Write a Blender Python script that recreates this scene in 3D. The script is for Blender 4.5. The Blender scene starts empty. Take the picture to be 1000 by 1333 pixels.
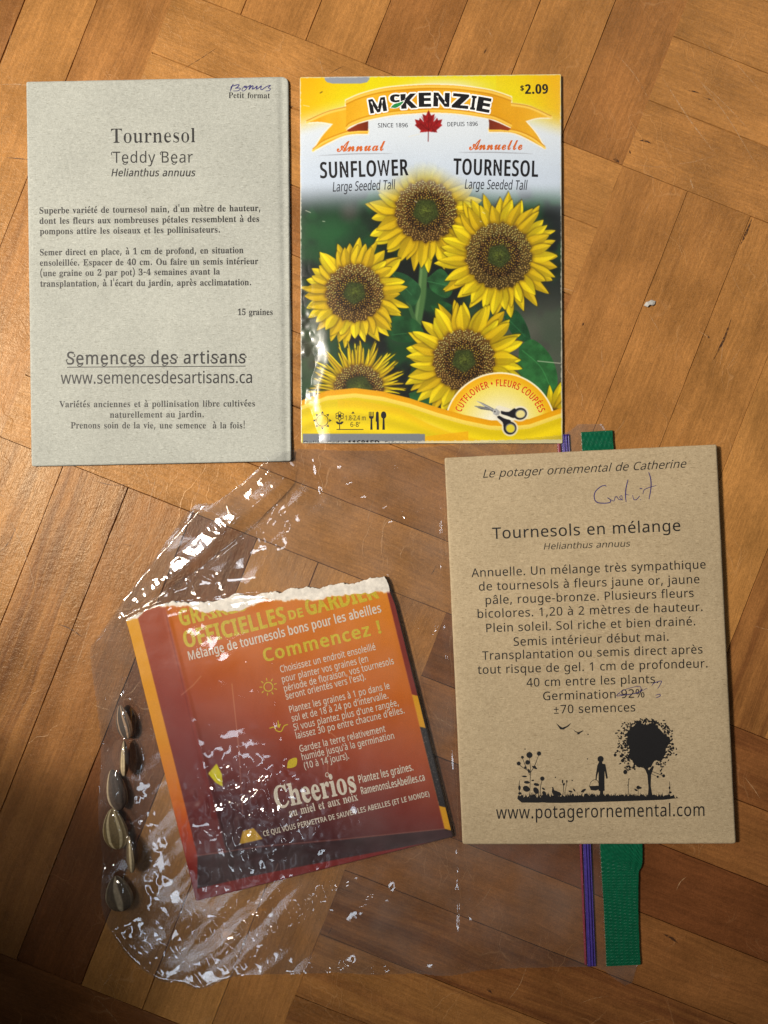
import bpy, math, random
import numpy as np
from mathutils import Vector
from mathutils.geometry import delaunay_2d_cdt

# ------------------------------------------------------------------ camera, light, exposure
PX = 0.000244           # metres of floor per photograph pixel
CAM_H = 0.25            # the phone is held a quarter metre over the floor
sc = bpy.context.scene
cam = bpy.data.cameras.new('camera')
cam.sensor_fit = 'VERTICAL'
cam.angle = 2 * math.atan(1333 * PX / 2 / CAM_H)
cam.clip_start, cam.clip_end = 0.01, 20
cam_o = bpy.data.objects.new('camera', cam)
sc.collection.objects.link(cam_o)
cam_o.location = (0, 0, CAM_H)
sc.camera = cam_o

world = bpy.data.worlds.new('World')
sc.world = world
world.use_nodes = True
bg = world.node_tree.nodes['Background']
bg.inputs[0].default_value = (1.0, 0.90, 0.78, 1)
bg.inputs[1].default_value = 0.022

def aim(o, target):
    d = Vector(target) - Vector(o.location)
    o.rotation_euler = d.to_track_quat('-Z', 'Y').to_euler()

def lamp(name, kind, loc, target, power, col, size, cone=None, blend=1.0):
    l = bpy.data.lights.new(name, kind)
    l.energy = power
    l.color = col
    if kind == 'AREA':
        l.shape = 'DISK' if not isinstance(size, tuple) else 'RECTANGLE'
        if isinstance(size, tuple):
            l.size, l.size_y = size
        else:
            l.size = size
    else:
        l.shadow_soft_size = size
        l.spot_size = cone
        l.spot_blend = blend
    o = bpy.data.objects.new(name, l)
    sc.collection.objects.link(o)
    o.location = loc
    aim(o, target)
    return o

lamp('floor_lamp', 'SPOT', (-0.62, 0.12, 0.74), (0.015, 0.085, 0), 56, (1.0, 0.91, 0.80), 0.065, math.radians(36), 1.0)
lamp('fold_glint_light', 'AREA', (-0.63, 0.33, 0.88), (-0.056, -0.006, 0), 2.2, (1.0, 0.90, 0.74), 0.18)  # added light, aimed to make the bag's diagonal fold glint
lamp('window_light', 'AREA', (-0.42, -0.86, 1.6), (-0.42, -0.859, 0), 1.0, (0.76, 0.88, 1.0), (0.12, 0.46))
lamp('film_glint_light', 'AREA', (-0.46, 0.09, 1.6), (-0.46, 0.091, 0), 0.75, (0.90, 0.94, 1.0), (0.11, 0.22))  # added light, placed for glints on the upper part of the film
lamp('fill_light', 'AREA', (0.95, 1.15, 1.7), (0, 0.1, 0), 2.4, (0.92, 0.96, 1.0), 0.5)  # soft fill added from the upper right

sc.view_settings.view_transform = 'Standard'
sc.view_settings.look = 'None'
sc.view_settings.exposure = 0
sc.view_settings.gamma = 1
sc.view_settings.use_curve_mapping = False
sc.cycles.caustics_reflective = False
sc.cycles.caustics_refractive = False
sc.cycles.transparent_max_bounces = 24
sc.cycles.use_denoising = True

# ------------------------------------------------------------------ helpers
rng = np.random.default_rng(7)
random.seed(5)
OFF = {}

def W(x, y, z):
    """photograph pixel + height above the floor -> point in the room"""
    x, y, z = np.broadcast_arrays(np.asarray(x, float), np.asarray(y, float), np.asarray(z, float))
    k = PX * (CAM_H - z) / CAM_H
    return np.stack([(x - 500) * k, (666.5 - y) * k, z], -1)

def link(name, me, mats=(), parent=None):
    o = bpy.data.objects.new(name, me)
    sc.collection.objects.link(o)
    for m in mats:
        me.materials.append(m)
    if parent is not None:
        o.parent = parent
        OFF[o] = OFF[parent]
    return o

def tag(o, label=None, cat=None, group=None, kind=None):
    if label: o['label'] = label
    if cat: o['category'] = cat
    if group: o['group'] = group
    if kind: o['kind'] = kind
    return o

def thing(name, label, cat, px, z=0.0, group=None):
    o = bpy.data.objects.new(name, None)
    sc.collection.objects.link(o)
    p = W(px[0], px[1], z)
    o.location = p
    o.empty_display_size = 0.01
    OFF[o] = np.array(p)
    return tag(o, label, cat, group)

def mesh_obj(name, co, quads, mats, parent=None, color=None, smooth=True, mi=None, origin=None):
    """co (n,3) world points; quads: (m,k) array or list of faces"""
    co = np.asarray(co, float)
    if parent is not None:
        co = co - OFF[parent]
    elif origin is not None:
        co = co - np.asarray(origin)
    me = bpy.data.meshes.new(name)
    if isinstance(quads, np.ndarray):
        k = quads.shape[1]
        me.vertices.add(len(co)); me.vertices.foreach_set('co', co.astype(np.float32).ravel())
        me.loops.add(quads.size); me.loops.foreach_set('vertex_index', quads.astype(np.int32).ravel())
        me.polygons.add(len(quads)); me.polygons.foreach_set('loop_start', np.arange(0, quads.size, k, dtype=np.int32))
        me.update(calc_edges=True)
    else:
        me.from_pydata([tuple(p) for p in co], [], quads)
    if smooth:
        me.polygons.foreach_set('use_smooth', np.ones(len(me.polygons), bool))
    if mi is not None:
        me.polygons.foreach_set('material_index', np.asarray(mi, np.int32))
    if color is not None:
        a = me.color_attributes.new('paint', 'FLOAT_COLOR', 'POINT')
        c = np.ones((len(co), 4), np.float32); c[:, :3] = color
        a.data.foreach_set('color', c.ravel())
    me.update()
    o = link(name, me, mats if isinstance(mats, (list, tuple)) else [mats], parent)
    if parent is None and origin is not None:
        o.location = origin
        OFF[o] = np.asarray(origin)
    elif parent is None:
        OFF[o] = np.zeros(3)
    return o

def sm(a, b, x):
    t = np.clip((x - a) / (b - a), 0, 1)
    return t * t * (3 - 2 * t)

_tab = rng.random((256, 256))
def vnoise(x, y, seed=0):
    x = x + seed * 17.31; y = y + seed * 9.77
    xi = np.floor(x).astype(int); yi = np.floor(y).astype(int)
    fx = x - xi; fy = y - yi
    fx = fx * fx * (3 - 2 * fx); fy = fy * fy * (3 - 2 * fy)
    g = lambda i, j: _tab[(i + seed * 31) % 256, j % 256]
    return (g(xi, yi) * (1 - fx) + g(xi + 1, yi) * fx) * (1 - fy) + (g(xi, yi + 1) * (1 - fx) + g(xi + 1, yi + 1) * fx) * fy

def fbm(x, y, seed=0, oct=4):
    s = 0; a = 1.0; t = 0
    for i in range(oct):
        s = s + a * vnoise(x * 2 ** i, y * 2 ** i, seed + i); t += a; a *= 0.5
    return s / t

def lin(c):
    c = np.asarray(c, float) / 255.0
    return np.where(c <= 0.04045, c / 12.92, ((c + 0.055) / 1.055) ** 2.4)

def inside(x, y, poly):
    r = np.zeros(np.shape(x), bool)
    n = len(poly)
    for i in range(n):
        x0, y0 = poly[i]; x1, y1 = poly[(i + 1) % n]
        if y0 == y1: continue
        c = (y0 > y) != (y1 > y)
        r ^= c & (x < (x1 - x0) * (y - y0) / (y1 - y0) + x0)
    return r

def seg_dist(x, y, pts):
    """distance to a polyline and signed side"""
    d = np.full(np.shape(x), 1e9); s = np.zeros(np.shape(x)); tt = np.zeros(np.shape(x))
    n = len(pts) - 1
    for i in range(n):
        (x0, y0), (x1, y1) = pts[i], pts[i + 1]
        vx, vy = x1 - x0, y1 - y0
        L = vx * vx + vy * vy
        t = np.clip(((x - x0) * vx + (y - y0) * vy) / L, 0, 1)
        ex, ey = x - x0 - t * vx, y - y0 - t * vy
        dd = np.hypot(ex, ey)
        m = dd < d
        d = np.where(m, dd, d); s = np.where(m, np.sign(vx * ey - vy * ex), s); tt = np.where(m, (i + t) / n, tt)
    return d, s, tt

def spline(pts, n=8):
    P = [np.array(p, float) for p in pts]
    P = [2 * P[0] - P[1]] + P + [2 * P[-1] - P[-2]]
    out = []
    for i in range(1, len(P) - 2):
        for k in range(n):
            t = k / n
            out.append(0.5 * (2 * P[i] + (P[i + 1] - P[i - 1]) * t + (2 * P[i - 1] - 5 * P[i] + 4 * P[i + 1] - P[i + 2]) * t * t
                              + (3 * P[i] - P[i - 1] - 3 * P[i + 1] + P[i + 2]) * t ** 3))
    out.append(P[-2])
    return [tuple(p) for p in out]

def fill(contours):
    """triangles of a flat shape given by closed outlines (even-odd)"""
    V = np.concatenate([np.asarray(c, float) for c in contours]); E = []; k = 0
    for c in contours:
        n = len(c); E += [(k + i, k + (i + 1) % n) for i in range(n)]; k += n
    r = delaunay_2d_cdt([Vector((x, y)) for x, y in V], E, [], 1, 1e-7)
    P = np.array([(v.x, v.y) for v in r[0]]); T = [tuple(f) for f in r[2]]
    if not T: return P, []
    c = np.array([P[list(f)].mean(0) for f in T])
    ok = np.zeros(len(T), bool)
    for q in contours: ok ^= inside(c[:, 0], c[:, 1], [tuple(v) for v in q])
    return P, [f for f, o in zip(T, ok) if o]

# ------------------------------------------------------------------ node helper
class NT:
    def __init__(s, name):
        s.m = bpy.data.materials.new(name); s.m.use_nodes = True
        s.t = s.m.node_tree; s.p = s.t.nodes['Principled BSDF']; s.out = s.t.nodes['Material Output']
    def n(s, kind, **kw):
        nd = s.t.nodes.new('ShaderNode' + kind)
        for k, v in kw.items():
            if k.startswith('i_'):
                key = k[2:]
                key = int(key) if key.isdigit() else key.replace('_', ' ')
                sock = nd.inputs[key]
                if isinstance(v, bpy.types.NodeSocket): s.t.links.new(v, sock)
                else: sock.default_value = v
            else: setattr(nd, k, v)
        return nd
    def l(s, a, b): s.t.links.new(a, b)
    def math(s, op, a, b=0.0, c=None):
        nd = s.t.nodes.new('ShaderNodeMath'); nd.operation = op
        for i, v in enumerate((a, b) if c is None else (a, b, c)):
            if isinstance(v, bpy.types.NodeSocket): s.t.links.new(v, nd.inputs[i])
            else: nd.inputs[i].default_value = v
        return nd.outputs[0]
    def ramp(s, fac, stops):
        nd = s.t.nodes.new('ShaderNodeValToRGB'); e = nd.color_ramp.elements
        while len(e) < len(stops): e.new(0.5)
        for el, (p, c) in zip(e, stops):
            el.position = p; el.color = (c[0], c[1], c[2], 1) if not np.isscalar(c) else (c, c, c, 1)
        s.t.links.new(fac, nd.inputs[0]); return nd.outputs[0]
    def mix(s, fac, a, b, mode='MIX'):
        nd = s.t.nodes.new('ShaderNodeMix'); nd.data_type = 'RGBA'; nd.blend_type = mode
        for i, v in ((0, fac), (6, a), (7, b)):
            if isinstance(v, bpy.types.NodeSocket): s.t.links.new(v, nd.inputs[i])
            else: nd.inputs[i].default_value = v if i == 0 else (*v, 1)
        return nd.outputs[2]
    def set(s, **kw):
        for k, v in kw.items():
            sock = s.p.inputs[k.replace('_', ' ')]
            if isinstance(v, bpy.types.NodeSocket): s.t.links.new(v, sock)
            elif isinstance(v, tuple) and len(v) == 3: sock.default_value = (*v, 1)
            else: sock.default_value = v
        return s.m

def ink(name, srgb, rough=0.6, gain=1.0):
    t = NT(name)
    co = t.n('TexCoord').outputs['Object']
    nz = t.n('TexNoise', i_Vector=co, i_Scale=2600.0, i_Detail=2.0).outputs['Fac']
    c = lin(srgb) * gain
    k = t.ramp(nz, [(0.3, 0.85), (0.7, 1.2)])
    col = t.mix(1.0, tuple(c), k, 'MULTIPLY')
    return t.set(Base_Color=col, Roughness=rough)

def wood_material():
    t = NT('floor_wood')
    uv = t.n('UVMap', uv_map='grain').outputs[0]
    at = t.n('Attribute', attribute_name='plank')
    sp = t.n('SeparateColor', i_0=at.outputs['Color'])
    tone, hue, streak = sp.outputs[0], sp.outputs[1], sp.outputs[2]
    def mapped(sx, sy, off=0.0):
        return t.n('Mapping', i_Vector=uv, i_Scale=(sx, sy, 1), i_Location=(off, off * 1.7, 0)).outputs[0]
    # soft wander of the grain
    wob = t.n('TexNoise', i_Vector=mapped(22, 60), i_Scale=1.0, i_Detail=3.0).outputs['Color']
    wv = t.n('VectorMath', operation='MULTIPLY_ADD', i_0=wob, i_1=(0.004, 0.006, 0), i_2=uv).outputs[0]
    def m2(sx, sy, off=0.0):
        return t.n('Mapping', i_Vector=wv, i_Scale=(sx, sy, 1), i_Location=(off, off * 1.7, 0)).outputs[0]
    s1 = t.n('TexNoise', i_Vector=m2(9, 260), i_Scale=1.0, i_Detail=5.0, i_Roughness=0.6).outputs['Fac']
    s2 = t.n('TexNoise', i_Vector=m2(26, 1300, 3.0), i_Scale=1.0, i_Detail=4.0, i_Roughness=0.65).outputs['Fac']
    s3 = t.n('TexNoise', i_Vector=m2(160, 5200, 5.0), i_Scale=1.0, i_Detail=2.0).outputs['Fac']
    blot = t.n('TexNoise', i_Vector=m2(45, 70, 8.0), i_Scale=1.0, i_Detail=4.0, i_Roughness=0.55).outputs['Fac']
    ray = t.n('TexNoise', i_Vector=m2(480, 900, 11.0), i_Scale=1.0, i_Detail=2.0, i_Roughness=0.6).outputs['Fac']
    light = t.mix(hue, (0.435, 0.207, 0.058), (0.365, 0.158, 0.047))
    dark = t.mix(hue, (0.19, 0.070, 0.022), (0.15, 0.050, 0.017))
    base = t.mix(tone, light, dark)
    # dark heartwood streaks on streaky planks
    hs = t.ramp(s1, [(0.44, 0.0), (0.62, 1.0)])
    hs = t.math('MULTIPLY', hs, streak)
    base = t.mix(hs, base, (0.125, 0.043, 0.015))
    f2 = t.ramp(s2, [(0.30, 0.85), (0.70, 1.12)])
    f3 = t.ramp(s3, [(0.28, 0.86), (0.5, 1.0), (0.75, 1.08)])
    fb = t.ramp(blot, [(0.28, 0.72), (0.72, 1.22)])
    fr = t.ramp(ray, [(0.30, 0.90), (0.70, 1.10)])
    for f in (f2, f3, fb, fr):
        base = t.mix(1.0, base, f, 'MULTIPLY')
    # fine light scuffs in the varnish, running any way
    obj = t.n('TexCoord').outputs['Object']
    dn = t.n('TexNoise', i_Vector=obj, i_Scale=45.0, i_Detail=3.0).outputs['Color']
    dv = t.n('VectorMath', operation='MULTIPLY_ADD', i_0=dn, i_1=(0.03, 0.03, 0), i_2=obj).outputs[0]
    def cracks(scale, w, rot, off):
        mp = t.n('Mapping', i_Vector=dv, i_Rotation=(0, 0, rot), i_Scale=(1, 0.32, 1), i_Location=(off, off, 0)).outputs[0]
        v = t.n('TexVoronoi', feature='DISTANCE_TO_EDGE', voronoi_dimensions='2D', i_Vector=mp, i_Scale=scale).outputs['Distance']
        return t.ramp(v, [(0.0, 1.0), (w, 0.0)])
    msk = t.ramp(t.n('TexNoise', i_Vector=obj, i_Scale=38.0, i_Detail=3.0).outputs['Fac'], [(0.50, 0.0), (0.62, 1.0)])
    c1 = t.math('MULTIPLY', cracks(70.0, 0.016, 0.5, 0.3), msk)
    c2 = t.math('MULTIPLY', cracks(120.0, 0.018, 1.9, 0.9), msk)
    scr = t.math('MAXIMUM', c1, c2)
    mott = t.n('TexNoise', i_Vector=obj, i_Scale=1900.0, i_Detail=3.0, i_Roughness=0.7).outputs['Fac']
    base = t.mix(1.0, base, t.ramp(mott, [(0.3, 0.84), (0.7, 1.14)]), 'MULTIPLY')
    base = t.mix(t.math('MULTIPLY', scr, 0.20), base, (0.62, 0.36, 0.17))
    grime = t.n('TexNoise', i_Vector=obj, i_Scale=900.0, i_Detail=3.0).outputs['Fac']
    base = t.mix(t.ramp(grime, [(0.66, 0.0), (0.74, 0.35)]), base, (0.10, 0.04, 0.015))
    # bump
    orange = t.n('TexNoise', i_Vector=obj, i_Scale=520.0, i_Detail=4.0, i_Roughness=0.6).outputs['Fac']
    hgt = t.math('ADD', t.math('MULTIPLY', orange, 0.8), t.math('MULTIPLY', scr, 0.30))
    hgt = t.math('ADD', hgt, t.math('MULTIPLY', s3, 0.40))
    grit = t.n('TexNoise', i_Vector=obj, i_Scale=1500.0, i_Detail=3.0, i_Roughness=0.6).outputs['Fac']
    hgt = t.math('ADD', hgt, t.math('MULTIPLY', grit, 0.42))
    b = t.n('Bump', i_Strength=0.55, i_Distance=0.0003, i_Height=hgt)
    rough = t.ramp(blot, [(0.3, 0.27), (0.7, 0.40)])
    return t.set(Base_Color=base, Roughness=rough, Normal=b.outputs[0], Specular_IOR_Level=0.36, Specular_Tint=(1.0, 0.80, 0.55))

def kraft_material(name, c0, c1, speck):
    t = NT(name)
    co = t.n('TexCoord').outputs['Object']
    cloud = t.n('TexNoise', i_Vector=co, i_Scale=800.0, i_Detail=5.0, i_Roughness=0.7).outputs['Fac']
    col = t.mix(t.ramp(cloud, [(0.25, 0.0), (0.75, 1.0)]), c0, c1)
    big = t.n('TexNoise', i_Vector=co, i_Scale=42.0, i_Detail=2.0).outputs['Fac']
    col = t.mix(1.0, col, t.ramp(big, [(0.3, 0.93), (0.7, 1.05)]), 'MULTIPLY')
    fine = t.n('TexNoise', i_Vector=co, i_Scale=2600.0, i_Detail=3.0).outputs['Fac']
    col = t.mix(1.0, col, t.ramp(fine, [(0.3, 0.87), (0.7, 1.10)]), 'MULTIPLY')
    # short fibres: stretched noises at two angles
    for ang, off in ((0.5, 0.0), (2.1, 4.0), (1.2, 9.0)):
        mp = t.n('Mapping', i_Vector=co, i_Rotation=(0, 0, ang), i_Scale=(520, 3300, 1), i_Location=(off, off, 0)).outputs[0]
        f = t.n('TexNoise', i_Vector=mp, i_Scale=1.0, i_Detail=1.0).outputs['Fac']
        col = t.mix(t.ramp(f, [(0.665, 0.0), (0.74, 0.5)]), col, speck)
        col = t.mix(t.ramp(f, [(0.26, 0.3), (0.33, 0.0)]), col, tuple(min(1, v * 1.5) for v in c1))
    h = t.math('ADD', cloud, t.math('MULTIPLY', fine, 0.5))
    b = t.n('Bump', i_Strength=0.25, i_Distance=0.0002, i_Height=h)
    return t.set(Base_Color=col, Roughness=0.85, Normal=b.outputs[0], Specular_IOR_Level=0.2)

def print_material(name, rough, bump=0.05, coat=0.0, spec=0.5):
    t = NT(name)
    at = t.n('Attribute', attribute_name='paint').outputs['Color']
    co = t.n('TexCoord').outputs['Object']
    nz = t.n('TexNoise', i_Vector=co, i_Scale=700.0, i_Detail=3.0).outputs['Fac']
    grain = t.n('TexNoise', i_Vector=co, i_Scale=3600.0, i_Detail=1.0).outputs['Fac']
    col = t.mix(1.0, at, t.ramp(grain, [(0.3, 0.93), (0.7, 1.06)]), 'MULTIPLY')
    b = t.n('Bump', i_Strength=bump, i_Distance=0.0003, i_Height=nz)
    return t.set(Base_Color=col, Roughness=rough, Normal=b.outputs[0], Coat_Weight=coat, Coat_Roughness=0.12, Specular_IOR_Level=spec)

def film_material(name, tint, haze, ior, rough):
    t = NT(name)
    co = t.n('TexCoord').outputs['Object']
    nz = t.n('TexNoise', i_Vector=co, i_Scale=380.0, i_Detail=4.0, i_Roughness=0.6).outputs['Fac']
    b = t.n('Bump', i_Strength=0.045, i_Distance=0.0003, i_Height=nz)
    geo = t.n('NewGeometry')
    dt = t.math('ABSOLUTE', t.n('VectorMath', operation='DOT_PRODUCT', i_0=geo.outputs['Incoming'], i_1=b.outputs[0]).outputs['Value'])
    fr = t.math('MULTIPLY_ADD', t.math('POWER', t.math('SUBTRACT', 1.0, dt), 5.0), 1.0 - ior, ior)   # same from both sides
    tr = t.n('BsdfTransparent', i_Color=(*tint, 1))
    df = t.n('BsdfDiffuse', i_Color=(0.85, 0.86, 0.88, 1))
    gl = t.n('BsdfGlossy', i_Color=(1, 1, 1, 1), i_Roughness=rough, i_Normal=b.outputs[0])
    hz = t.ramp(t.n('TexNoise', i_Vector=co, i_Scale=60.0, i_Detail=3.0).outputs['Fac'], [(0.35, haze * 0.4), (0.7, haze * 1.5)])
    m1 = t.n('MixShader', i_0=hz, i_1=tr.outputs[0], i_2=df.outputs[0])
    m2 = t.n('MixShader', i_0=fr, i_1=m1.outputs[0], i_2=gl.outputs[0])
    t.l(m2.outputs[0], t.out.inputs['Surface'])
    t.t.nodes.remove(t.p)
    return t.m

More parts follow.
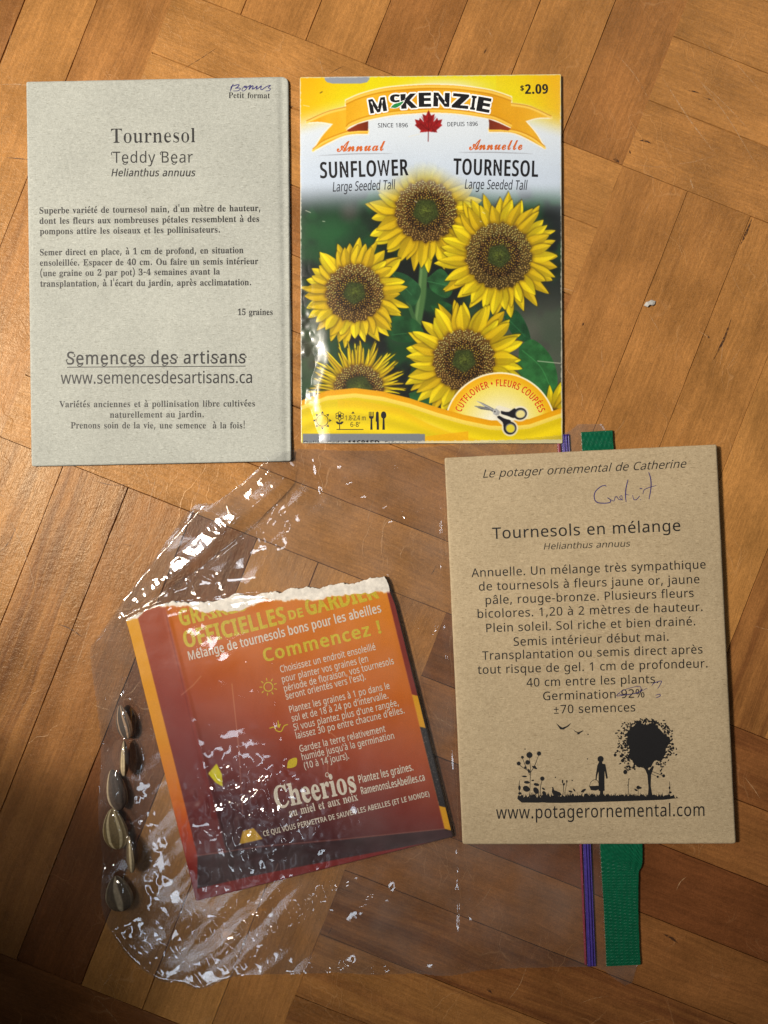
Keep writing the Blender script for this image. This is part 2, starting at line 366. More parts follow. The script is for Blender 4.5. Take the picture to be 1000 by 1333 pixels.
# ------------------------------------------------------------------ lettering: outlines of plain letter shapes kept as numbers
FONT = {}
LETTERS = (   # face (0 sans, 1 serif, 2 script), character code, advance, outlines as x, y pairs in 1/800 of the letter size
    (0, 65, 410, ((350, 0, 294, 142, 113, 142, 58, 0, 0, 0, 179, 460, 231, 460, 409, 0), (226, 332, 223, 339, 219, 350, 211, 378, 207, 391, 204, 400, 197, 374, 190, 350, 184, 332, 132, 193, 277, 193),)),
    (0, 66, 417, ((193, 458, 269, 452, 323, 433, 356, 398, 367, 345, 364, 319, 357, 297, 345, 278, 328, 262, 306, 250, 280, 243, 280, 240, 307, 234, 332, 223, 353, 209, 369, 189, 379, 163, 382, 130, 378, 92, 363, 59, 340, 34, 308, 15, 269, 4, 223, 0, 62, 0, 62, 458), (205, 263, 254, 268, 285, 282, 302, 305, 307, 338, 301, 371, 281, 392, 246, 405, 196, 409, 120, 409, 120, 263), (120, 215, 120, 49, 212, 49, 264, 55, 297, 72, 315, 100, 321, 135, 318, 157, 310, 177, 296, 193, 275, 205, 246, 212, 208, 215),)),
    (0, 67, 405, ((259, 414, 224, 411, 192, 401, 165, 386, 142, 365, 124, 338, 111, 306, 103, 270, 100, 229, 104, 176, 118, 131, 140, 94, 170, 67, 210, 50, 258, 44, 287, 46, 315, 49, 368, 62, 368, 12, 342, 4, 315, -2, 285, -5, 250, -6, 185, 1, 133, 22, 92, 57, 63, 105, 45, 162, 39, 230, 43, 279, 54, 325, 71, 365, 96, 399, 127, 427, 165, 447, 209, 460, 259, 464, 294, 463, 327, 457, 358, 449, 386, 438, 362, 389, 340, 398, 315, 406, 288, 412),)),
    (0, 68, 468, ((429, 234, 422, 163, 401, 105, 366, 59, 319, 26, 260, 7, 190, 0, 62, 0, 62, 458, 203, 458, 268, 452, 323, 432, 368, 401, 402, 357, 422, 301), (368, 232, 363, 287, 348, 332, 323, 366, 289, 390, 246, 404, 195, 409, 120, 409, 120, 49, 182, 49, 239, 54, 286, 70, 322, 95, 348, 131, 363, 176),)),
    (0, 69, 357, ((318, 0, 62, 0, 62, 458, 318, 458, 318, 407, 120, 407, 120, 264, 307, 264, 307, 214, 120, 214, 120, 51, 318, 51),)),
    (0, 70, 333, ((120, 0, 62, 0, 62, 458, 318, 458, 318, 407, 120, 407, 120, 245, 306, 245, 306, 194, 120, 194),)),
    (0, 71, 467, ((261, 242, 420, 242, 420, 17, 382, 7, 345, -1, 304, -5, 259, -6, 193, 1, 139, 22, 96, 57, 64, 104, 45, 161, 39, 229, 46, 296, 67, 353, 102, 400, 149, 435, 207, 457, 277, 464, 314, 463, 349, 457, 382, 449, 413, 438, 391, 387, 365, 398, 336, 406, 305, 412, 273, 414, 223, 408, 180, 391, 145, 364, 120, 328, 105, 282, 99, 229, 104, 178, 117, 132, 140, 95, 173, 67, 216, 49, 272, 44, 300, 44, 323, 47, 362, 55, 362, 191, 261, 191),)),
    (0, 72, 475, ((413, 0, 355, 0, 355, 214, 120, 214, 120, 0, 62, 0, 62, 458, 120, 458, 120, 264, 355, 264, 355, 458, 413, 458),)),
    (0, 73, 217, ((191, 0, 26, 0, 26, 33, 80, 46, 80, 412, 26, 425, 26, 458, 191, 458, 191, 425, 137, 412, 137, 46, 191, 33),)),
    (0, 74, 175, ((-3, -122, -30, -120, -50, -114, -50, -65, -28, -69, -4, -71, 12, -70, 27, -65, 40, -56, 50, -42, 57, -23, 59, 3, 59, 458, 117, 458, 117, 7, 113, -33, 102, -66, 84, -91, 60, -108, 31, -118),)),
    (0, 75, 397, ((397, 0, 329, 0, 167, 219, 120, 178, 120, 0, 62, 0, 62, 458, 120, 458, 120, 232, 159, 276, 199, 319, 323, 458, 390, 458, 209, 259),)),
    (0, 76, 336, ((62, 0, 62, 458, 120, 458, 120, 51, 320, 51, 320, 0),)),
    (0, 77, 582, ((264, 0, 114, 402, 111, 402, 112, 387, 113, 369, 115, 326, 115, 278, 115, 0, 62, 0, 62, 458, 148, 458, 289, 83, 291, 83, 435, 458, 520, 458, 520, 0, 463, 0, 463, 282, 463, 326, 465, 368, 466, 386, 467, 401, 464, 401, 312, 0),)),
    (0, 78, 488, ((425, 0, 358, 0, 113, 380, 110, 380, 112, 364, 113, 345, 115, 302, 115, 256, 115, 0, 62, 0, 62, 458, 129, 458, 373, 79, 376, 79, 375, 92, 374, 110, 372, 155, 371, 200, 371, 458, 425, 458),)),
    (0, 79, 501, ((462, 230, 459, 179, 448, 133, 432, 93, 408, 58, 379, 31, 342, 10, 300, -2, 251, -6, 200, -2, 157, 11, 121, 31, 91, 59, 68, 93, 52, 133, 42, 179, 39, 230, 45, 296, 62, 353, 91, 400, 132, 436, 186, 458, 251, 465, 315, 458, 367, 436, 408, 401, 438, 354, 456, 296), (100, 230, 104, 176, 116, 130, 137, 93, 166, 66, 204, 49, 251, 44, 298, 49, 336, 66, 365, 93, 385, 130, 397, 176, 401, 230, 392, 307, 365, 365, 336, 393, 299, 409, 251, 414, 204, 409, 166, 392, 137, 365, 116, 329, 104, 283),)),
    (0, 80, 388, ((183, 458, 238, 454, 282, 442, 314, 423, 345, 380, 355, 323, 353, 296, 346, 269, 334, 245, 316, 223, 291, 204, 259, 190, 220, 181, 173, 178, 120, 178, 120, 0, 62, 0, 62, 458), (178, 409, 120, 409, 120, 228, 166, 228, 206, 230, 239, 237, 264, 249, 282, 267, 292, 291, 296, 321, 289, 359, 268, 387, 231, 403),)),
    (0, 81, 501, ((462, 230, 458, 176, 447, 128, 428, 86, 402, 51, 369, 24, 328, 5, 438, -109, 355, -109, 267, -6, 259, -6, 251, -6, 200, -2, 157, 11, 121, 31, 91, 59, 68, 93, 52, 133, 42, 179, 39, 230, 45, 296, 62, 353, 91, 400, 132, 436, 186, 458, 251, 465, 315, 458, 367, 436, 408, 401, 438, 354, 456, 296), (100, 230, 104, 176, 116, 130, 137, 93, 166, 66, 204, 49, 251, 44, 298, 49, 336, 66, 365, 93, 385, 130, 397, 176, 401, 230, 392, 307, 365, 365, 336, 393, 299, 409, 251, 414, 204, 409, 166, 392, 137, 365, 116, 329, 104, 283),)),
    (0, 82, 399, ((189, 458, 241, 454, 283, 444, 315, 426, 337, 400, 351, 368, 355, 328, 352, 294, 342, 267, 327, 245, 308, 228, 286, 215, 264, 205, 389, 0, 322, 0, 211, 189, 120, 189, 120, 0, 62, 0, 62, 458), (185, 408, 120, 408, 120, 238, 189, 238, 237, 244, 270, 260, 289, 287, 296, 325, 293, 352, 284, 373, 269, 389, 248, 400, 220, 406),)),
    (0, 83, 352, ((322, 123, 317, 85, 302, 53, 278, 28, 245, 9, 205, -3, 158, -6, 109, -4, 67, 4, 49, 9, 33, 15, 33, 71, 59, 61, 90, 52, 125, 46, 161, 44, 192, 46, 218, 53, 238, 64, 253, 78, 261, 96, 264, 117, 262, 138, 255, 155, 242, 170, 222, 184, 194, 197, 157, 212, 129, 223, 105, 235, 85, 249, 68, 264, 55, 281, 46, 300, 40, 322, 38, 348, 43, 382, 57, 410, 79, 433, 109, 450, 144, 461, 185, 464, 221, 463, 254, 457, 284, 449, 311, 439, 293, 389, 268, 399, 242, 407, 213, 412, 183, 414, 157, 412, 135, 405, 119, 395, 106, 382, 99, 366, 97, 347, 99, 326, 106, 309, 119, 294, 138, 281, 164, 268, 197, 255, 234, 239, 265, 223, 290, 204, 308, 182, 318, 155),)),
    (0, 84, 357, ((207, 0, 149, 0, 149, 407, 6, 407, 6, 458, 350, 458, 350, 407, 207, 407),)),
    (0, 85, 469, ((411, 162, 406, 117, 391, 76, 367, 42, 333, 16, 288, -1, 232, -6, 180, -1, 137, 14, 102, 40, 69, 94, 58, 163, 58, 458, 115, 458, 115, 161, 123, 111, 145, 74, 183, 51, 235, 44, 273, 47, 303, 59, 326, 77, 341, 100, 350, 129, 353, 162, 353, 458, 411, 458),)),
    (0, 86, 385, ((385, 458, 221, 0, 164, 0, 0, 458, 60, 458, 164, 164, 176, 128, 185, 95, 192, 64, 200, 96, 209, 129, 221, 166, 324, 458),)),
    (0, 87, 597, ((588, 458, 466, 0, 408, 0, 319, 300, 311, 328, 304, 355, 299, 377, 297, 385, 296, 391, 295, 385, 294, 377, 289, 355, 282, 328, 274, 298, 187, 0, 129, 0, 8, 458, 68, 458, 139, 178, 146, 149, 152, 121, 157, 94, 161, 69, 165, 96, 171, 123, 178, 153, 185, 182, 266, 458, 326, 458, 410, 180, 418, 150, 425, 121, 431, 93, 435, 69, 440, 103, 448, 140, 457, 179, 528, 458),)),
    (0, 88, 376, ((373, 0, 308, 0, 187, 199, 64, 0, 3, 0, 155, 239, 12, 458, 76, 458, 189, 278, 302, 458, 362, 458, 221, 240),)),
    (0, 89, 363, ((182, 233, 301, 458, 363, 458, 210, 178, 210, 0, 153, 0, 153, 175, 0, 458, 63, 458),)),
    (0, 90, 367, ((342, 0, 24, 0, 24, 44, 266, 407, 32, 407, 32, 458, 336, 458, 336, 414, 94, 51, 342, 51),)),
    (0, 97, 360, ((185, 350, 239, 343, 278, 322, 300, 286, 308, 234, 308, 0, 267, 0, 256, 49, 253, 49, 238, 32, 223, 18, 206, 7, 187, -1, 165, -5, 138, -6, 109, -4, 82, 4, 60, 18, 44, 38, 33, 64, 30, 96, 40, 141, 70, 175, 121, 196, 194, 205, 253, 207, 253, 228, 248, 264, 234, 287, 212, 300, 182, 304, 155, 302, 130, 296, 85, 278, 67, 320, 92, 331, 121, 341, 152, 347), (201, 166, 147, 160, 113, 146, 94, 124, 88, 95, 92, 70, 106, 53, 126, 43, 151, 39, 191, 45, 223, 63, 245, 94, 252, 137, 252, 168),)),
    (0, 98, 395, ((111, 369, 110, 328, 109, 311, 108, 298, 111, 298, 128, 318, 151, 335, 181, 346, 217, 350, 275, 338, 320, 305, 350, 249, 359, 172, 355, 118, 342, 73, 320, 38, 292, 13, 257, -1, 217, -6, 181, -3, 151, 8, 128, 25, 111, 44, 106, 44, 95, 0, 55, 0, 55, 488, 111, 488), (208, 303, 175, 299, 150, 289, 132, 272, 120, 247, 113, 214, 111, 174, 111, 171, 116, 115, 132, 74, 162, 49, 209, 40, 249, 49, 278, 74, 295, 116, 301, 173, 295, 229, 278, 270, 249, 295),)),
    (0, 99, 308, ((192, -6, 149, -2, 111, 12, 80, 36, 55, 70, 40, 115, 35, 170, 41, 228, 56, 273, 81, 308, 114, 332, 153, 346, 196, 350, 222, 349, 247, 345, 269, 339, 287, 332, 269, 285, 253, 290, 234, 296, 214, 300, 195, 301, 163, 297, 138, 286, 118, 268, 105, 243, 96, 210, 94, 171, 96, 133, 105, 101, 118, 75, 137, 57, 162, 46, 192, 42, 218, 44, 242, 48, 281, 62, 281, 12, 263, 4, 243, -2, 220, -5),)),
    (0, 100, 395, ((176, -6, 119, 5, 74, 38, 45, 94, 35, 171, 45, 249, 74, 305, 119, 339, 177, 350, 202, 349, 224, 344, 243, 336, 259, 325, 272, 313, 284, 300, 287, 300, 287, 310, 285, 324, 284, 339, 284, 350, 284, 488, 340, 488, 340, 0, 294, 0, 286, 46, 284, 46, 272, 32, 259, 20, 242, 9, 224, 1, 202, -5), (185, 40, 232, 48, 262, 70, 279, 108, 284, 160, 284, 171, 279, 227, 263, 269, 233, 295, 185, 303, 145, 294, 116, 267, 99, 225, 94, 170, 99, 115, 116, 74, 145, 49),)),
    (0, 101, 362, ((187, 350, 228, 345, 263, 331, 291, 308, 312, 277, 325, 239, 329, 195, 329, 161, 94, 161, 102, 110, 123, 72, 158, 49, 203, 42, 234, 43, 261, 48, 287, 55, 314, 65, 314, 16, 288, 6, 262, -1, 234, -5, 201, -6, 155, -1, 115, 13, 81, 38, 56, 73, 40, 117, 35, 169, 40, 222, 54, 266, 77, 302, 107, 328, 145, 345), (187, 304, 151, 298, 123, 278, 104, 247, 95, 206, 270, 206, 268, 234, 261, 257, 250, 277, 234, 292, 213, 301),)),
    (0, 102, 221, ((213, 300, 126, 300, 126, 0, 70, 0, 70, 300, 10, 300, 10, 327, 70, 346, 70, 366, 73, 406, 83, 438, 99, 461, 121, 478, 149, 488, 182, 491, 201, 490, 219, 487, 235, 483, 248, 479, 234, 435, 210, 441, 182, 445, 158, 440, 140, 426, 130, 401, 126, 366, 126, 344, 213, 344),)),
    (0, 103, 395, ((176, 350, 209, 347, 238, 337, 263, 321, 284, 298, 287, 298, 295, 344, 340, 344, 340, -6, 336, -51, 323, -88, 302, -117, 273, -137, 234, -150, 186, -154, 150, -153, 118, -149, 88, -142, 62, -132, 62, -80, 89, -92, 119, -100, 153, -105, 189, -107, 229, -101, 259, -81, 278, -50, 284, -10, 284, 3, 284, 13, 285, 25, 285, 38, 286, 46, 284, 46, 263, 23, 239, 6, 210, -3, 177, -6, 118, 5, 73, 40, 45, 97, 35, 171, 45, 245, 73, 302, 117, 338), (184, 303, 157, 299, 135, 287, 117, 268, 104, 243, 96, 210, 94, 171, 100, 115, 117, 73, 146, 48, 185, 40, 210, 41, 230, 47, 247, 55, 261, 68, 272, 84, 279, 105, 283, 129, 285, 158, 285, 171, 282, 214, 274, 247, 261, 272, 241, 289, 216, 299),)),
    (0, 104, 396, ((111, 345, 110, 319, 108, 296, 112, 296, 124, 313, 139, 326, 157, 336, 176, 344, 197, 348, 219, 350, 257, 346, 288, 336, 313, 320, 330, 296, 341, 264, 345, 224, 345, 0, 289, 0, 289, 220, 284, 256, 270, 282, 246, 298, 212, 303, 177, 299, 151, 288, 133, 271, 120, 246, 113, 215, 111, 178, 111, 0, 55, 0, 55, 488, 111, 488),)),
    (0, 105, 166, ((111, 344, 111, 0, 55, 0, 55, 344), (83, 473, 96, 471, 106, 464, 114, 453, 116, 437, 114, 421, 106, 410, 96, 403, 83, 401, 70, 403, 60, 410, 52, 421, 50, 437, 52, 453, 60, 464, 70, 471),)),
    (0, 106, 166, ((14, -154, -14, -152, -35, -146, -35, -101, -15, -105, 7, -107, 26, -104, 41, -96, 51, -80, 55, -53, 55, 344, 111, 344, 111, -51, 108, -81, 101, -106, 88, -127, 69, -142, 45, -151), (50, 437, 52, 453, 60, 464, 70, 471, 83, 473, 96, 471, 106, 464, 114, 453, 116, 437, 114, 421, 106, 410, 96, 403, 83, 401, 70, 403, 60, 410, 52, 421),)),
    (0, 107, 343, ((110, 233, 110, 221, 109, 206, 108, 177, 110, 177, 115, 183, 122, 192, 138, 211, 151, 228, 261, 344, 327, 344, 188, 197, 337, 0, 269, 0, 149, 160, 110, 126, 110, 0, 55, 0, 55, 488, 110, 488),)),
    (0, 108, 166, ((111, 0, 55, 0, 55, 488, 111, 488),)),
    (0, 109, 600, ((432, 350, 483, 343, 519, 320, 541, 281, 548, 224, 548, 0, 492, 0, 492, 221, 488, 257, 475, 282, 453, 298, 422, 303, 379, 296, 351, 274, 334, 238, 329, 190, 329, 0, 273, 0, 273, 221, 271, 246, 266, 267, 256, 283, 243, 294, 225, 301, 203, 303, 172, 299, 148, 288, 131, 271, 120, 246, 113, 216, 111, 178, 111, 0, 55, 0, 55, 344, 100, 344, 108, 297, 112, 297, 124, 313, 138, 327, 155, 337, 173, 345, 193, 349, 213, 350, 249, 347, 279, 336, 302, 318, 318, 293, 321, 293, 342, 318, 369, 336, 399, 347),)),
    (0, 110, 396, ((220, 350, 274, 343, 313, 320, 337, 281, 345, 224, 345, 0, 289, 0, 289, 220, 284, 256, 270, 282, 246, 298, 212, 303, 163, 295, 133, 271, 116, 232, 111, 178, 111, 0, 55, 0, 55, 344, 100, 344, 108, 297, 112, 297, 125, 313, 140, 327, 158, 337, 178, 345, 199, 349),)),
    (0, 111, 388, ((353, 173, 351, 132, 342, 97, 329, 66, 310, 40, 287, 20, 260, 5, 228, -3, 193, -6, 160, -3, 130, 5, 103, 20, 80, 40, 61, 66, 47, 97, 38, 132, 35, 173, 40, 225, 55, 269, 78, 304, 110, 329, 149, 345, 195, 350, 239, 345, 277, 329, 309, 304, 333, 269, 348, 225), (94, 173, 96, 135, 104, 102, 118, 76, 137, 56, 163, 44, 194, 40, 226, 44, 251, 56, 271, 76, 285, 102, 292, 135, 295, 173, 292, 211, 284, 243, 270, 268, 251, 287, 226, 299, 194, 303, 148, 294, 117, 268, 100, 227),)),
    (0, 112, 395, ((218, 350, 275, 339, 320, 306, 350, 251, 359, 173, 355, 119, 342, 74, 320, 39, 292, 14, 258, -1, 217, -6, 193, -5, 171, 1, 152, 9, 136, 19, 111, 44, 107, 44, 108, 31, 110, 16, 111, -13, 111, -154, 55, -154, 55, 344, 101, 344, 108, 297, 111, 297, 122, 311, 136, 324, 152, 335, 170, 343, 192, 349), (208, 303, 177, 300, 152, 290, 134, 273, 121, 250, 114, 220, 111, 183, 111, 173, 113, 133, 120, 101, 132, 75, 150, 56, 176, 44, 209, 40, 238, 45, 261, 58, 278, 78, 291, 105, 298, 137, 301, 173, 295, 226, 278, 268, 249, 294),)),
    (0, 113, 395, ((284, -7, 284, 20, 287, 46, 283, 46, 265, 26, 242, 9, 212, -3, 175, -6, 119, 5, 74, 38, 45, 94, 35, 171, 40, 226, 53, 270, 75, 305, 103, 330, 138, 345, 177, 350, 214, 346, 243, 335, 266, 318, 284, 297, 287, 297, 295, 344, 340, 344, 340, -154, 284, -154), (186, 40, 218, 44, 243, 53, 261, 70, 274, 93, 281, 123, 284, 159, 284, 171, 279, 228, 262, 270, 232, 295, 185, 303, 145, 294, 116, 267, 99, 225, 94, 170, 99, 116, 116, 75, 145, 49),)),
    (0, 114, 265, ((215, 350, 236, 349, 255, 346, 248, 294, 230, 298, 211, 299, 192, 297, 173, 291, 156, 281, 141, 267, 129, 251, 119, 231, 113, 209, 111, 183, 111, 0, 55, 0, 55, 344, 101, 344, 107, 281, 110, 281, 122, 299, 136, 316, 153, 330, 171, 341, 192, 348),)),
    (0, 115, 307, ((278, 95, 274, 64, 262, 39, 242, 19, 214, 5, 181, -4, 141, -6, 108, -5, 79, -1, 55, 6, 33, 15, 33, 67, 56, 57, 83, 48, 113, 41, 142, 39, 179, 43, 205, 53, 219, 69, 224, 90, 222, 102, 217, 113, 207, 123, 191, 133, 169, 144, 139, 157, 108, 169, 82, 182, 61, 196, 46, 213, 36, 234, 33, 259, 42, 298, 68, 327, 109, 344, 162, 350, 192, 349, 220, 344, 247, 337, 271, 327, 252, 282, 207, 298, 183, 302, 158, 304, 127, 301, 105, 293, 91, 280, 87, 262, 89, 249, 95, 238, 106, 229, 123, 219, 146, 209, 175, 197, 205, 185, 231, 172, 251, 158, 266, 141, 275, 120),)),
    (0, 116, 232, ((169, 40, 196, 42, 208, 44, 217, 47, 217, 4, 207, 0, 192, -4, 160, -6, 134, -4, 110, 3, 89, 16, 73, 35, 63, 63, 59, 100, 59, 300, 10, 300, 10, 327, 60, 350, 82, 423, 115, 423, 115, 344, 215, 344, 215, 300, 115, 300, 115, 101, 119, 74, 131, 55, 148, 44),)),
    (0, 117, 396, ((342, 344, 342, 0, 296, 0, 287, 46, 285, 46, 272, 29, 257, 16, 238, 6, 219, -1, 198, -5, 176, -6, 138, -3, 107, 7, 82, 23, 65, 47, 54, 79, 51, 119, 51, 344, 108, 344, 108, 123, 112, 87, 126, 61, 150, 46, 184, 40, 219, 44, 245, 55, 264, 73, 276, 97, 283, 128, 285, 165, 285, 344),)),
    (0, 118, 326, ((130, 0, 0, 344, 60, 344, 133, 141, 144, 110, 155, 77, 158, 62, 161, 50, 164, 50, 167, 62, 171, 77, 182, 110, 192, 141, 266, 344, 326, 344, 195, 0),)),
    (0, 119, 504, ((277, 194, 269, 221, 262, 246, 257, 268, 253, 285, 250, 285, 247, 268, 242, 246, 235, 220, 227, 194, 166, 1, 101, 1, 7, 345, 65, 345, 113, 161, 123, 123, 131, 88, 134, 72, 135, 58, 138, 58, 142, 78, 148, 102, 154, 128, 161, 151, 222, 345, 284, 345, 343, 151, 352, 119, 361, 87, 366, 59, 368, 59, 370, 71, 373, 86, 381, 122, 391, 161, 439, 345, 497, 345, 402, 1, 336, 1),)),
    (0, 120, 339, ((136, 176, 17, 344, 81, 344, 170, 214, 258, 344, 321, 344, 203, 176, 328, 0, 264, 0, 170, 137, 75, 0, 12, 0),)),
    (0, 121, 327, ((1, 344, 61, 344, 135, 148, 147, 115, 157, 84, 164, 55, 167, 55, 172, 73, 179, 97, 196, 149, 266, 344, 327, 344, 179, -47, 166, -78, 150, -104, 132, -125, 111, -141, 85, -151, 54, -154, 27, -152, 7, -149, 7, -104, 24, -106, 45, -108, 63, -106, 79, -100, 93, -91, 104, -79, 113, -64, 121, -47, 139, -1),)),
    (0, 122, 302, ((277, 0, 25, 0, 25, 37, 210, 300, 36, 300, 36, 344, 272, 344, 272, 302, 90, 44, 277, 44),)),
    (0, 48, 367, ((336, 230, 333, 177, 327, 130, 316, 90, 301, 56, 280, 29, 253, 10, 221, -2, 183, -6, 136, 1, 98, 22, 68, 56, 48, 103, 36, 161, 31, 230, 35, 299, 47, 357, 66, 403, 95, 437, 134, 458, 183, 465, 230, 458, 268, 437, 298, 403, 319, 357, 331, 299), (88, 230, 90, 172, 97, 125, 109, 89, 127, 63, 152, 47, 183, 42, 214, 47, 238, 62, 256, 88, 269, 125, 276, 172, 278, 230, 276, 287, 269, 334, 256, 370, 238, 396, 214, 412, 183, 417, 152, 412, 127, 396, 109, 370, 97, 334, 90, 287),)),
    (0, 49, 367, ((228, 0, 173, 0, 173, 320, 173, 337, 173, 352, 174, 376, 175, 399, 157, 382, 147, 374, 135, 364, 87, 324, 57, 362, 181, 458, 228, 458),)),
    (0, 50, 367, ((334, 0, 31, 0, 31, 47, 151, 168, 183, 201, 209, 230, 230, 256, 245, 283, 254, 310, 257, 339, 252, 373, 235, 397, 209, 411, 176, 416, 145, 413, 118, 405, 92, 391, 66, 373, 36, 411, 75, 438, 98, 449, 122, 457, 148, 463, 176, 464, 216, 461, 250, 450, 278, 432, 298, 408, 311, 378, 315, 343, 311, 308, 300, 275, 283, 244, 259, 213, 231, 182, 198, 148, 102, 54, 102, 51, 334, 51),)),
    (0, 51, 367, ((316, 351, 313, 322, 305, 298, 291, 277, 272, 261, 248, 249, 221, 241, 221, 239, 269, 227, 303, 204, 324, 171, 330, 130, 326, 93, 312, 59, 288, 32, 254, 11, 210, -2, 155, -6, 120, -5, 88, -1, 58, 7, 29, 19, 29, 71, 59, 59, 91, 49, 124, 43, 155, 41, 208, 47, 244, 65, 265, 94, 271, 132, 268, 158, 256, 178, 238, 193, 212, 204, 181, 210, 143, 212, 99, 212, 99, 260, 144, 260, 178, 263, 207, 271, 229, 284, 245, 302, 255, 323, 259, 347, 253, 377, 236, 399, 210, 412, 175, 417, 152, 416, 131, 412, 112, 406, 94, 399, 60, 379, 31, 417, 59, 435, 92, 450, 131, 461, 174, 464, 237, 456, 281, 432, 308, 396),)),
    (0, 52, 367, ((354, 104, 287, 104, 287, 0, 233, 0, 233, 104, 13, 104, 13, 152, 229, 461, 287, 461, 287, 155, 354, 155), (233, 299, 233, 329, 234, 355, 235, 379, 236, 400, 234, 400, 221, 374, 206, 350, 69, 155, 233, 155),)),
    (0, 53, 367, ((176, 281, 220, 277, 258, 265, 289, 245, 311, 219, 326, 186, 330, 146, 325, 102, 310, 64, 285, 34, 251, 12, 209, -2, 159, -6, 125, -5, 93, 0, 64, 8, 40, 19, 40, 72, 66, 59, 97, 50, 129, 44, 160, 42, 192, 44, 219, 52, 242, 66, 259, 85, 269, 110, 273, 140, 266, 180, 245, 209, 209, 228, 158, 234, 139, 233, 117, 230, 96, 227, 80, 224, 51, 242, 69, 458, 298, 458, 298, 407, 117, 407, 106, 274, 119, 276, 135, 278),)),
    (0, 54, 367, ((35, 196, 37, 235, 41, 274, 48, 311, 60, 347, 76, 379, 97, 408, 124, 431, 157, 449, 197, 461, 245, 464, 275, 463, 290, 461, 302, 459, 302, 411, 276, 416, 246, 418, 206, 415, 173, 404, 146, 386, 126, 363, 111, 336, 101, 304, 95, 270, 92, 233, 96, 233, 106, 247, 120, 260, 136, 271, 156, 280, 178, 285, 204, 287, 241, 283, 274, 270, 300, 250, 320, 223, 333, 189, 337, 148, 332, 103, 319, 65, 297, 35, 268, 12, 233, -2, 191, -6, 160, -3, 130, 6, 104, 21, 81, 43, 61, 71, 47, 106, 38, 148), (191, 41, 227, 48, 256, 67, 275, 100, 281, 148, 275, 187, 259, 217, 231, 236, 192, 243, 164, 239, 140, 230, 120, 216, 105, 198, 96, 179, 92, 158, 94, 137, 98, 117, 106, 97, 117, 79, 131, 63, 148, 51, 168, 44),)),
    (0, 55, 367, ((87, 0, 275, 407, 28, 407, 28, 458, 336, 458, 336, 414, 149, 0),)),
    (0, 56, 367, ((183, 464, 221, 461, 254, 452, 282, 436, 302, 415, 316, 388, 320, 355, 317, 329, 308, 307, 294, 287, 277, 270, 256, 256, 233, 243, 260, 228, 284, 212, 305, 194, 321, 173, 331, 148, 335, 119, 330, 83, 316, 52, 294, 28, 264, 9, 227, -3, 185, -6, 139, -3, 101, 8, 71, 26, 49, 50, 36, 81, 31, 117, 35, 146, 45, 171, 60, 193, 80, 211, 102, 226, 126, 239, 105, 253, 86, 268, 69, 286, 57, 306, 49, 329, 46, 355, 51, 388, 64, 415, 85, 436, 113, 452, 146, 461), (87, 116, 93, 86, 110, 61, 140, 44, 183, 38, 225, 44, 255, 61, 274, 86, 280, 118, 277, 139, 268, 157, 254, 174, 234, 188, 211, 201, 183, 212, 173, 216, 147, 204, 126, 190, 109, 175, 97, 158, 89, 138), (182, 419, 150, 415, 124, 402, 107, 381, 101, 353, 104, 331, 113, 313, 126, 298, 143, 286, 185, 264, 207, 274, 226, 285, 241, 298, 254, 313, 262, 331, 264, 353, 259, 381, 242, 402, 216, 415),)),
    (0, 57, 367, ((334, 262, 332, 223, 328, 184, 321, 147, 309, 111, 293, 79, 272, 50, 245, 27, 212, 9, 171, -3, 123, -6, 93, -5, 78, -3, 65, 0, 65, 48, 92, 42, 122, 40, 163, 43, 196, 55, 222, 72, 243, 95, 257, 122, 268, 154, 274, 188, 277, 225, 273, 225, 262, 210, 248, 198, 232, 187, 213, 178, 190, 173, 164, 171, 127, 175, 95, 188, 68, 208, 48, 235, 36, 269, 32, 310, 37, 355, 50, 393, 72, 423, 101, 446, 137, 460, 178, 464, 210, 461, 239, 452, 266, 436, 289, 414, 308, 386, 322, 352, 331, 310), (178, 417, 142, 410, 113, 391, 94, 357, 88, 311, 93, 271, 109, 241, 137, 222, 176, 216, 204, 219, 229, 228, 249, 242, 264, 260, 273, 279, 277, 300, 275, 320, 270, 341, 263, 361, 252, 379, 238, 395, 221, 407, 201, 414),)),
    (0, 46, 172, ((46, 35, 49, 55, 58, 68, 70, 75, 85, 78, 101, 75, 114, 68, 123, 55, 126, 35, 123, 15, 114, 1, 101, -6, 85, -9, 70, -6, 58, 1, 49, 15),)),
    (0, 44, 172, ((123, 67, 117, 44, 108, 19, 89, -34, 68, -83, 26, -83, 39, -30, 50, 25, 55, 51, 58, 74, 119, 74),)),
    (0, 39, 144, ((103, 458, 90, 293, 55, 293, 42, 458),)),
    (0, 33, 173, ((105, 129, 68, 129, 52, 458, 121, 458), (46, 35, 49, 55, 58, 68, 71, 75, 86, 78, 101, 75, 114, 68, 123, 55, 126, 35, 123, 15, 114, 1, 101, -6, 86, -9, 71, -6, 58, 1, 49, 15),)),
    (0, 63, 278, ((90, 146, 91, 169, 95, 188, 101, 206, 111, 222, 125, 238, 144, 255, 166, 275, 183, 291, 194, 305, 202, 318, 206, 333, 208, 351, 203, 378, 188, 398, 164, 411, 130, 415, 101, 413, 74, 407, 28, 388, 8, 433, 35, 445, 64, 455, 97, 462, 134, 464, 188, 457, 228, 434, 253, 399, 262, 352, 259, 326, 252, 303, 241, 284, 226, 266, 208, 248, 186, 230, 167, 213, 154, 198, 144, 185, 139, 172, 136, 157, 135, 140, 135, 129, 90, 129), (75, 35, 78, 55, 86, 68, 99, 75, 115, 78, 130, 75, 142, 68, 151, 55, 154, 35, 151, 15, 142, 1, 130, -6, 115, -9, 99, -6, 86, 1, 78, 15),)),
    (0, 45, 207, ((26, 147, 26, 197, 181, 197, 181, 147),)),
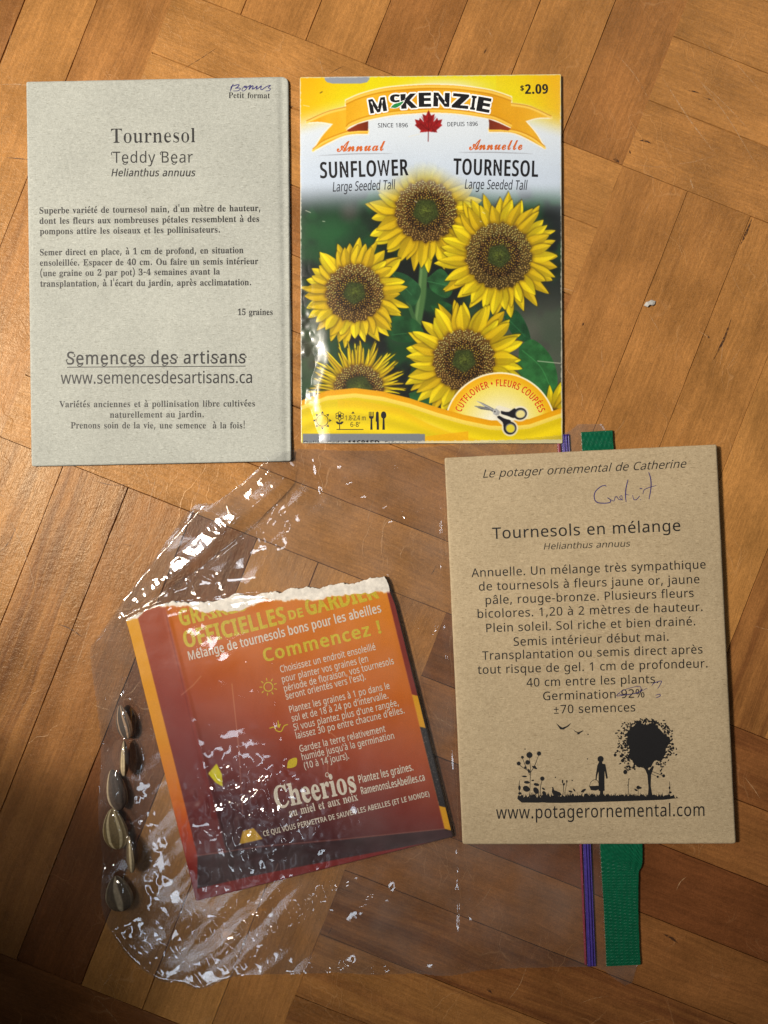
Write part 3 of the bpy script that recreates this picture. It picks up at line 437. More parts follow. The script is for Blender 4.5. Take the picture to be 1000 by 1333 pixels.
    (0, 37, 533, ((125, 464, 167, 455, 197, 427, 215, 382, 221, 321, 215, 261, 198, 215, 168, 187, 125, 177, 85, 187, 55, 215, 37, 261, 31, 321, 37, 382, 54, 427, 83, 455), (125, 425, 104, 418, 89, 399, 81, 366, 78, 321, 81, 276, 89, 244, 104, 224, 125, 217, 147, 224, 162, 243, 171, 276, 174, 321, 171, 366, 162, 399, 147, 418), (418, 458, 164, 0, 115, 0, 369, 458), (405, 281, 447, 272, 477, 243, 496, 198, 502, 138, 496, 77, 478, 32, 448, 3, 405, -6, 365, 3, 336, 32, 318, 77, 312, 138, 317, 198, 334, 243, 363, 272), (405, 241, 384, 234, 370, 215, 361, 183, 359, 138, 361, 92, 370, 60, 384, 40, 405, 34, 427, 40, 443, 60, 452, 92, 455, 138, 452, 183, 443, 215, 427, 234),)),
    (0, 40, 192, ((26, 176, 28, 228, 36, 278, 48, 327, 67, 374, 91, 418, 120, 458, 173, 458, 134, 395, 106, 325, 88, 252, 83, 176, 85, 127, 93, 78, 106, 30, 123, -16, 145, -60, 173, -101, 120, -101, 91, -62, 67, -19, 48, 27, 36, 75, 28, 125),)),
    (0, 41, 192, ((167, 176, 164, 125, 157, 75, 144, 27, 126, -19, 102, -62, 72, -101, 20, -101, 47, -60, 69, -16, 87, 30, 99, 78, 107, 127, 110, 176, 107, 227, 99, 277, 87, 325, 69, 372, 47, 417, 19, 458, 72, 458, 102, 418, 126, 374, 144, 327, 157, 278, 164, 228),)),
    (0, 36, 367, ((162, 31, 128, 33, 94, 38, 64, 44, 40, 53, 40, 107, 65, 98, 96, 89, 129, 83, 162, 81, 162, 210, 124, 223, 93, 237, 70, 254, 53, 274, 43, 298, 40, 326, 44, 355, 55, 380, 73, 400, 98, 415, 128, 426, 162, 430, 162, 487, 203, 487, 203, 431, 236, 429, 265, 424, 292, 416, 316, 407, 299, 360, 254, 374, 203, 382, 203, 253, 242, 241, 274, 227, 299, 212, 317, 193, 327, 170, 331, 141, 323, 100, 298, 68, 257, 46, 203, 34, 203, -37, 162, -37), (203, 84, 236, 90, 259, 102, 272, 117, 276, 137, 274, 152, 269, 164, 261, 174, 247, 182, 228, 190, 203, 197), (162, 381, 141, 378, 124, 373, 112, 365, 102, 355, 97, 344, 95, 330, 96, 315, 101, 302, 109, 291, 122, 282, 139, 274, 162, 268),)),
    (0, 177, 385, ((60, 0, 60, 458, 324, 458, 324, 0), (93, 33, 291, 33, 291, 425, 93, 425),)),
    (0, 233, 362, ((187, 350, 228, 345, 263, 331, 291, 308, 312, 277, 325, 239, 329, 195, 329, 161, 94, 161, 102, 110, 123, 72, 158, 49, 203, 42, 234, 43, 261, 48, 287, 55, 314, 65, 314, 16, 288, 6, 262, -1, 234, -5, 201, -6, 155, -1, 115, 13, 81, 38, 56, 73, 40, 117, 35, 169, 40, 222, 54, 266, 77, 302, 107, 328, 145, 345), (187, 304, 151, 298, 123, 278, 104, 247, 95, 206, 270, 206, 268, 234, 261, 257, 250, 277, 234, 292, 213, 301), (278, 485, 271, 475, 261, 463, 237, 437, 211, 410, 186, 389, 149, 389, 149, 396, 170, 425, 192, 460, 202, 476, 210, 491, 278, 491),)),
    (0, 232, 362, ((187, 350, 228, 345, 263, 331, 291, 308, 312, 277, 325, 239, 329, 195, 329, 161, 94, 161, 102, 110, 123, 72, 158, 49, 203, 42, 234, 43, 261, 48, 287, 55, 314, 65, 314, 16, 288, 6, 262, -1, 234, -5, 201, -6, 155, -1, 115, 13, 81, 38, 56, 73, 40, 117, 35, 169, 40, 222, 54, 266, 77, 302, 107, 328, 145, 345), (187, 304, 151, 298, 123, 278, 104, 247, 95, 206, 270, 206, 268, 234, 261, 257, 250, 277, 234, 292, 213, 301), (167, 491, 175, 476, 184, 460, 207, 425, 218, 410, 228, 396, 228, 389, 191, 389, 166, 410, 140, 437, 116, 463, 106, 475, 99, 485, 99, 491),)),
    (0, 224, 360, ((185, 350, 239, 343, 278, 322, 300, 286, 308, 234, 308, 0, 267, 0, 256, 49, 253, 49, 238, 32, 223, 18, 206, 7, 187, -1, 165, -5, 138, -6, 109, -4, 82, 4, 60, 18, 44, 38, 33, 64, 30, 96, 40, 141, 70, 175, 121, 196, 194, 205, 253, 207, 253, 228, 248, 264, 234, 287, 212, 300, 182, 304, 155, 302, 130, 296, 85, 278, 67, 320, 92, 331, 121, 341, 152, 347), (201, 166, 147, 160, 113, 146, 94, 124, 88, 95, 92, 70, 106, 53, 126, 43, 151, 39, 191, 45, 223, 63, 245, 94, 252, 137, 252, 168), (164, 491, 172, 476, 182, 460, 204, 425, 216, 410, 226, 396, 226, 389, 188, 389, 164, 410, 137, 437, 113, 463, 104, 475, 97, 485, 97, 491),)),
    (0, 226, 360, ((185, 350, 239, 343, 278, 322, 300, 286, 308, 234, 308, 0, 267, 0, 256, 49, 253, 49, 238, 32, 223, 18, 206, 7, 187, -1, 165, -5, 138, -6, 109, -4, 82, 4, 60, 18, 44, 38, 33, 64, 30, 96, 40, 141, 70, 175, 121, 196, 194, 205, 253, 207, 253, 228, 248, 264, 234, 287, 212, 300, 182, 304, 155, 302, 130, 296, 85, 278, 67, 320, 92, 331, 121, 341, 152, 347), (201, 166, 147, 160, 113, 146, 94, 124, 88, 95, 92, 70, 106, 53, 126, 43, 151, 39, 191, 45, 223, 63, 245, 94, 252, 137, 252, 168), (209, 491, 218, 476, 231, 460, 261, 425, 276, 409, 289, 396, 289, 389, 249, 389, 232, 400, 214, 414, 179, 447, 144, 414, 110, 389, 72, 389, 72, 396, 85, 410, 99, 425, 128, 460, 141, 476, 151, 491),)),
    (0, 201, 357, ((318, 0, 62, 0, 62, 458, 318, 458, 318, 407, 120, 407, 120, 264, 307, 264, 307, 214, 120, 214, 120, 51, 318, 51), (291, 599, 284, 589, 274, 577, 250, 551, 224, 524, 199, 503, 162, 503, 162, 511, 183, 540, 205, 574, 215, 591, 223, 606, 291, 606),)),
    (0, 8226, 241, ((49, 234, 52, 260, 59, 281, 70, 296, 84, 306, 102, 312, 121, 314, 140, 312, 157, 306, 171, 296, 182, 281, 189, 260, 192, 234, 189, 209, 182, 188, 171, 173, 157, 163, 140, 157, 121, 155, 102, 157, 84, 163, 70, 173, 59, 188, 52, 209),)),
    (0, 58, 172, ((46, 35, 49, 55, 58, 68, 70, 75, 85, 78, 101, 75, 114, 68, 123, 55, 126, 35, 123, 15, 114, 1, 101, -6, 85, -9, 70, -6, 58, 1, 49, 15), (46, 309, 49, 330, 58, 343, 70, 350, 85, 353, 101, 350, 114, 343, 123, 330, 126, 309, 123, 289, 114, 276, 101, 268, 85, 266, 70, 268, 58, 276, 49, 289),)),
    (0, 32, 167, ()),
    (1, 65, 349, ((-7, 0, -7, 15, 7, 17, 19, 24, 29, 38, 39, 60, 165, 373, 179, 372, 307, 69, 319, 44, 329, 27, 340, 18, 355, 15, 355, 0, 183, 0, 183, 15, 216, 20, 227, 37, 225, 47, 218, 65, 202, 106, 83, 106, 63, 56, 60, 47, 60, 39, 69, 21, 99, 15, 102, 15, 102, 0), (91, 128, 193, 128, 141, 255),)),
    (1, 97, 275, ((204, -8, 173, 1, 160, 28, 121, 2, 76, -7, 51, -3, 32, 9, 20, 28, 16, 51, 25, 83, 51, 109, 95, 131, 159, 152, 159, 193, 157, 212, 149, 226, 137, 234, 118, 236, 92, 232, 83, 219, 85, 214, 91, 205, 96, 195, 98, 185, 96, 172, 88, 161, 76, 155, 62, 153, 47, 155, 36, 163, 29, 174, 26, 189, 30, 207, 39, 223, 55, 236, 76, 246, 101, 253, 129, 255, 179, 249, 211, 234, 228, 207, 234, 168, 234, 50, 235, 38, 236, 32, 239, 28, 243, 27, 249, 29, 256, 33, 263, 22, 235, -1), (121, 27, 129, 28, 139, 33, 149, 40, 159, 51, 159, 135, 123, 121, 102, 98, 95, 67, 101, 37),)),
    (1, 66, 354, ((13, 0, 13, 14, 36, 17, 50, 26, 57, 41, 60, 66, 60, 295, 59, 315, 55, 330, 50, 340, 41, 346, 29, 350, 12, 351, 12, 364, 176, 364, 254, 355, 301, 327, 317, 280, 307, 242, 278, 214, 229, 198, 288, 179, 323, 148, 335, 105, 325, 61, 297, 28, 251, 7, 190, 0), (146, 201, 150, 201, 187, 206, 211, 218, 224, 241, 228, 276, 225, 308, 215, 330, 199, 343, 173, 347, 158, 345, 150, 340, 147, 329, 146, 313), (177, 19, 207, 24, 226, 39, 237, 65, 241, 103, 236, 141, 222, 166, 196, 180, 158, 185, 146, 185, 146, 52, 147, 37, 152, 27, 162, 21),)),
    (1, 98, 289, ((34, -9, 34, 311, 33, 331, 29, 343, 21, 348, 6, 351, 6, 364, 111, 364, 111, 223, 140, 247, 177, 255, 204, 251, 227, 239, 246, 221, 261, 196, 270, 167, 273, 133, 270, 94, 258, 60, 240, 32, 216, 10, 187, -3, 154, -8, 118, 0, 84, 23, 42, -9), (146, 11, 170, 18, 185, 39, 193, 76, 196, 128, 193, 171, 185, 201, 170, 218, 147, 224, 135, 222, 124, 216, 115, 206, 111, 193, 111, 55, 120, 22),)),
    (1, 67, 374, ((205, -9, 155, -2, 110, 16, 73, 45, 45, 84, 27, 130, 21, 183, 27, 235, 45, 281, 73, 319, 111, 348, 156, 366, 207, 372, 247, 367, 294, 352, 310, 348, 326, 354, 335, 372, 349, 372, 349, 247, 336, 247, 314, 291, 285, 326, 251, 347, 212, 355, 158, 335, 126, 277, 115, 181, 127, 91, 163, 37, 222, 19, 255, 23, 286, 36, 316, 56, 343, 85, 358, 71, 316, 27, 265, 0),)),
    (1, 99, 235, ((125, -8, 96, -4, 69, 9, 47, 28, 30, 54, 19, 85, 16, 120, 20, 157, 32, 189, 51, 217, 77, 237, 106, 251, 140, 255, 174, 251, 200, 239, 216, 220, 222, 196, 220, 183, 213, 172, 203, 166, 189, 163, 165, 173, 157, 200, 157, 209, 158, 217, 152, 232, 135, 237, 110, 228, 95, 199, 90, 150, 95, 98, 110, 61, 133, 38, 163, 31, 191, 37, 217, 57, 228, 48, 198, 17, 164, -2),)),
    (1, 68, 397, ((16, 0, 16, 14, 37, 17, 50, 24, 57, 37, 59, 60, 59, 299, 56, 326, 49, 341, 34, 348, 12, 351, 12, 364, 177, 364, 237, 359, 286, 343, 324, 317, 352, 281, 369, 236, 374, 182, 353, 81, 289, 20, 183, 0), (178, 19, 224, 29, 255, 60, 274, 111, 280, 183, 269, 274, 235, 328, 178, 347, 162, 345, 152, 339, 147, 327, 146, 308, 146, 57, 147, 39, 152, 27, 161, 21),)),
    (1, 100, 296, ((112, -8, 85, -4, 62, 8, 43, 28, 28, 53, 19, 84, 16, 118, 19, 156, 29, 190, 44, 217, 65, 238, 89, 250, 117, 255, 151, 247, 178, 224, 178, 321, 176, 335, 170, 344, 158, 349, 141, 351, 141, 364, 255, 364, 255, 60, 256, 43, 260, 33, 268, 26, 283, 22, 283, 9, 235, 4, 178, -8, 178, 31, 150, 2), (137, 23, 149, 25, 161, 33, 172, 45, 178, 61, 178, 193, 174, 206, 165, 216, 153, 222, 139, 225, 118, 218, 104, 200, 97, 168, 94, 122, 96, 78, 104, 47, 117, 29),)),
    (1, 69, 354, ((11, 0, 11, 13, 35, 16, 50, 24, 58, 38, 60, 62, 60, 295, 58, 324, 50, 340, 35, 348, 13, 351, 13, 364, 319, 364, 319, 256, 307, 256, 295, 298, 272, 325, 236, 340, 185, 344, 170, 344, 160, 343, 153, 339, 149, 333, 147, 324, 146, 311, 146, 197, 155, 197, 186, 201, 207, 215, 221, 240, 230, 276, 243, 276, 243, 95, 230, 95, 226, 123, 218, 145, 208, 161, 193, 171, 173, 176, 148, 178, 146, 178, 146, 54, 148, 37, 154, 28, 165, 24, 184, 22, 220, 24, 251, 31, 276, 43, 297, 60, 314, 84, 329, 114, 344, 114, 322, 0),)),
    (1, 101, 241, ((123, -8, 94, -4, 68, 8, 46, 28, 30, 55, 19, 88, 16, 126, 19, 161, 30, 192, 47, 218, 70, 238, 96, 251, 126, 255, 167, 247, 199, 224, 219, 187, 226, 139, 226, 133, 93, 133, 101, 78, 123, 45, 160, 34, 190, 43, 216, 69, 228, 58, 199, 21, 164, -1), (93, 154, 161, 154, 161, 172, 160, 201, 154, 222, 145, 234, 129, 237, 109, 229, 97, 204, 93, 163),)),
    (1, 70, 323, ((12, 0, 12, 14, 36, 18, 50, 27, 57, 42, 60, 67, 60, 300, 57, 324, 49, 338, 34, 346, 11, 351, 11, 364, 315, 364, 315, 256, 302, 256, 295, 286, 284, 308, 269, 325, 248, 336, 220, 343, 184, 345, 170, 345, 160, 344, 153, 341, 149, 337, 146, 330, 146, 319, 146, 198, 152, 198, 183, 202, 205, 216, 219, 241, 227, 277, 242, 277, 242, 95, 228, 95, 219, 135, 205, 160, 183, 174, 151, 179, 146, 179, 146, 64, 147, 47, 150, 34, 157, 25, 168, 19, 183, 15, 205, 14, 205, 0),)),
    (1, 102, 171, ((12, 0, 12, 13, 24, 15, 32, 17, 37, 22, 40, 28, 41, 39, 42, 59, 42, 221, 13, 221, 13, 248, 42, 248, 42, 283, 48, 320, 68, 348, 98, 366, 139, 372, 169, 368, 192, 356, 206, 340, 211, 320, 208, 304, 201, 293, 191, 287, 179, 284, 166, 286, 156, 292, 150, 301, 148, 313, 149, 324, 154, 336, 157, 341, 158, 346, 154, 352, 144, 355, 130, 352, 123, 344, 119, 331, 118, 312, 118, 248, 163, 248, 163, 221, 118, 221, 118, 52, 120, 32, 126, 20, 139, 15, 160, 13, 160, 0),)),
    (1, 71, 406, ((214, -8, 160, -2, 113, 16, 75, 44, 46, 82, 28, 129, 22, 183, 28, 236, 46, 282, 74, 319, 111, 348, 156, 366, 206, 372, 249, 367, 296, 352, 310, 349, 318, 350, 325, 354, 330, 362, 335, 372, 350, 372, 350, 246, 336, 246, 323, 277, 306, 303, 286, 325, 263, 341, 239, 351, 214, 355, 160, 335, 127, 278, 117, 182, 123, 108, 144, 54, 177, 21, 220, 10, 246, 13, 262, 22, 271, 36, 274, 57, 274, 102, 271, 123, 263, 136, 247, 143, 220, 146, 220, 158, 400, 158, 400, 146, 378, 143, 365, 136, 359, 124, 357, 103, 357, 23, 286, 0),)),
    (1, 103, 262, ((117, -112, 71, -109, 38, -97, 18, -80, 11, -60, 22, -37, 55, -20, 28, -1, 19, 24, 23, 43, 34, 59, 53, 74, 82, 88, 46, 108, 25, 135, 18, 170, 21, 193, 32, 214, 48, 231, 70, 244, 96, 252, 126, 255, 157, 252, 186, 243, 254, 243, 254, 214, 214, 214, 228, 190, 233, 163, 230, 140, 221, 121, 206, 105, 187, 92, 164, 85, 138, 82, 125, 83, 113, 83, 101, 81, 90, 75, 83, 67, 81, 57, 89, 44, 113, 39, 140, 39, 178, 37, 207, 32, 228, 23, 242, 10, 250, -7, 253, -30, 244, -64, 218, -90, 175, -107), (126, 99, 142, 104, 152, 117, 158, 138, 160, 169, 158, 199, 152, 221, 142, 233, 126, 237, 110, 233, 99, 221, 93, 199, 91, 169, 93, 138, 99, 117, 110, 104), (128, -93, 174, -88, 201, -75, 211, -53, 208, -41, 199, -33, 185, -29, 164, -27, 77, -27, 63, -41, 59, -58, 63, -71, 76, -83, 97, -90),)),
    (1, 72, 419, ((12, 0, 12, 14, 36, 17, 50, 25, 57, 40, 60, 64, 60, 303, 57, 325, 50, 339, 36, 347, 13, 351, 13, 364, 193, 364, 193, 351, 176, 349, 163, 345, 155, 340, 149, 332, 147, 320, 146, 303, 146, 200, 273, 200, 273, 303, 273, 320, 270, 332, 265, 340, 256, 345, 244, 349, 226, 351, 226, 364, 406, 364, 406, 351, 382, 347, 369, 339, 362, 326, 359, 303, 359, 64, 362, 42, 369, 26, 383, 18, 406, 14, 406, 0, 226, 0, 226, 14, 249, 17, 263, 24, 271, 39, 273, 64, 273, 177, 146, 177, 146, 64, 148, 40, 155, 25, 170, 17, 193, 14, 193, 0),)),
    (1, 104, 305, ((15, 0, 15, 13, 28, 15, 36, 20, 40, 30, 42, 45, 42, 319, 41, 334, 37, 343, 28, 349, 15, 352, 15, 364, 118, 364, 118, 213, 152, 244, 194, 255, 233, 245, 257, 217, 264, 169, 264, 45, 266, 30, 270, 21, 278, 15, 291, 13, 291, 0, 162, 0, 162, 13, 165, 13, 182, 21, 188, 45, 188, 174, 187, 193, 183, 206, 176, 214, 162, 217, 139, 210, 118, 188, 118, 45, 119, 30, 123, 21, 131, 15, 144, 13, 144, 0),)),
    (1, 73, 208, ((11, 0, 11, 14, 34, 18, 49, 26, 57, 39, 60, 60, 60, 309, 58, 330, 51, 342, 36, 348, 11, 351, 11, 364, 196, 364, 196, 351, 172, 348, 157, 342, 149, 330, 146, 309, 146, 62, 147, 47, 150, 35, 155, 27, 165, 21, 178, 17, 197, 14, 197, 0),)),
    (1, 105, 158, ((81, 290, 65, 292, 52, 301, 43, 314, 40, 330, 43, 346, 52, 359, 65, 368, 81, 371, 96, 368, 109, 359, 118, 346, 121, 330, 118, 314, 109, 301, 96, 292), (15, 0, 15, 13, 28, 15, 36, 20, 40, 30, 42, 45, 42, 201, 41, 218, 37, 228, 30, 233, 16, 235, 17, 248, 119, 248, 119, 45, 120, 30, 124, 21, 131, 15, 144, 13, 144, 0),)),
    (1, 74, 264, ((87, -52, 63, -50, 41, -43, 23, -32, 9, -18, 0, -1, -3, 18, 0, 36, 9, 49, 21, 57, 35, 60, 51, 57, 63, 49, 71, 37, 74, 22, 73, 10, 68, -1, 63, -10, 61, -16, 67, -28, 84, -32, 101, -29, 111, -20, 116, -4, 118, 17, 118, 293, 117, 313, 114, 327, 108, 337, 98, 344, 83, 348, 63, 351, 63, 364, 251, 364, 251, 351, 234, 348, 221, 345, 213, 338, 208, 329, 205, 314, 204, 293, 204, 71, 191, 3, 152, -38),)),
    (1, 106, 168, ((85, 291, 69, 294, 56, 302, 47, 315, 45, 331, 48, 347, 56, 360, 69, 369, 85, 372, 101, 369, 114, 360, 123, 347, 126, 331, 123, 316, 114, 302, 101, 294), (28, -112, 9, -110, -9, -105, -24, -96, -35, -84, -42, -71, -45, -56, -42, -42, -36, -32, -25, -25, -12, -23, 1, -25, 12, -31, 19, -41, 21, -53, 20, -61, 15, -70, 10, -78, 9, -82, 13, -91, 25, -93, 39, -90, 47, -80, 50, -64, 51, -43, 51, 200, 49, 217, 45, 228, 35, 233, 18, 235, 18, 248, 127, 248, 127, -17, 121, -59, 101, -88, 70, -106),)),
    (1, 75, 408, ((13, 0, 13, 14, 36, 17, 51, 25, 58, 40, 60, 64, 60, 303, 58, 325, 50, 339, 36, 347, 13, 351, 13, 364, 194, 364, 194, 351, 176, 349, 164, 345, 155, 340, 150, 332, 147, 320, 146, 303, 146, 187, 257, 299, 273, 319, 279, 335, 267, 347, 233, 351, 233, 364, 388, 364, 388, 351, 381, 351, 349, 344, 314, 323, 276, 289, 217, 228, 371, 37, 380, 27, 390, 20, 401, 16, 415, 14, 415, 0, 225, 0, 225, 14, 245, 15, 257, 17, 265, 21, 267, 27, 264, 38, 253, 53, 160, 171, 146, 158, 146, 64, 149, 40, 156, 25, 170, 17, 194, 14, 194, 0),)),
    (1, 107, 287, ((14, 0, 14, 13, 28, 15, 36, 21, 40, 30, 42, 45, 42, 318, 41, 334, 38, 344, 30, 349, 16, 351, 17, 364, 118, 364, 118, 135, 182, 198, 192, 211, 195, 222, 188, 232, 167, 235, 164, 235, 164, 248, 276, 248, 276, 235, 246, 227, 220, 208, 178, 167, 277, 27, 288, 17, 301, 13, 301, 0, 169, 0, 169, 13, 174, 13, 187, 16, 191, 25, 190, 32, 185, 39, 130, 118, 118, 107, 118, 45, 119, 30, 123, 21, 131, 15, 144, 13, 144, 0),)),
    (1, 76, 341, ((12, 0, 12, 14, 36, 17, 50, 25, 57, 40, 60, 64, 60, 303, 57, 326, 50, 340, 36, 348, 13, 351, 13, 364, 200, 364, 200, 351, 181, 350, 167, 347, 157, 342, 150, 333, 147, 320, 146, 303, 146, 66, 146, 50, 148, 38, 153, 30, 160, 25, 171, 23, 187, 22, 222, 24, 252, 32, 276, 45, 296, 64, 313, 90, 327, 124, 342, 124, 321, 0),)),
    (1, 108, 160, ((15, 0, 15, 13, 28, 15, 36, 20, 40, 30, 42, 45, 42, 318, 41, 333, 38, 343, 30, 349, 16, 351, 16, 364, 119, 364, 119, 45, 120, 30, 124, 21, 131, 15, 144, 13, 144, 0),)),
    (1, 77, 507, ((11, 0, 11, 14, 34, 17, 49, 25, 57, 40, 60, 63, 60, 306, 59, 321, 56, 333, 51, 340, 42, 346, 29, 349, 12, 351, 12, 364, 148, 364, 254, 114, 359, 364, 494, 364, 494, 351, 472, 347, 458, 338, 451, 324, 448, 302, 448, 68, 449, 48, 452, 34, 457, 24, 465, 19, 477, 15, 493, 14, 493, 0, 316, 0, 316, 14, 334, 16, 346, 20, 355, 26, 360, 35, 363, 49, 364, 67, 364, 319, 230, 0, 216, 0, 84, 311, 84, 64, 87, 39, 96, 24, 111, 16, 135, 14, 135, 0),)),
    (1, 109, 443, ((15, 0, 15, 13, 28, 15, 36, 20, 40, 30, 42, 45, 42, 203, 41, 217, 37, 227, 28, 233, 15, 235, 15, 248, 117, 248, 117, 212, 151, 244, 190, 255, 221, 250, 244, 234, 256, 209, 291, 243, 334, 255, 372, 245, 395, 217, 403, 169, 403, 45, 404, 30, 408, 21, 416, 15, 429, 13, 429, 0, 302, 0, 302, 13, 315, 15, 322, 21, 326, 31, 328, 45, 328, 174, 327, 193, 323, 206, 315, 214, 302, 217, 280, 210, 260, 190, 260, 45, 261, 31, 265, 21, 272, 15, 285, 13, 285, 0, 160, 0, 160, 13, 172, 15, 180, 21, 184, 31, 185, 45, 185, 174, 184, 192, 181, 206, 173, 214, 160, 217, 136, 210, 117, 188, 117, 45, 118, 31, 122, 21, 129, 16, 142, 13, 142, 0),)),
    (1, 78, 395, ((322, -9, 85, 280, 85, 63, 88, 39, 95, 25, 109, 17, 133, 14, 133, 0, 15, 0, 15, 14, 31, 15, 43, 19, 52, 24, 57, 33, 60, 46, 61, 63, 61, 311, 39, 336, 29, 347, 15, 351, 15, 364, 125, 364, 313, 135, 313, 302, 312, 319, 309, 331, 304, 340, 295, 345, 282, 349, 265, 351, 265, 364, 384, 364, 384, 351, 360, 348, 347, 340, 340, 325, 337, 301, 337, -9),)),
    (1, 110, 305, ((15, 0, 15, 13, 28, 15, 36, 20, 40, 30, 42, 45, 42, 203, 41, 217, 37, 227, 28, 233, 15, 235, 15, 248, 118, 248, 118, 214, 152, 244, 194, 255, 233, 245, 257, 217, 264, 169, 264, 45, 266, 30, 270, 21, 278, 15, 291, 13, 291, 0, 162, 0, 162, 13, 165, 13, 182, 21, 188, 45, 188, 174, 187, 193, 183, 206, 176, 214, 162, 217, 139, 210, 118, 188, 118, 45, 119, 30, 123, 21, 131, 15, 144, 13, 144, 0),)),
    (1, 79, 420, ((208, -9, 170, -5, 135, 6, 103, 23, 75, 46, 53, 74, 36, 107, 26, 143, 22, 182, 26, 221, 36, 257, 53, 290, 76, 318, 104, 341, 136, 358, 173, 369, 212, 373, 251, 369, 286, 359, 318, 342, 345, 319, 367, 291, 384, 258, 395, 222, 399, 182, 395, 143, 384, 107, 367, 74, 344, 46, 316, 23, 284, 6, 248, -5), (212, 10, 263, 29, 293, 86, 304, 182, 297, 257, 278, 311, 248, 344, 208, 355, 157, 335, 126, 278, 116, 182, 122, 108, 142, 54, 172, 21),)),
    (1, 111, 269, ((135, -8, 101, -4, 72, 9, 48, 29, 30, 56, 19, 88, 15, 123, 19, 159, 30, 191, 48, 218, 72, 238, 101, 250, 134, 255, 167, 251, 196, 238, 220, 218, 238, 192, 250, 160, 254, 123, 250, 87, 238, 55, 220, 28, 196, 9, 168, -4), (135, 9, 154, 15, 167, 31, 171, 45, 174, 65, 175, 91, 176, 123, 173, 182, 166, 217, 153, 233, 135, 239, 115, 233, 103, 217, 96, 182, 93, 124, 94, 92, 96, 65, 98, 45, 103, 31, 116, 15),)),
    (1, 80, 334, ((12, 0, 12, 14, 36, 17, 50, 25, 57, 40, 60, 64, 60, 303, 57, 325, 50, 339, 36, 347, 13, 351, 13, 364, 171, 364, 230, 361, 269, 352, 293, 338, 312, 318, 323, 294, 327, 265, 319, 224, 293, 192, 251, 171, 193, 164, 146, 164, 146, 64, 148, 40, 155, 25, 170, 17, 193, 14, 193, 0), (146, 184, 161, 184, 195, 188, 217, 202, 230, 226, 234, 263, 230, 300, 220, 325, 201, 340, 173, 345, 160, 343, 151, 339, 147, 331, 146, 319),)),
    (1, 112, 297, ((14, -111, 14, -99, 25, -97, 32, -94, 37, -88, 40, -81, 42, -69, 42, -51, 42, 194, 41, 215, 37, 226, 29, 232, 16, 236, 16, 248, 114, 248, 114, 210, 144, 244, 184, 255, 211, 251, 234, 239, 253, 219, 268, 193, 277, 162, 280, 128, 277, 91, 268, 58, 253, 30, 233, 9, 209, -4, 182, -8, 146, 0, 118, 26, 118, -46, 119, -65, 121, -79, 126, -88, 134, -94, 144, -97, 158, -98, 158, -111), (156, 23, 177, 29, 191, 47, 199, 79, 202, 124, 200, 167, 193, 198, 180, 216, 159, 222, 136, 214, 118, 188, 118, 55, 134, 31),)),
    (1, 81, 420, ((302, -92, 237, -82, 186, -52, 149, -1, 112, 17, 81, 40, 56, 69, 37, 103, 26, 141, 22, 182, 26, 221, 36, 257, 53, 290, 76, 318, 104, 341, 136, 358, 173, 369, 212, 373, 251, 369, 286, 359, 318, 342, 345, 319, 367, 291, 384, 258, 395, 222, 399, 182, 390, 121, 363, 69, 321, 27, 264, 0, 288, -36, 318, -57, 356, -64, 373, -63, 393, -59, 396, -74, 348, -88), (212, 10, 263, 29, 294, 86, 304, 182, 298, 257, 278, 311, 248, 344, 208, 355, 157, 335, 126, 278, 116, 182, 123, 108, 142, 54, 173, 21),)),
    (1, 113, 291, ((140, -111, 140, -98, 159, -96, 171, -91, 177, -82, 179, -67, 179, 23, 149, 0, 113, -8, 87, -4, 63, 8, 43, 27, 28, 51, 19, 81, 16, 115, 20, 154, 32, 188, 50, 216, 74, 237, 103, 251, 136, 255, 172, 248, 206, 225, 247, 256, 256, 256, 256, -67, 257, -81, 261, -91, 269, -96, 283, -98, 283, -111), (143, 24, 155, 26, 166, 32, 175, 41, 179, 54, 179, 193, 170, 225, 143, 236, 120, 229, 105, 209, 96, 174, 93, 125, 96, 80, 104, 48, 120, 30),)),
    (1, 82, 378, ((12, 0, 12, 14, 36, 17, 50, 25, 57, 40, 60, 64, 60, 303, 57, 325, 50, 339, 36, 347, 13, 351, 13, 364, 174, 364, 244, 358, 294, 341, 324, 311, 334, 268, 325, 228, 297, 199, 252, 179, 345, 40, 354, 29, 362, 20, 371, 16, 383, 14, 384, 14, 384, 0, 271, 0, 161, 170, 146, 170, 146, 64, 148, 40, 155, 25, 170, 17, 193, 14, 193, 0), (146, 187, 163, 187, 199, 192, 224, 207, 238, 232, 243, 269, 236, 311, 215, 336, 179, 345, 162, 343, 152, 338, 147, 327, 146, 308),)),
    (1, 114, 230, ((15, 0, 15, 13, 28, 15, 36, 20, 40, 30, 42, 45, 42, 201, 41, 218, 37, 228, 29, 233, 16, 235, 17, 248, 117, 248, 117, 201, 132, 224, 150, 241, 168, 251, 186, 255, 206, 252, 220, 243, 229, 230, 232, 213, 229, 199, 222, 188, 212, 180, 198, 178, 186, 180, 178, 185, 165, 200, 159, 206, 151, 208, 140, 204, 129, 193, 122, 176, 119, 154, 119, 45, 121, 29, 127, 20, 139, 15, 158, 13, 158, 0),)),
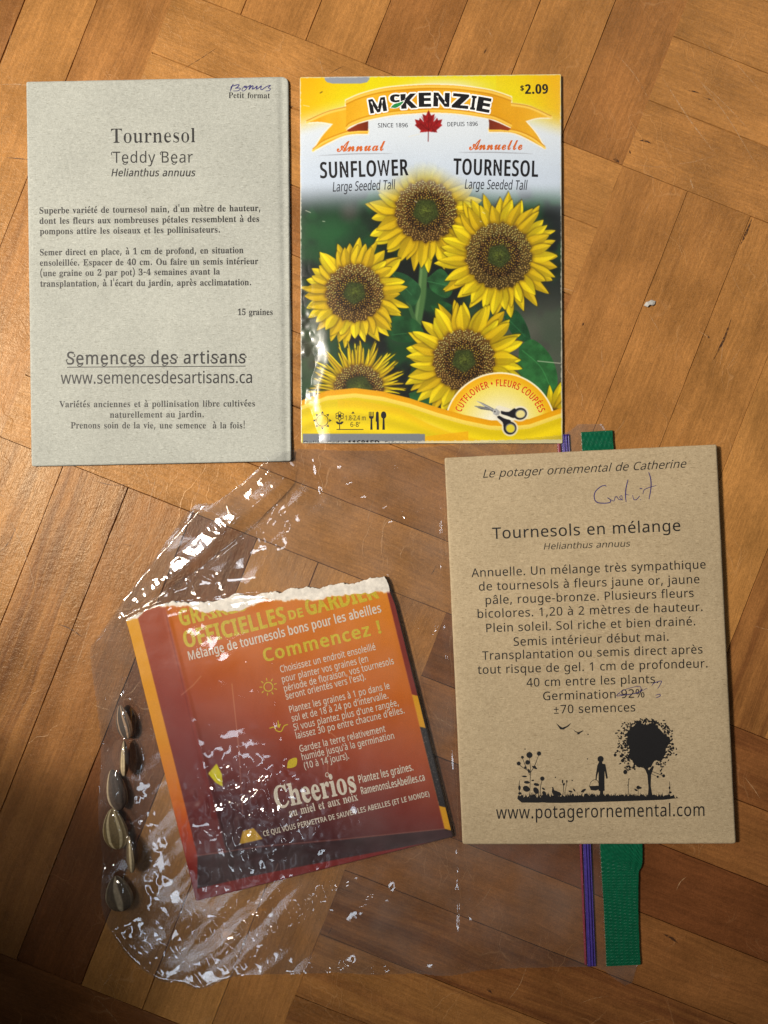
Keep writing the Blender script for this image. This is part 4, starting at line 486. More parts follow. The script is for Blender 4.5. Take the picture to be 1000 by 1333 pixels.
    (1, 83, 312, ((34, -9, 34, 126, 50, 126, 66, 75, 89, 40, 119, 19, 157, 12, 185, 16, 206, 29, 219, 48, 223, 71, 212, 103, 180, 128, 130, 153, 90, 176, 62, 202, 45, 231, 40, 265, 43, 296, 54, 322, 70, 343, 92, 359, 118, 370, 148, 373, 165, 372, 183, 369, 226, 358, 233, 356, 240, 356, 251, 360, 256, 373, 271, 373, 271, 255, 258, 255, 248, 283, 235, 308, 218, 328, 199, 343, 177, 353, 155, 356, 131, 352, 112, 341, 100, 325, 96, 304, 99, 285, 110, 269, 127, 255, 151, 242, 203, 218, 232, 203, 254, 186, 270, 169, 280, 150, 286, 130, 287, 106, 283, 74, 271, 46, 251, 23, 225, 6, 192, -4, 154, -8, 127, -6, 100, 1, 88, 5, 79, 8, 72, 9, 68, 10, 60, 9, 55, 6, 52, 0, 49, -9),)),
    (1, 115, 230, ((121, -8, 97, -5, 69, 5, 59, 7, 48, 3, 41, -7, 28, -7, 28, 84, 42, 84, 53, 54, 69, 31, 90, 17, 112, 12, 130, 14, 143, 21, 151, 32, 154, 47, 146, 67, 125, 84, 85, 104, 61, 119, 44, 135, 33, 154, 30, 176, 35, 207, 52, 233, 78, 250, 113, 255, 133, 253, 159, 246, 165, 245, 170, 244, 178, 247, 184, 255, 195, 255, 195, 177, 183, 177, 172, 203, 157, 222, 139, 233, 119, 237, 104, 235, 93, 229, 86, 219, 84, 207, 86, 196, 92, 186, 103, 177, 117, 169, 153, 152, 177, 137, 193, 121, 203, 101, 206, 76, 200, 41, 182, 15, 155, -2),)),
    (1, 84, 338, ((74, 0, 74, 14, 98, 17, 114, 25, 122, 40, 125, 64, 125, 347, 119, 347, 81, 341, 52, 323, 33, 294, 23, 254, 9, 254, 9, 364, 328, 364, 328, 254, 315, 254, 300, 305, 266, 336, 215, 347, 211, 347, 211, 64, 213, 39, 221, 24, 237, 17, 262, 14, 262, 0),)),
    (1, 116, 183, ((99, -8, 71, -4, 53, 8, 42, 28, 39, 57, 39, 223, 16, 223, 16, 240, 46, 269, 70, 295, 90, 319, 103, 339, 116, 339, 116, 248, 166, 248, 166, 223, 116, 223, 116, 66, 117, 51, 120, 41, 125, 34, 134, 32, 151, 39, 165, 60, 178, 53, 158, 19, 132, -1),)),
    (1, 85, 394, ((198, -10, 134, -2, 91, 23, 67, 65, 59, 124, 59, 303, 56, 325, 49, 339, 34, 347, 12, 351, 12, 364, 192, 364, 192, 351, 175, 349, 162, 345, 153, 340, 148, 332, 145, 320, 145, 303, 145, 112, 149, 70, 163, 41, 186, 24, 220, 18, 272, 30, 303, 66, 314, 127, 314, 302, 311, 325, 304, 339, 288, 347, 263, 351, 263, 364, 379, 364, 379, 351, 359, 346, 346, 337, 340, 323, 338, 302, 338, 145, 329, 74, 304, 26, 260, -1),)),
    (1, 117, 300, ((105, -8, 73, -3, 52, 14, 40, 40, 37, 77, 37, 198, 35, 215, 31, 226, 23, 233, 9, 235, 9, 248, 113, 248, 113, 59, 115, 47, 121, 37, 129, 31, 141, 28, 164, 35, 183, 53, 183, 198, 181, 216, 177, 227, 167, 233, 152, 235, 152, 248, 259, 248, 259, 56, 260, 41, 265, 31, 274, 26, 288, 24, 288, 10, 240, 6, 183, -8, 183, 32, 167, 15, 149, 3, 128, -5),)),
    (1, 86, 342, ((170, -10, 35, 305, 27, 322, 18, 336, 6, 346, -11, 351, -11, 364, 169, 364, 169, 351, 147, 350, 133, 346, 125, 339, 122, 328, 124, 317, 129, 302, 207, 114, 278, 302, 282, 316, 284, 327, 281, 338, 273, 345, 259, 349, 239, 351, 239, 364, 354, 364, 354, 351, 338, 349, 327, 342, 316, 329, 306, 306, 184, -10),)),
    (1, 118, 245, ((114, -8, 31, 198, 24, 213, 18, 225, 10, 232, -2, 235, -2, 248, 131, 248, 131, 235, 125, 235, 109, 232, 103, 221, 104, 214, 148, 98, 189, 202, 192, 212, 193, 218, 185, 231, 163, 235, 163, 248, 244, 248, 244, 236, 231, 231, 222, 223, 215, 211, 208, 194, 128, -8),)),
    (1, 87, 489, ((136, -9, 26, 314, 19, 331, 12, 342, 2, 348, -12, 351, -12, 364, 145, 364, 145, 351, 130, 349, 120, 345, 114, 339, 112, 328, 114, 315, 118, 298, 178, 122, 241, 282, 229, 319, 222, 335, 214, 344, 202, 348, 183, 351, 183, 364, 351, 364, 351, 351, 324, 345, 314, 329, 316, 321, 319, 309, 379, 133, 433, 296, 437, 313, 439, 325, 437, 337, 430, 344, 419, 349, 402, 351, 402, 364, 499, 364, 499, 351, 485, 346, 475, 337, 468, 323, 460, 304, 357, -9, 342, -9, 253, 247, 152, -9),)),
    (1, 119, 348, ((98, -8, 13, 212, 5, 228, -1, 232, -9, 235, -9, 248, 111, 248, 111, 235, 102, 234, 96, 231, 92, 227, 91, 221, 92, 212, 96, 202, 133, 102, 169, 188, 161, 213, 156, 224, 152, 231, 145, 234, 134, 236, 134, 248, 258, 248, 258, 235, 242, 231, 236, 221, 237, 215, 238, 210, 269, 113, 306, 205, 309, 220, 308, 227, 304, 231, 296, 234, 285, 236, 285, 248, 356, 248, 356, 236, 346, 234, 340, 228, 335, 218, 329, 206, 243, -8, 231, -8, 178, 157, 112, -8),)),
    (1, 88, 377, ((9, 0, 9, 14, 42, 24, 72, 53, 155, 167, 62, 309, 49, 327, 38, 340, 26, 348, 13, 351, 11, 351, 11, 364, 195, 364, 195, 351, 183, 351, 160, 346, 152, 332, 154, 323, 161, 311, 212, 232, 257, 299, 268, 317, 271, 331, 262, 346, 234, 351, 234, 364, 366, 364, 366, 351, 364, 351, 342, 348, 322, 338, 304, 322, 285, 299, 225, 212, 330, 46, 340, 32, 349, 22, 358, 16, 369, 14, 371, 14, 371, 0, 191, 0, 191, 14, 194, 14, 223, 19, 232, 33, 229, 46, 220, 63, 168, 146, 110, 64, 102, 50, 99, 36, 109, 19, 139, 14, 139, 0),)),
    (1, 120, 255, ((4, 0, 4, 12, 27, 23, 49, 45, 98, 109, 34, 211, 19, 228, 3, 235, 3, 248, 135, 248, 135, 235, 118, 233, 112, 224, 114, 218, 119, 208, 147, 164, 179, 205, 185, 215, 188, 223, 186, 229, 182, 232, 174, 234, 161, 235, 161, 248, 249, 248, 249, 237, 226, 226, 203, 203, 158, 147, 233, 29, 242, 17, 248, 14, 255, 12, 255, 0, 124, 0, 124, 13, 135, 14, 142, 16, 147, 19, 148, 24, 146, 34, 139, 47, 110, 91, 78, 49, 70, 37, 68, 27, 74, 16, 91, 12, 94, 12, 94, 0),)),
    (1, 89, 341, ((81, 0, 81, 14, 104, 17, 119, 25, 126, 40, 128, 64, 128, 143, 37, 309, 23, 331, 11, 343, 1, 348, -11, 350, -11, 364, 165, 364, 165, 350, 156, 350, 143, 349, 133, 346, 127, 340, 125, 333, 126, 324, 131, 313, 199, 181, 266, 293, 276, 311, 279, 326, 269, 344, 239, 350, 236, 350, 236, 364, 351, 364, 351, 350, 338, 347, 327, 340, 317, 328, 306, 313, 214, 163, 214, 64, 217, 40, 224, 25, 238, 17, 262, 14, 262, 0),)),
    (1, 121, 240, ((42, -112, 23, -109, 8, -100, -2, -86, -5, -67, -3, -54, 4, -42, 15, -34, 28, -32, 41, -34, 51, -39, 57, -49, 60, -61, 59, -65, 59, -70, 62, -77, 69, -79, 79, -74, 91, -59, 103, -35, 108, -21, 112, -4, 29, 200, 24, 211, 20, 220, 16, 226, 12, 230, 6, 234, -3, 235, -4, 235, -4, 248, 129, 248, 129, 235, 117, 234, 109, 232, 104, 227, 103, 220, 104, 213, 106, 205, 148, 95, 184, 193, 189, 208, 190, 219, 189, 227, 183, 232, 175, 234, 162, 235, 162, 248, 240, 248, 240, 235, 229, 232, 222, 225, 215, 212, 207, 194, 129, -19, 116, -52, 103, -77, 90, -94, 76, -104, 60, -110),)),
    (1, 90, 354, ((16, 0, 16, 9, 221, 344, 171, 344, 139, 342, 113, 336, 92, 325, 75, 309, 61, 285, 49, 253, 35, 253, 46, 364, 325, 364, 325, 355, 122, 23, 191, 23, 241, 30, 279, 49, 307, 82, 326, 131, 339, 131, 326, 0),)),
    (1, 122, 234, ((10, 0, 10, 11, 134, 230, 103, 230, 77, 227, 58, 217, 44, 200, 35, 173, 21, 173, 25, 248, 220, 248, 220, 233, 100, 20, 122, 20, 155, 24, 178, 35, 195, 55, 208, 86, 221, 86, 214, 0),)),
    (1, 48, 300, ((150, -5, 107, 1, 73, 19, 48, 49, 31, 89, 21, 137, 18, 193, 21, 249, 31, 297, 48, 336, 73, 365, 107, 383, 151, 389, 193, 383, 226, 365, 251, 336, 269, 296, 279, 248, 282, 192, 279, 137, 269, 88, 251, 49, 226, 19, 193, 1), (150, 30, 175, 40, 190, 73, 197, 124, 199, 192, 197, 261, 190, 312, 175, 343, 151, 354, 126, 343, 111, 312, 104, 261, 102, 192, 104, 124, 111, 73, 126, 40),)),
    (1, 49, 300, ((52, 0, 52, 28, 96, 28, 108, 30, 117, 36, 121, 47, 123, 63, 123, 333, 104, 310, 86, 292, 70, 281, 54, 277, 42, 279, 32, 287, 25, 300, 23, 316, 40, 322, 59, 329, 81, 341, 105, 358, 143, 386, 203, 386, 203, 63, 204, 49, 208, 38, 217, 31, 230, 28, 274, 28, 274, 0),)),
    (1, 50, 300, ((19, 0, 19, 55, 98, 136, 128, 168, 149, 196, 164, 221, 174, 246, 179, 270, 181, 297, 178, 324, 170, 342, 156, 353, 139, 356, 116, 350, 101, 333, 92, 304, 90, 263, 62, 266, 40, 275, 26, 292, 21, 316, 24, 335, 34, 352, 51, 367, 74, 379, 103, 387, 139, 389, 192, 383, 231, 365, 254, 337, 262, 300, 261, 281, 255, 263, 247, 245, 233, 225, 215, 202, 191, 176, 161, 146, 124, 110, 70, 59, 195, 59, 210, 62, 224, 69, 233, 80, 240, 96, 244, 113, 276, 113, 273, 0),)),
    (1, 51, 300, ((131, -5, 94, -3, 65, 4, 43, 14, 27, 28, 18, 43, 15, 59, 18, 77, 29, 90, 44, 98, 61, 101, 65, 71, 79, 49, 100, 37, 127, 32, 144, 34, 160, 39, 173, 49, 184, 63, 191, 84, 193, 111, 188, 139, 171, 162, 145, 177, 110, 182, 76, 182, 76, 215, 112, 215, 142, 220, 163, 237, 176, 262, 180, 294, 177, 320, 169, 340, 155, 352, 135, 356, 118, 353, 106, 344, 98, 330, 93, 313, 89, 273, 60, 276, 38, 284, 24, 299, 19, 321, 27, 347, 49, 369, 87, 384, 138, 389, 190, 383, 229, 366, 254, 339, 262, 301, 256, 268, 239, 241, 212, 220, 180, 205, 202, 199, 224, 190, 244, 178, 261, 161, 272, 139, 276, 111, 273, 81, 264, 56, 249, 36, 231, 20, 209, 8, 184, 1, 158, -4),)),
    (1, 52, 300, ((97, 0, 97, 28, 112, 28, 129, 30, 143, 35, 153, 47, 156, 67, 156, 100, 7, 100, 7, 133, 160, 384, 234, 384, 234, 135, 290, 135, 290, 100, 234, 100, 234, 67, 237, 47, 247, 35, 261, 30, 278, 28, 285, 28, 285, 0), (45, 135, 156, 135, 156, 229, 157, 280, 160, 333, 156, 325, 151, 315, 139, 293, 126, 270, 121, 261, 117, 255),)),
    (1, 53, 300, ((132, -5, 95, -3, 67, 4, 46, 15, 32, 28, 24, 43, 21, 60, 24, 76, 33, 88, 47, 94, 64, 97, 66, 82, 70, 67, 78, 53, 89, 42, 104, 35, 124, 32, 141, 34, 156, 40, 170, 51, 181, 67, 187, 89, 190, 118, 185, 153, 171, 178, 148, 193, 117, 198, 98, 197, 83, 195, 57, 188, 32, 198, 49, 384, 253, 384, 255, 286, 225, 286, 220, 304, 217, 313, 213, 319, 206, 323, 196, 325, 84, 325, 75, 225, 86, 228, 101, 231, 134, 233, 190, 226, 234, 204, 262, 169, 272, 118, 269, 86, 259, 60, 245, 38, 226, 22, 204, 9, 181, 1, 156, -4),)),
    (1, 54, 300, ((157, -5, 120, 0, 88, 14, 61, 39, 41, 74, 28, 120, 24, 177, 27, 220, 34, 260, 45, 296, 62, 327, 83, 353, 110, 373, 141, 385, 177, 389, 209, 387, 233, 381, 251, 371, 263, 359, 270, 345, 272, 330, 269, 314, 258, 301, 238, 291, 208, 288, 205, 320, 201, 335, 194, 347, 185, 355, 172, 357, 144, 348, 122, 320, 107, 276, 100, 215, 112, 223, 129, 229, 149, 234, 174, 235, 218, 228, 252, 206, 274, 171, 282, 124, 274, 72, 250, 31, 211, 4), (159, 30, 177, 35, 192, 51, 201, 79, 204, 119, 200, 156, 190, 182, 175, 198, 154, 203, 139, 200, 123, 194, 109, 186, 100, 177, 105, 110, 117, 65, 136, 39),)),
    (1, 55, 300, ((89, 0, 232, 325, 90, 325, 69, 318, 59, 298, 56, 271, 24, 271, 26, 384, 283, 384, 283, 357, 134, 0),)),
    (1, 56, 300, ((147, -5, 106, -2, 73, 9, 48, 25, 30, 46, 20, 71, 16, 98, 22, 129, 38, 154, 63, 175, 95, 194, 67, 214, 46, 236, 33, 262, 28, 291, 31, 316, 40, 339, 56, 359, 80, 375, 112, 385, 153, 389, 203, 382, 239, 362, 260, 332, 268, 295, 263, 266, 248, 244, 225, 226, 195, 208, 236, 184, 264, 160, 279, 132, 284, 102, 275, 57, 248, 23, 204, 2), (162, 226, 179, 239, 191, 254, 198, 272, 200, 296, 198, 311, 194, 326, 187, 338, 178, 349, 165, 356, 150, 358, 130, 354, 116, 341, 107, 321, 104, 298, 108, 273, 119, 254, 138, 240), (149, 25, 174, 30, 193, 44, 205, 66, 210, 92, 205, 117, 191, 136, 167, 154, 131, 172, 114, 159, 101, 142, 92, 122, 89, 96, 93, 67, 105, 45, 125, 30),)),
    (1, 57, 300, ((122, -5, 93, -3, 70, 3, 54, 14, 42, 26, 36, 41, 34, 55, 35, 66, 40, 75, 48, 82, 60, 86, 70, 64, 83, 45, 101, 33, 125, 28, 164, 46, 189, 98, 200, 184, 187, 170, 170, 158, 149, 150, 124, 148, 82, 155, 48, 176, 26, 211, 19, 259, 22, 295, 34, 327, 52, 353, 76, 373, 106, 385, 142, 389, 179, 384, 211, 370, 238, 346, 259, 312, 272, 266, 276, 208, 274, 166, 268, 125, 256, 89, 240, 57, 219, 31, 193, 11, 160, -1), (147, 186, 165, 189, 179, 196, 191, 208, 200, 222, 196, 282, 185, 322, 167, 345, 145, 353, 125, 347, 109, 330, 100, 302, 97, 262, 102, 220, 119, 195),)),
    (2, 65, 395, ((41, -12, 14, -8, -6, 3, -18, 21, -23, 45, -19, 65, -8, 82, 10, 94, 31, 98, 46, 96, 58, 90, 66, 81, 68, 69, 67, 61, 62, 53, 55, 46, 47, 43, 35, 40, 24, 35, 16, 30, 13, 22, 15, 15, 21, 8, 30, 3, 42, 2, 76, 10, 116, 34, 161, 75, 141, 105, 134, 136, 138, 158, 150, 176, 169, 188, 192, 192, 220, 186, 244, 170, 279, 207, 313, 240, 345, 270, 377, 296, 430, 333, 466, 345, 474, 344, 476, 340, 457, 305, 425, 245, 392, 179, 359, 108, 326, 32, 357, 46, 392, 75, 416, 100, 454, 134, 478, 146, 489, 143, 478, 136, 466, 127, 452, 115, 438, 100, 410, 71, 382, 45, 352, 26, 336, 19, 319, 16, 314, 6, 230, -5, 242, 23, 206, 39, 174, 62, 138, 29, 106, 6, 75, -7), (280, 89, 349, 196, 430, 314, 385, 281, 328, 229, 258, 156, 274, 121, 280, 90), (174, 92, 231, 155, 221, 162, 212, 164, 202, 162, 192, 156, 183, 148, 176, 138, 171, 126, 170, 114), (247, 38, 253, 64, 255, 88, 252, 117, 243, 140, 186, 76, 218, 52),)),
    (2, 97, 284, ((168, -4, 155, -1, 144, 6, 136, 17, 134, 32, 102, 6, 67, -3, 45, 0, 28, 10, 17, 26, 13, 46, 16, 67, 25, 88, 40, 108, 58, 126, 79, 142, 103, 155, 127, 163, 150, 165, 175, 160, 188, 142, 198, 163, 258, 165, 208, 63, 202, 50, 197, 40, 194, 33, 193, 30, 194, 26, 198, 24, 203, 26, 211, 30, 230, 44, 249, 60, 260, 49, 233, 27, 209, 10, 188, 0), (78, 10, 96, 15, 117, 32, 137, 57, 157, 87, 171, 115, 176, 131, 175, 139, 171, 145, 164, 149, 157, 150, 148, 148, 137, 141, 125, 130, 113, 116, 89, 84, 72, 50, 67, 34, 66, 21, 70, 14),)),
    (2, 101, 221, ((81, -4, 52, 0, 29, 13, 14, 32, 9, 53, 12, 72, 22, 91, 37, 110, 56, 128, 78, 143, 101, 155, 124, 163, 146, 165, 164, 163, 179, 156, 189, 144, 192, 129, 189, 113, 177, 98, 160, 84, 136, 72, 109, 62, 78, 55, 71, 38, 68, 24, 72, 15, 85, 12, 108, 15, 132, 24, 157, 38, 182, 60, 192, 49, 165, 26, 136, 10, 107, 0), (83, 69, 101, 72, 117, 80, 132, 91, 145, 104, 153, 119, 155, 132, 153, 145, 146, 149, 138, 146, 127, 138, 116, 125, 104, 109),)),
    (2, 108, 225, ((163, 49, 138, 26, 117, 10, 98, 0, 76, -4, 58, -1, 44, 7, 35, 19, 32, 35, 37, 61, 53, 96, 63, 113, 49, 99, 39, 91, 28, 99, 65, 136, 81, 155, 96, 176, 176, 308, 241, 315, 126, 105, 109, 74, 97, 52, 89, 36, 87, 26, 89, 19, 95, 17, 102, 19, 114, 27, 131, 40, 153, 61),)),
    (2, 110, 310, ((-1, -4, 19, 24, 36, 49, 51, 71, 62, 88, 78, 111, 83, 122, 82, 125, 80, 126, 76, 124, 68, 118, 57, 107, 41, 91, 31, 102, 56, 127, 78, 147, 98, 160, 118, 164, 134, 155, 140, 128, 139, 118, 136, 105, 171, 139, 201, 159, 227, 165, 243, 163, 255, 154, 263, 139, 265, 120, 264, 108, 258, 95, 240, 68, 221, 44, 212, 32, 209, 22, 210, 18, 213, 17, 219, 19, 230, 27, 247, 41, 268, 60, 279, 49, 264, 35, 251, 23, 240, 15, 232, 9, 215, 0, 198, -3, 182, 0, 170, 9, 162, 23, 159, 42, 164, 67, 173, 82, 191, 105, 222, 140, 224, 143, 224, 145, 221, 148, 201, 139, 170, 113, 150, 93, 129, 67, 105, 36, 80, 0),)),
    (2, 117, 317, ((287, 49, 258, 22, 239, 8, 221, 0, 203, -3, 183, 0, 168, 7, 158, 19, 155, 34, 156, 42, 158, 49, 137, 27, 114, 10, 92, 1, 70, -3, 54, 0, 41, 7, 32, 19, 30, 34, 32, 46, 38, 63, 49, 87, 65, 116, 50, 101, 38, 91, 29, 102, 58, 130, 88, 161, 165, 165, 110, 67, 98, 44, 94, 30, 96, 24, 103, 21, 120, 31, 149, 61, 166, 82, 182, 106, 214, 161, 292, 165, 227, 52, 217, 32, 213, 24, 215, 19, 221, 17, 241, 28, 277, 60),)),
)
for face, code, adv, outl in LETTERS:
    FONT['NBS'[face] + chr(code)] = (adv / 800, [np.array(c, float).reshape(-1, 2) / 800 for c in outl])
_pm = [(0.08, 0.0), (0.40, 0.0), (0.40, 0.05), (0.08, 0.05)]
_pl = [(0.08, 0.26), (0.215, 0.26), (0.215, 0.12), (0.265, 0.12), (0.265, 0.26), (0.40, 0.26), (0.40, 0.31), (0.265, 0.31), (0.265, 0.45), (0.215, 0.45), (0.215, 0.31), (0.08, 0.31)]
FONT['N±'] = (0.48, [np.array(_pm[::-1]), np.array(_pl[::-1])])
_acc = {'é': ('e', 1), 'è': ('e', -1), 'à': ('a', -1)}
_gc = {}
def glyph(font, ch, bx, by):
    key = (font, ch, bx, by)
    if key in _gc: return _gc[key]
    base = ch
    acc = None
    if font + ch not in FONT:
        if ch in _acc: base, acc = _acc[ch]
        else: font = 'N'
        if font + base not in FONT: font = 'N'
    a, g = FONT[font + base]
    g = [c.copy() for c in g]
    if acc:
        xs = np.concatenate(g)[:, 0]; ys = np.concatenate(g)[:, 1]
        cx = (xs.min() + xs.max()) / 2; h = ys.max()
        g.append(np.array([(cx - 0.07 * acc, h + 0.06), (cx + 0.02 * acc, h + 0.06), (cx + 0.11 * acc, h + 0.2), (cx + 0.01 * acc, h + 0.2)]))
    if (bx or by) and g:
        ar = [0.5 * np.sum(c[:, 0] * np.roll(c[:, 1], -1) - np.roll(c[:, 0], -1) * c[:, 1]) for c in g]
        sg = np.sign(ar[int(np.argmax(np.abs(ar)))])
        ng = []
        for c, A in zip(g, ar):
            p, n = np.roll(c, 1, 0), np.roll(c, -1, 0)
            e1 = c - p; e2 = n - c
            e1 /= np.linalg.norm(e1, axis=1)[:, None] + 1e-9; e2 /= np.linalg.norm(e2, axis=1)[:, None] + 1e-9
            n1 = np.stack([e1[:, 1], -e1[:, 0]], 1); n2 = np.stack([e2[:, 1], -e2[:, 0]], 1)
            nn = n1 + n2
            nn /= np.maximum(np.sum(nn * n1, 1), 0.45)[:, None] + 1e-9
            ng.append(c + sg * nn * np.array([bx, by]))
        g = ng
    V, tris = fill(g) if g else (np.zeros((0, 2)), [])
    _gc[key] = (a, V, tris)
    return _gc[key]

CAPH = {'N': FONT['NH'][1][0][:, 1].max(), 'B': FONT['BH'][1][0][:, 1].max(), 'S': max(c[:, 1].max() for c in FONT['SA'][1])}

class Print:
    """collects flat printed shapes lying on a sheet whose height is zf(px, py)"""
    def __init__(s, zf, lift):
        s.zf, s.lift, s.co, s.f, s.mi, s.mats = zf, lift, [], [], [], []
        s.clip = None
        s.n = 0
    def add(s, P, faces, mat, extra=0.0):
        P = np.asarray(P, float)
        if s.clip is not None: P = s.clip(P)
        if mat not in s.mats: s.mats.append(mat)
        z = s.zf(P[:, 0], P[:, 1]) + s.lift + extra
        s.co.append(W(P[:, 0], P[:, 1], z))
        s.f += [tuple(i + s.n for i in f) for f in faces]
        s.mi += [s.mats.index(mat)] * len(faces)
        s.n += len(P)
    def text(s, txt, p0, p1, cap, mat, font='N', bold=(0, 0), shear=0.0, arc=None, extra=0.0, space=0.0):
        x = 0.0; items = []
        for ch in txt:
            if ch == ' ':
                x += 0.26 if font == 'N' else 0.25
                continue
            kb = 0.45 if ch in 'WMw' and font == 'N' else 1.0
            a, V, T = glyph(font, ch, bold[0] * kb, bold[1] * kb)
            items.append((x, V, T)); x += a + 2 * max(bold[0], 0) * 0.8 + space
        mn = min(i[0] + (i[1][:, 0] + shear * i[1][:, 1]).min() for i in items); mx = max(i[0] + (i[1][:, 0] + shear * i[1][:, 1]).max() for i in items)
        sy = cap / CAPH[font]
        spots = []
        if arc is None:
            p0 = np.array(p0, float); p1 = np.array(p1, float)
            L = np.linalg.norm(p1 - p0); d = (p1 - p0) / L; up = np.array([d[1], -d[0]])
            sx = L / (mx - mn)
            for ox, V, T in items:
                gx = (ox + V[:, 0] + shear * V[:, 1] - mn) * sx; gy = V[:, 1] * sy
                s.add(p0 + gx[:, None] * d + gy[:, None] * up, T, mat, extra)
                spots.append((p0 + gx.min() * d, p0 + gx.max() * d))
        else:   # arc = (cx, cy, r, a0, a1) degrees, y up; letters follow the circle
            cx, cy, r, a0, a1 = arc
            for ox, V, T in items:
                w = (V[:, 0].min() + V[:, 0].max()) / 2
                f = (ox + w - mn) / (mx - mn)
                sx = abs(math.radians(a1 - a0)) * r / (mx - mn)
                A = math.radians(a0 + (a1 - a0) * f)
                rd = np.array([math.cos(A), -math.sin(A)]); sgn = -1 if a1 < a0 else 1
                tg = np.array([-math.sin(A), -math.cos(A)]) * sgn
                gx = (V[:, 0] - w) * sx; gy = V[:, 1] * sy
                s.add(np.array([cx, cy]) + rd * (r + gy)[:, None] + tg * gx[:, None], T, mat, extra)
        return spots
    def poly(s, pts, mat, extra=0.0):
        P, T = fill([pts])
        s.add(P, T, mat, extra)
    def stroke(s, pts, w, mat, extra=0.0, smooth=True, taper=0.5):
        P = np.array(spline(pts) if smooth and len(pts) > 2 else pts, float)
        if len(pts) == 2:
            P = P[0] + (P[1] - P[0]) * np.linspace(0, 1, max(2, int(np.linalg.norm(P[1] - P[0]) / 5)))[:, None]
        d = np.gradient(P, axis=0); d /= np.linalg.norm(d, axis=1)[:, None] + 1e-9
        n = np.stack([-d[:, 1], d[:, 0]], 1)
        k = np.linspace(0, 1, len(P)); ww = w * (taper + (1 - taper) * np.sin(np.pi * np.clip(k, 0.05, 0.95)) ** 0.5) / 2
        A = np.concatenate([P + n * ww[:, None], P - n * ww[:, None]])
        m = len(P)
        s.add(A, [(i, i + 1, m + i + 1, m + i) for i in range(m - 1)], mat, extra)
    def ring(s, cx, cy, rx, ry, w, mat, extra=0.0, n=32, rot=0.0):
        A = []
        for k in range(n):
            a = 2 * math.pi * k / n
            for q in (0, w):
                x, y = (rx - q) * math.cos(a), (ry - q) * math.sin(a)
                A.append((cx + x * math.cos(rot) - y * math.sin(rot), cy + x * math.sin(rot) + y * math.cos(rot)))
        s.add(A, [(2 * i, 2 * i + 1, (2 * i + 3) % (2 * n), (2 * i + 2) % (2 * n)) for i in range(n)], mat, extra)
    def disc(s, cx, cy, rx, ry, mat, extra=0.0, n=20):
        s.poly([(cx + rx * math.cos(2 * math.pi * k / n), cy + ry * math.sin(2 * math.pi * k / n)) for k in range(n)], mat, extra)
    def build(s, name, parent, label=None):
        o = mesh_obj(name, np.concatenate(s.co), s.f, s.mats, parent, smooth=False, mi=s.mi)
        if label: o['label'] = label
        return o

# ------------------------------------------------------------------ the parquet floor
TH = math.atan2(0.3665, 0.930)
CU, SU = math.cos(TH), math.sin(TH)
BLK = 626.0
def uv2px(u, v): return (u * CU - v * SU, u * SU + v * CU)

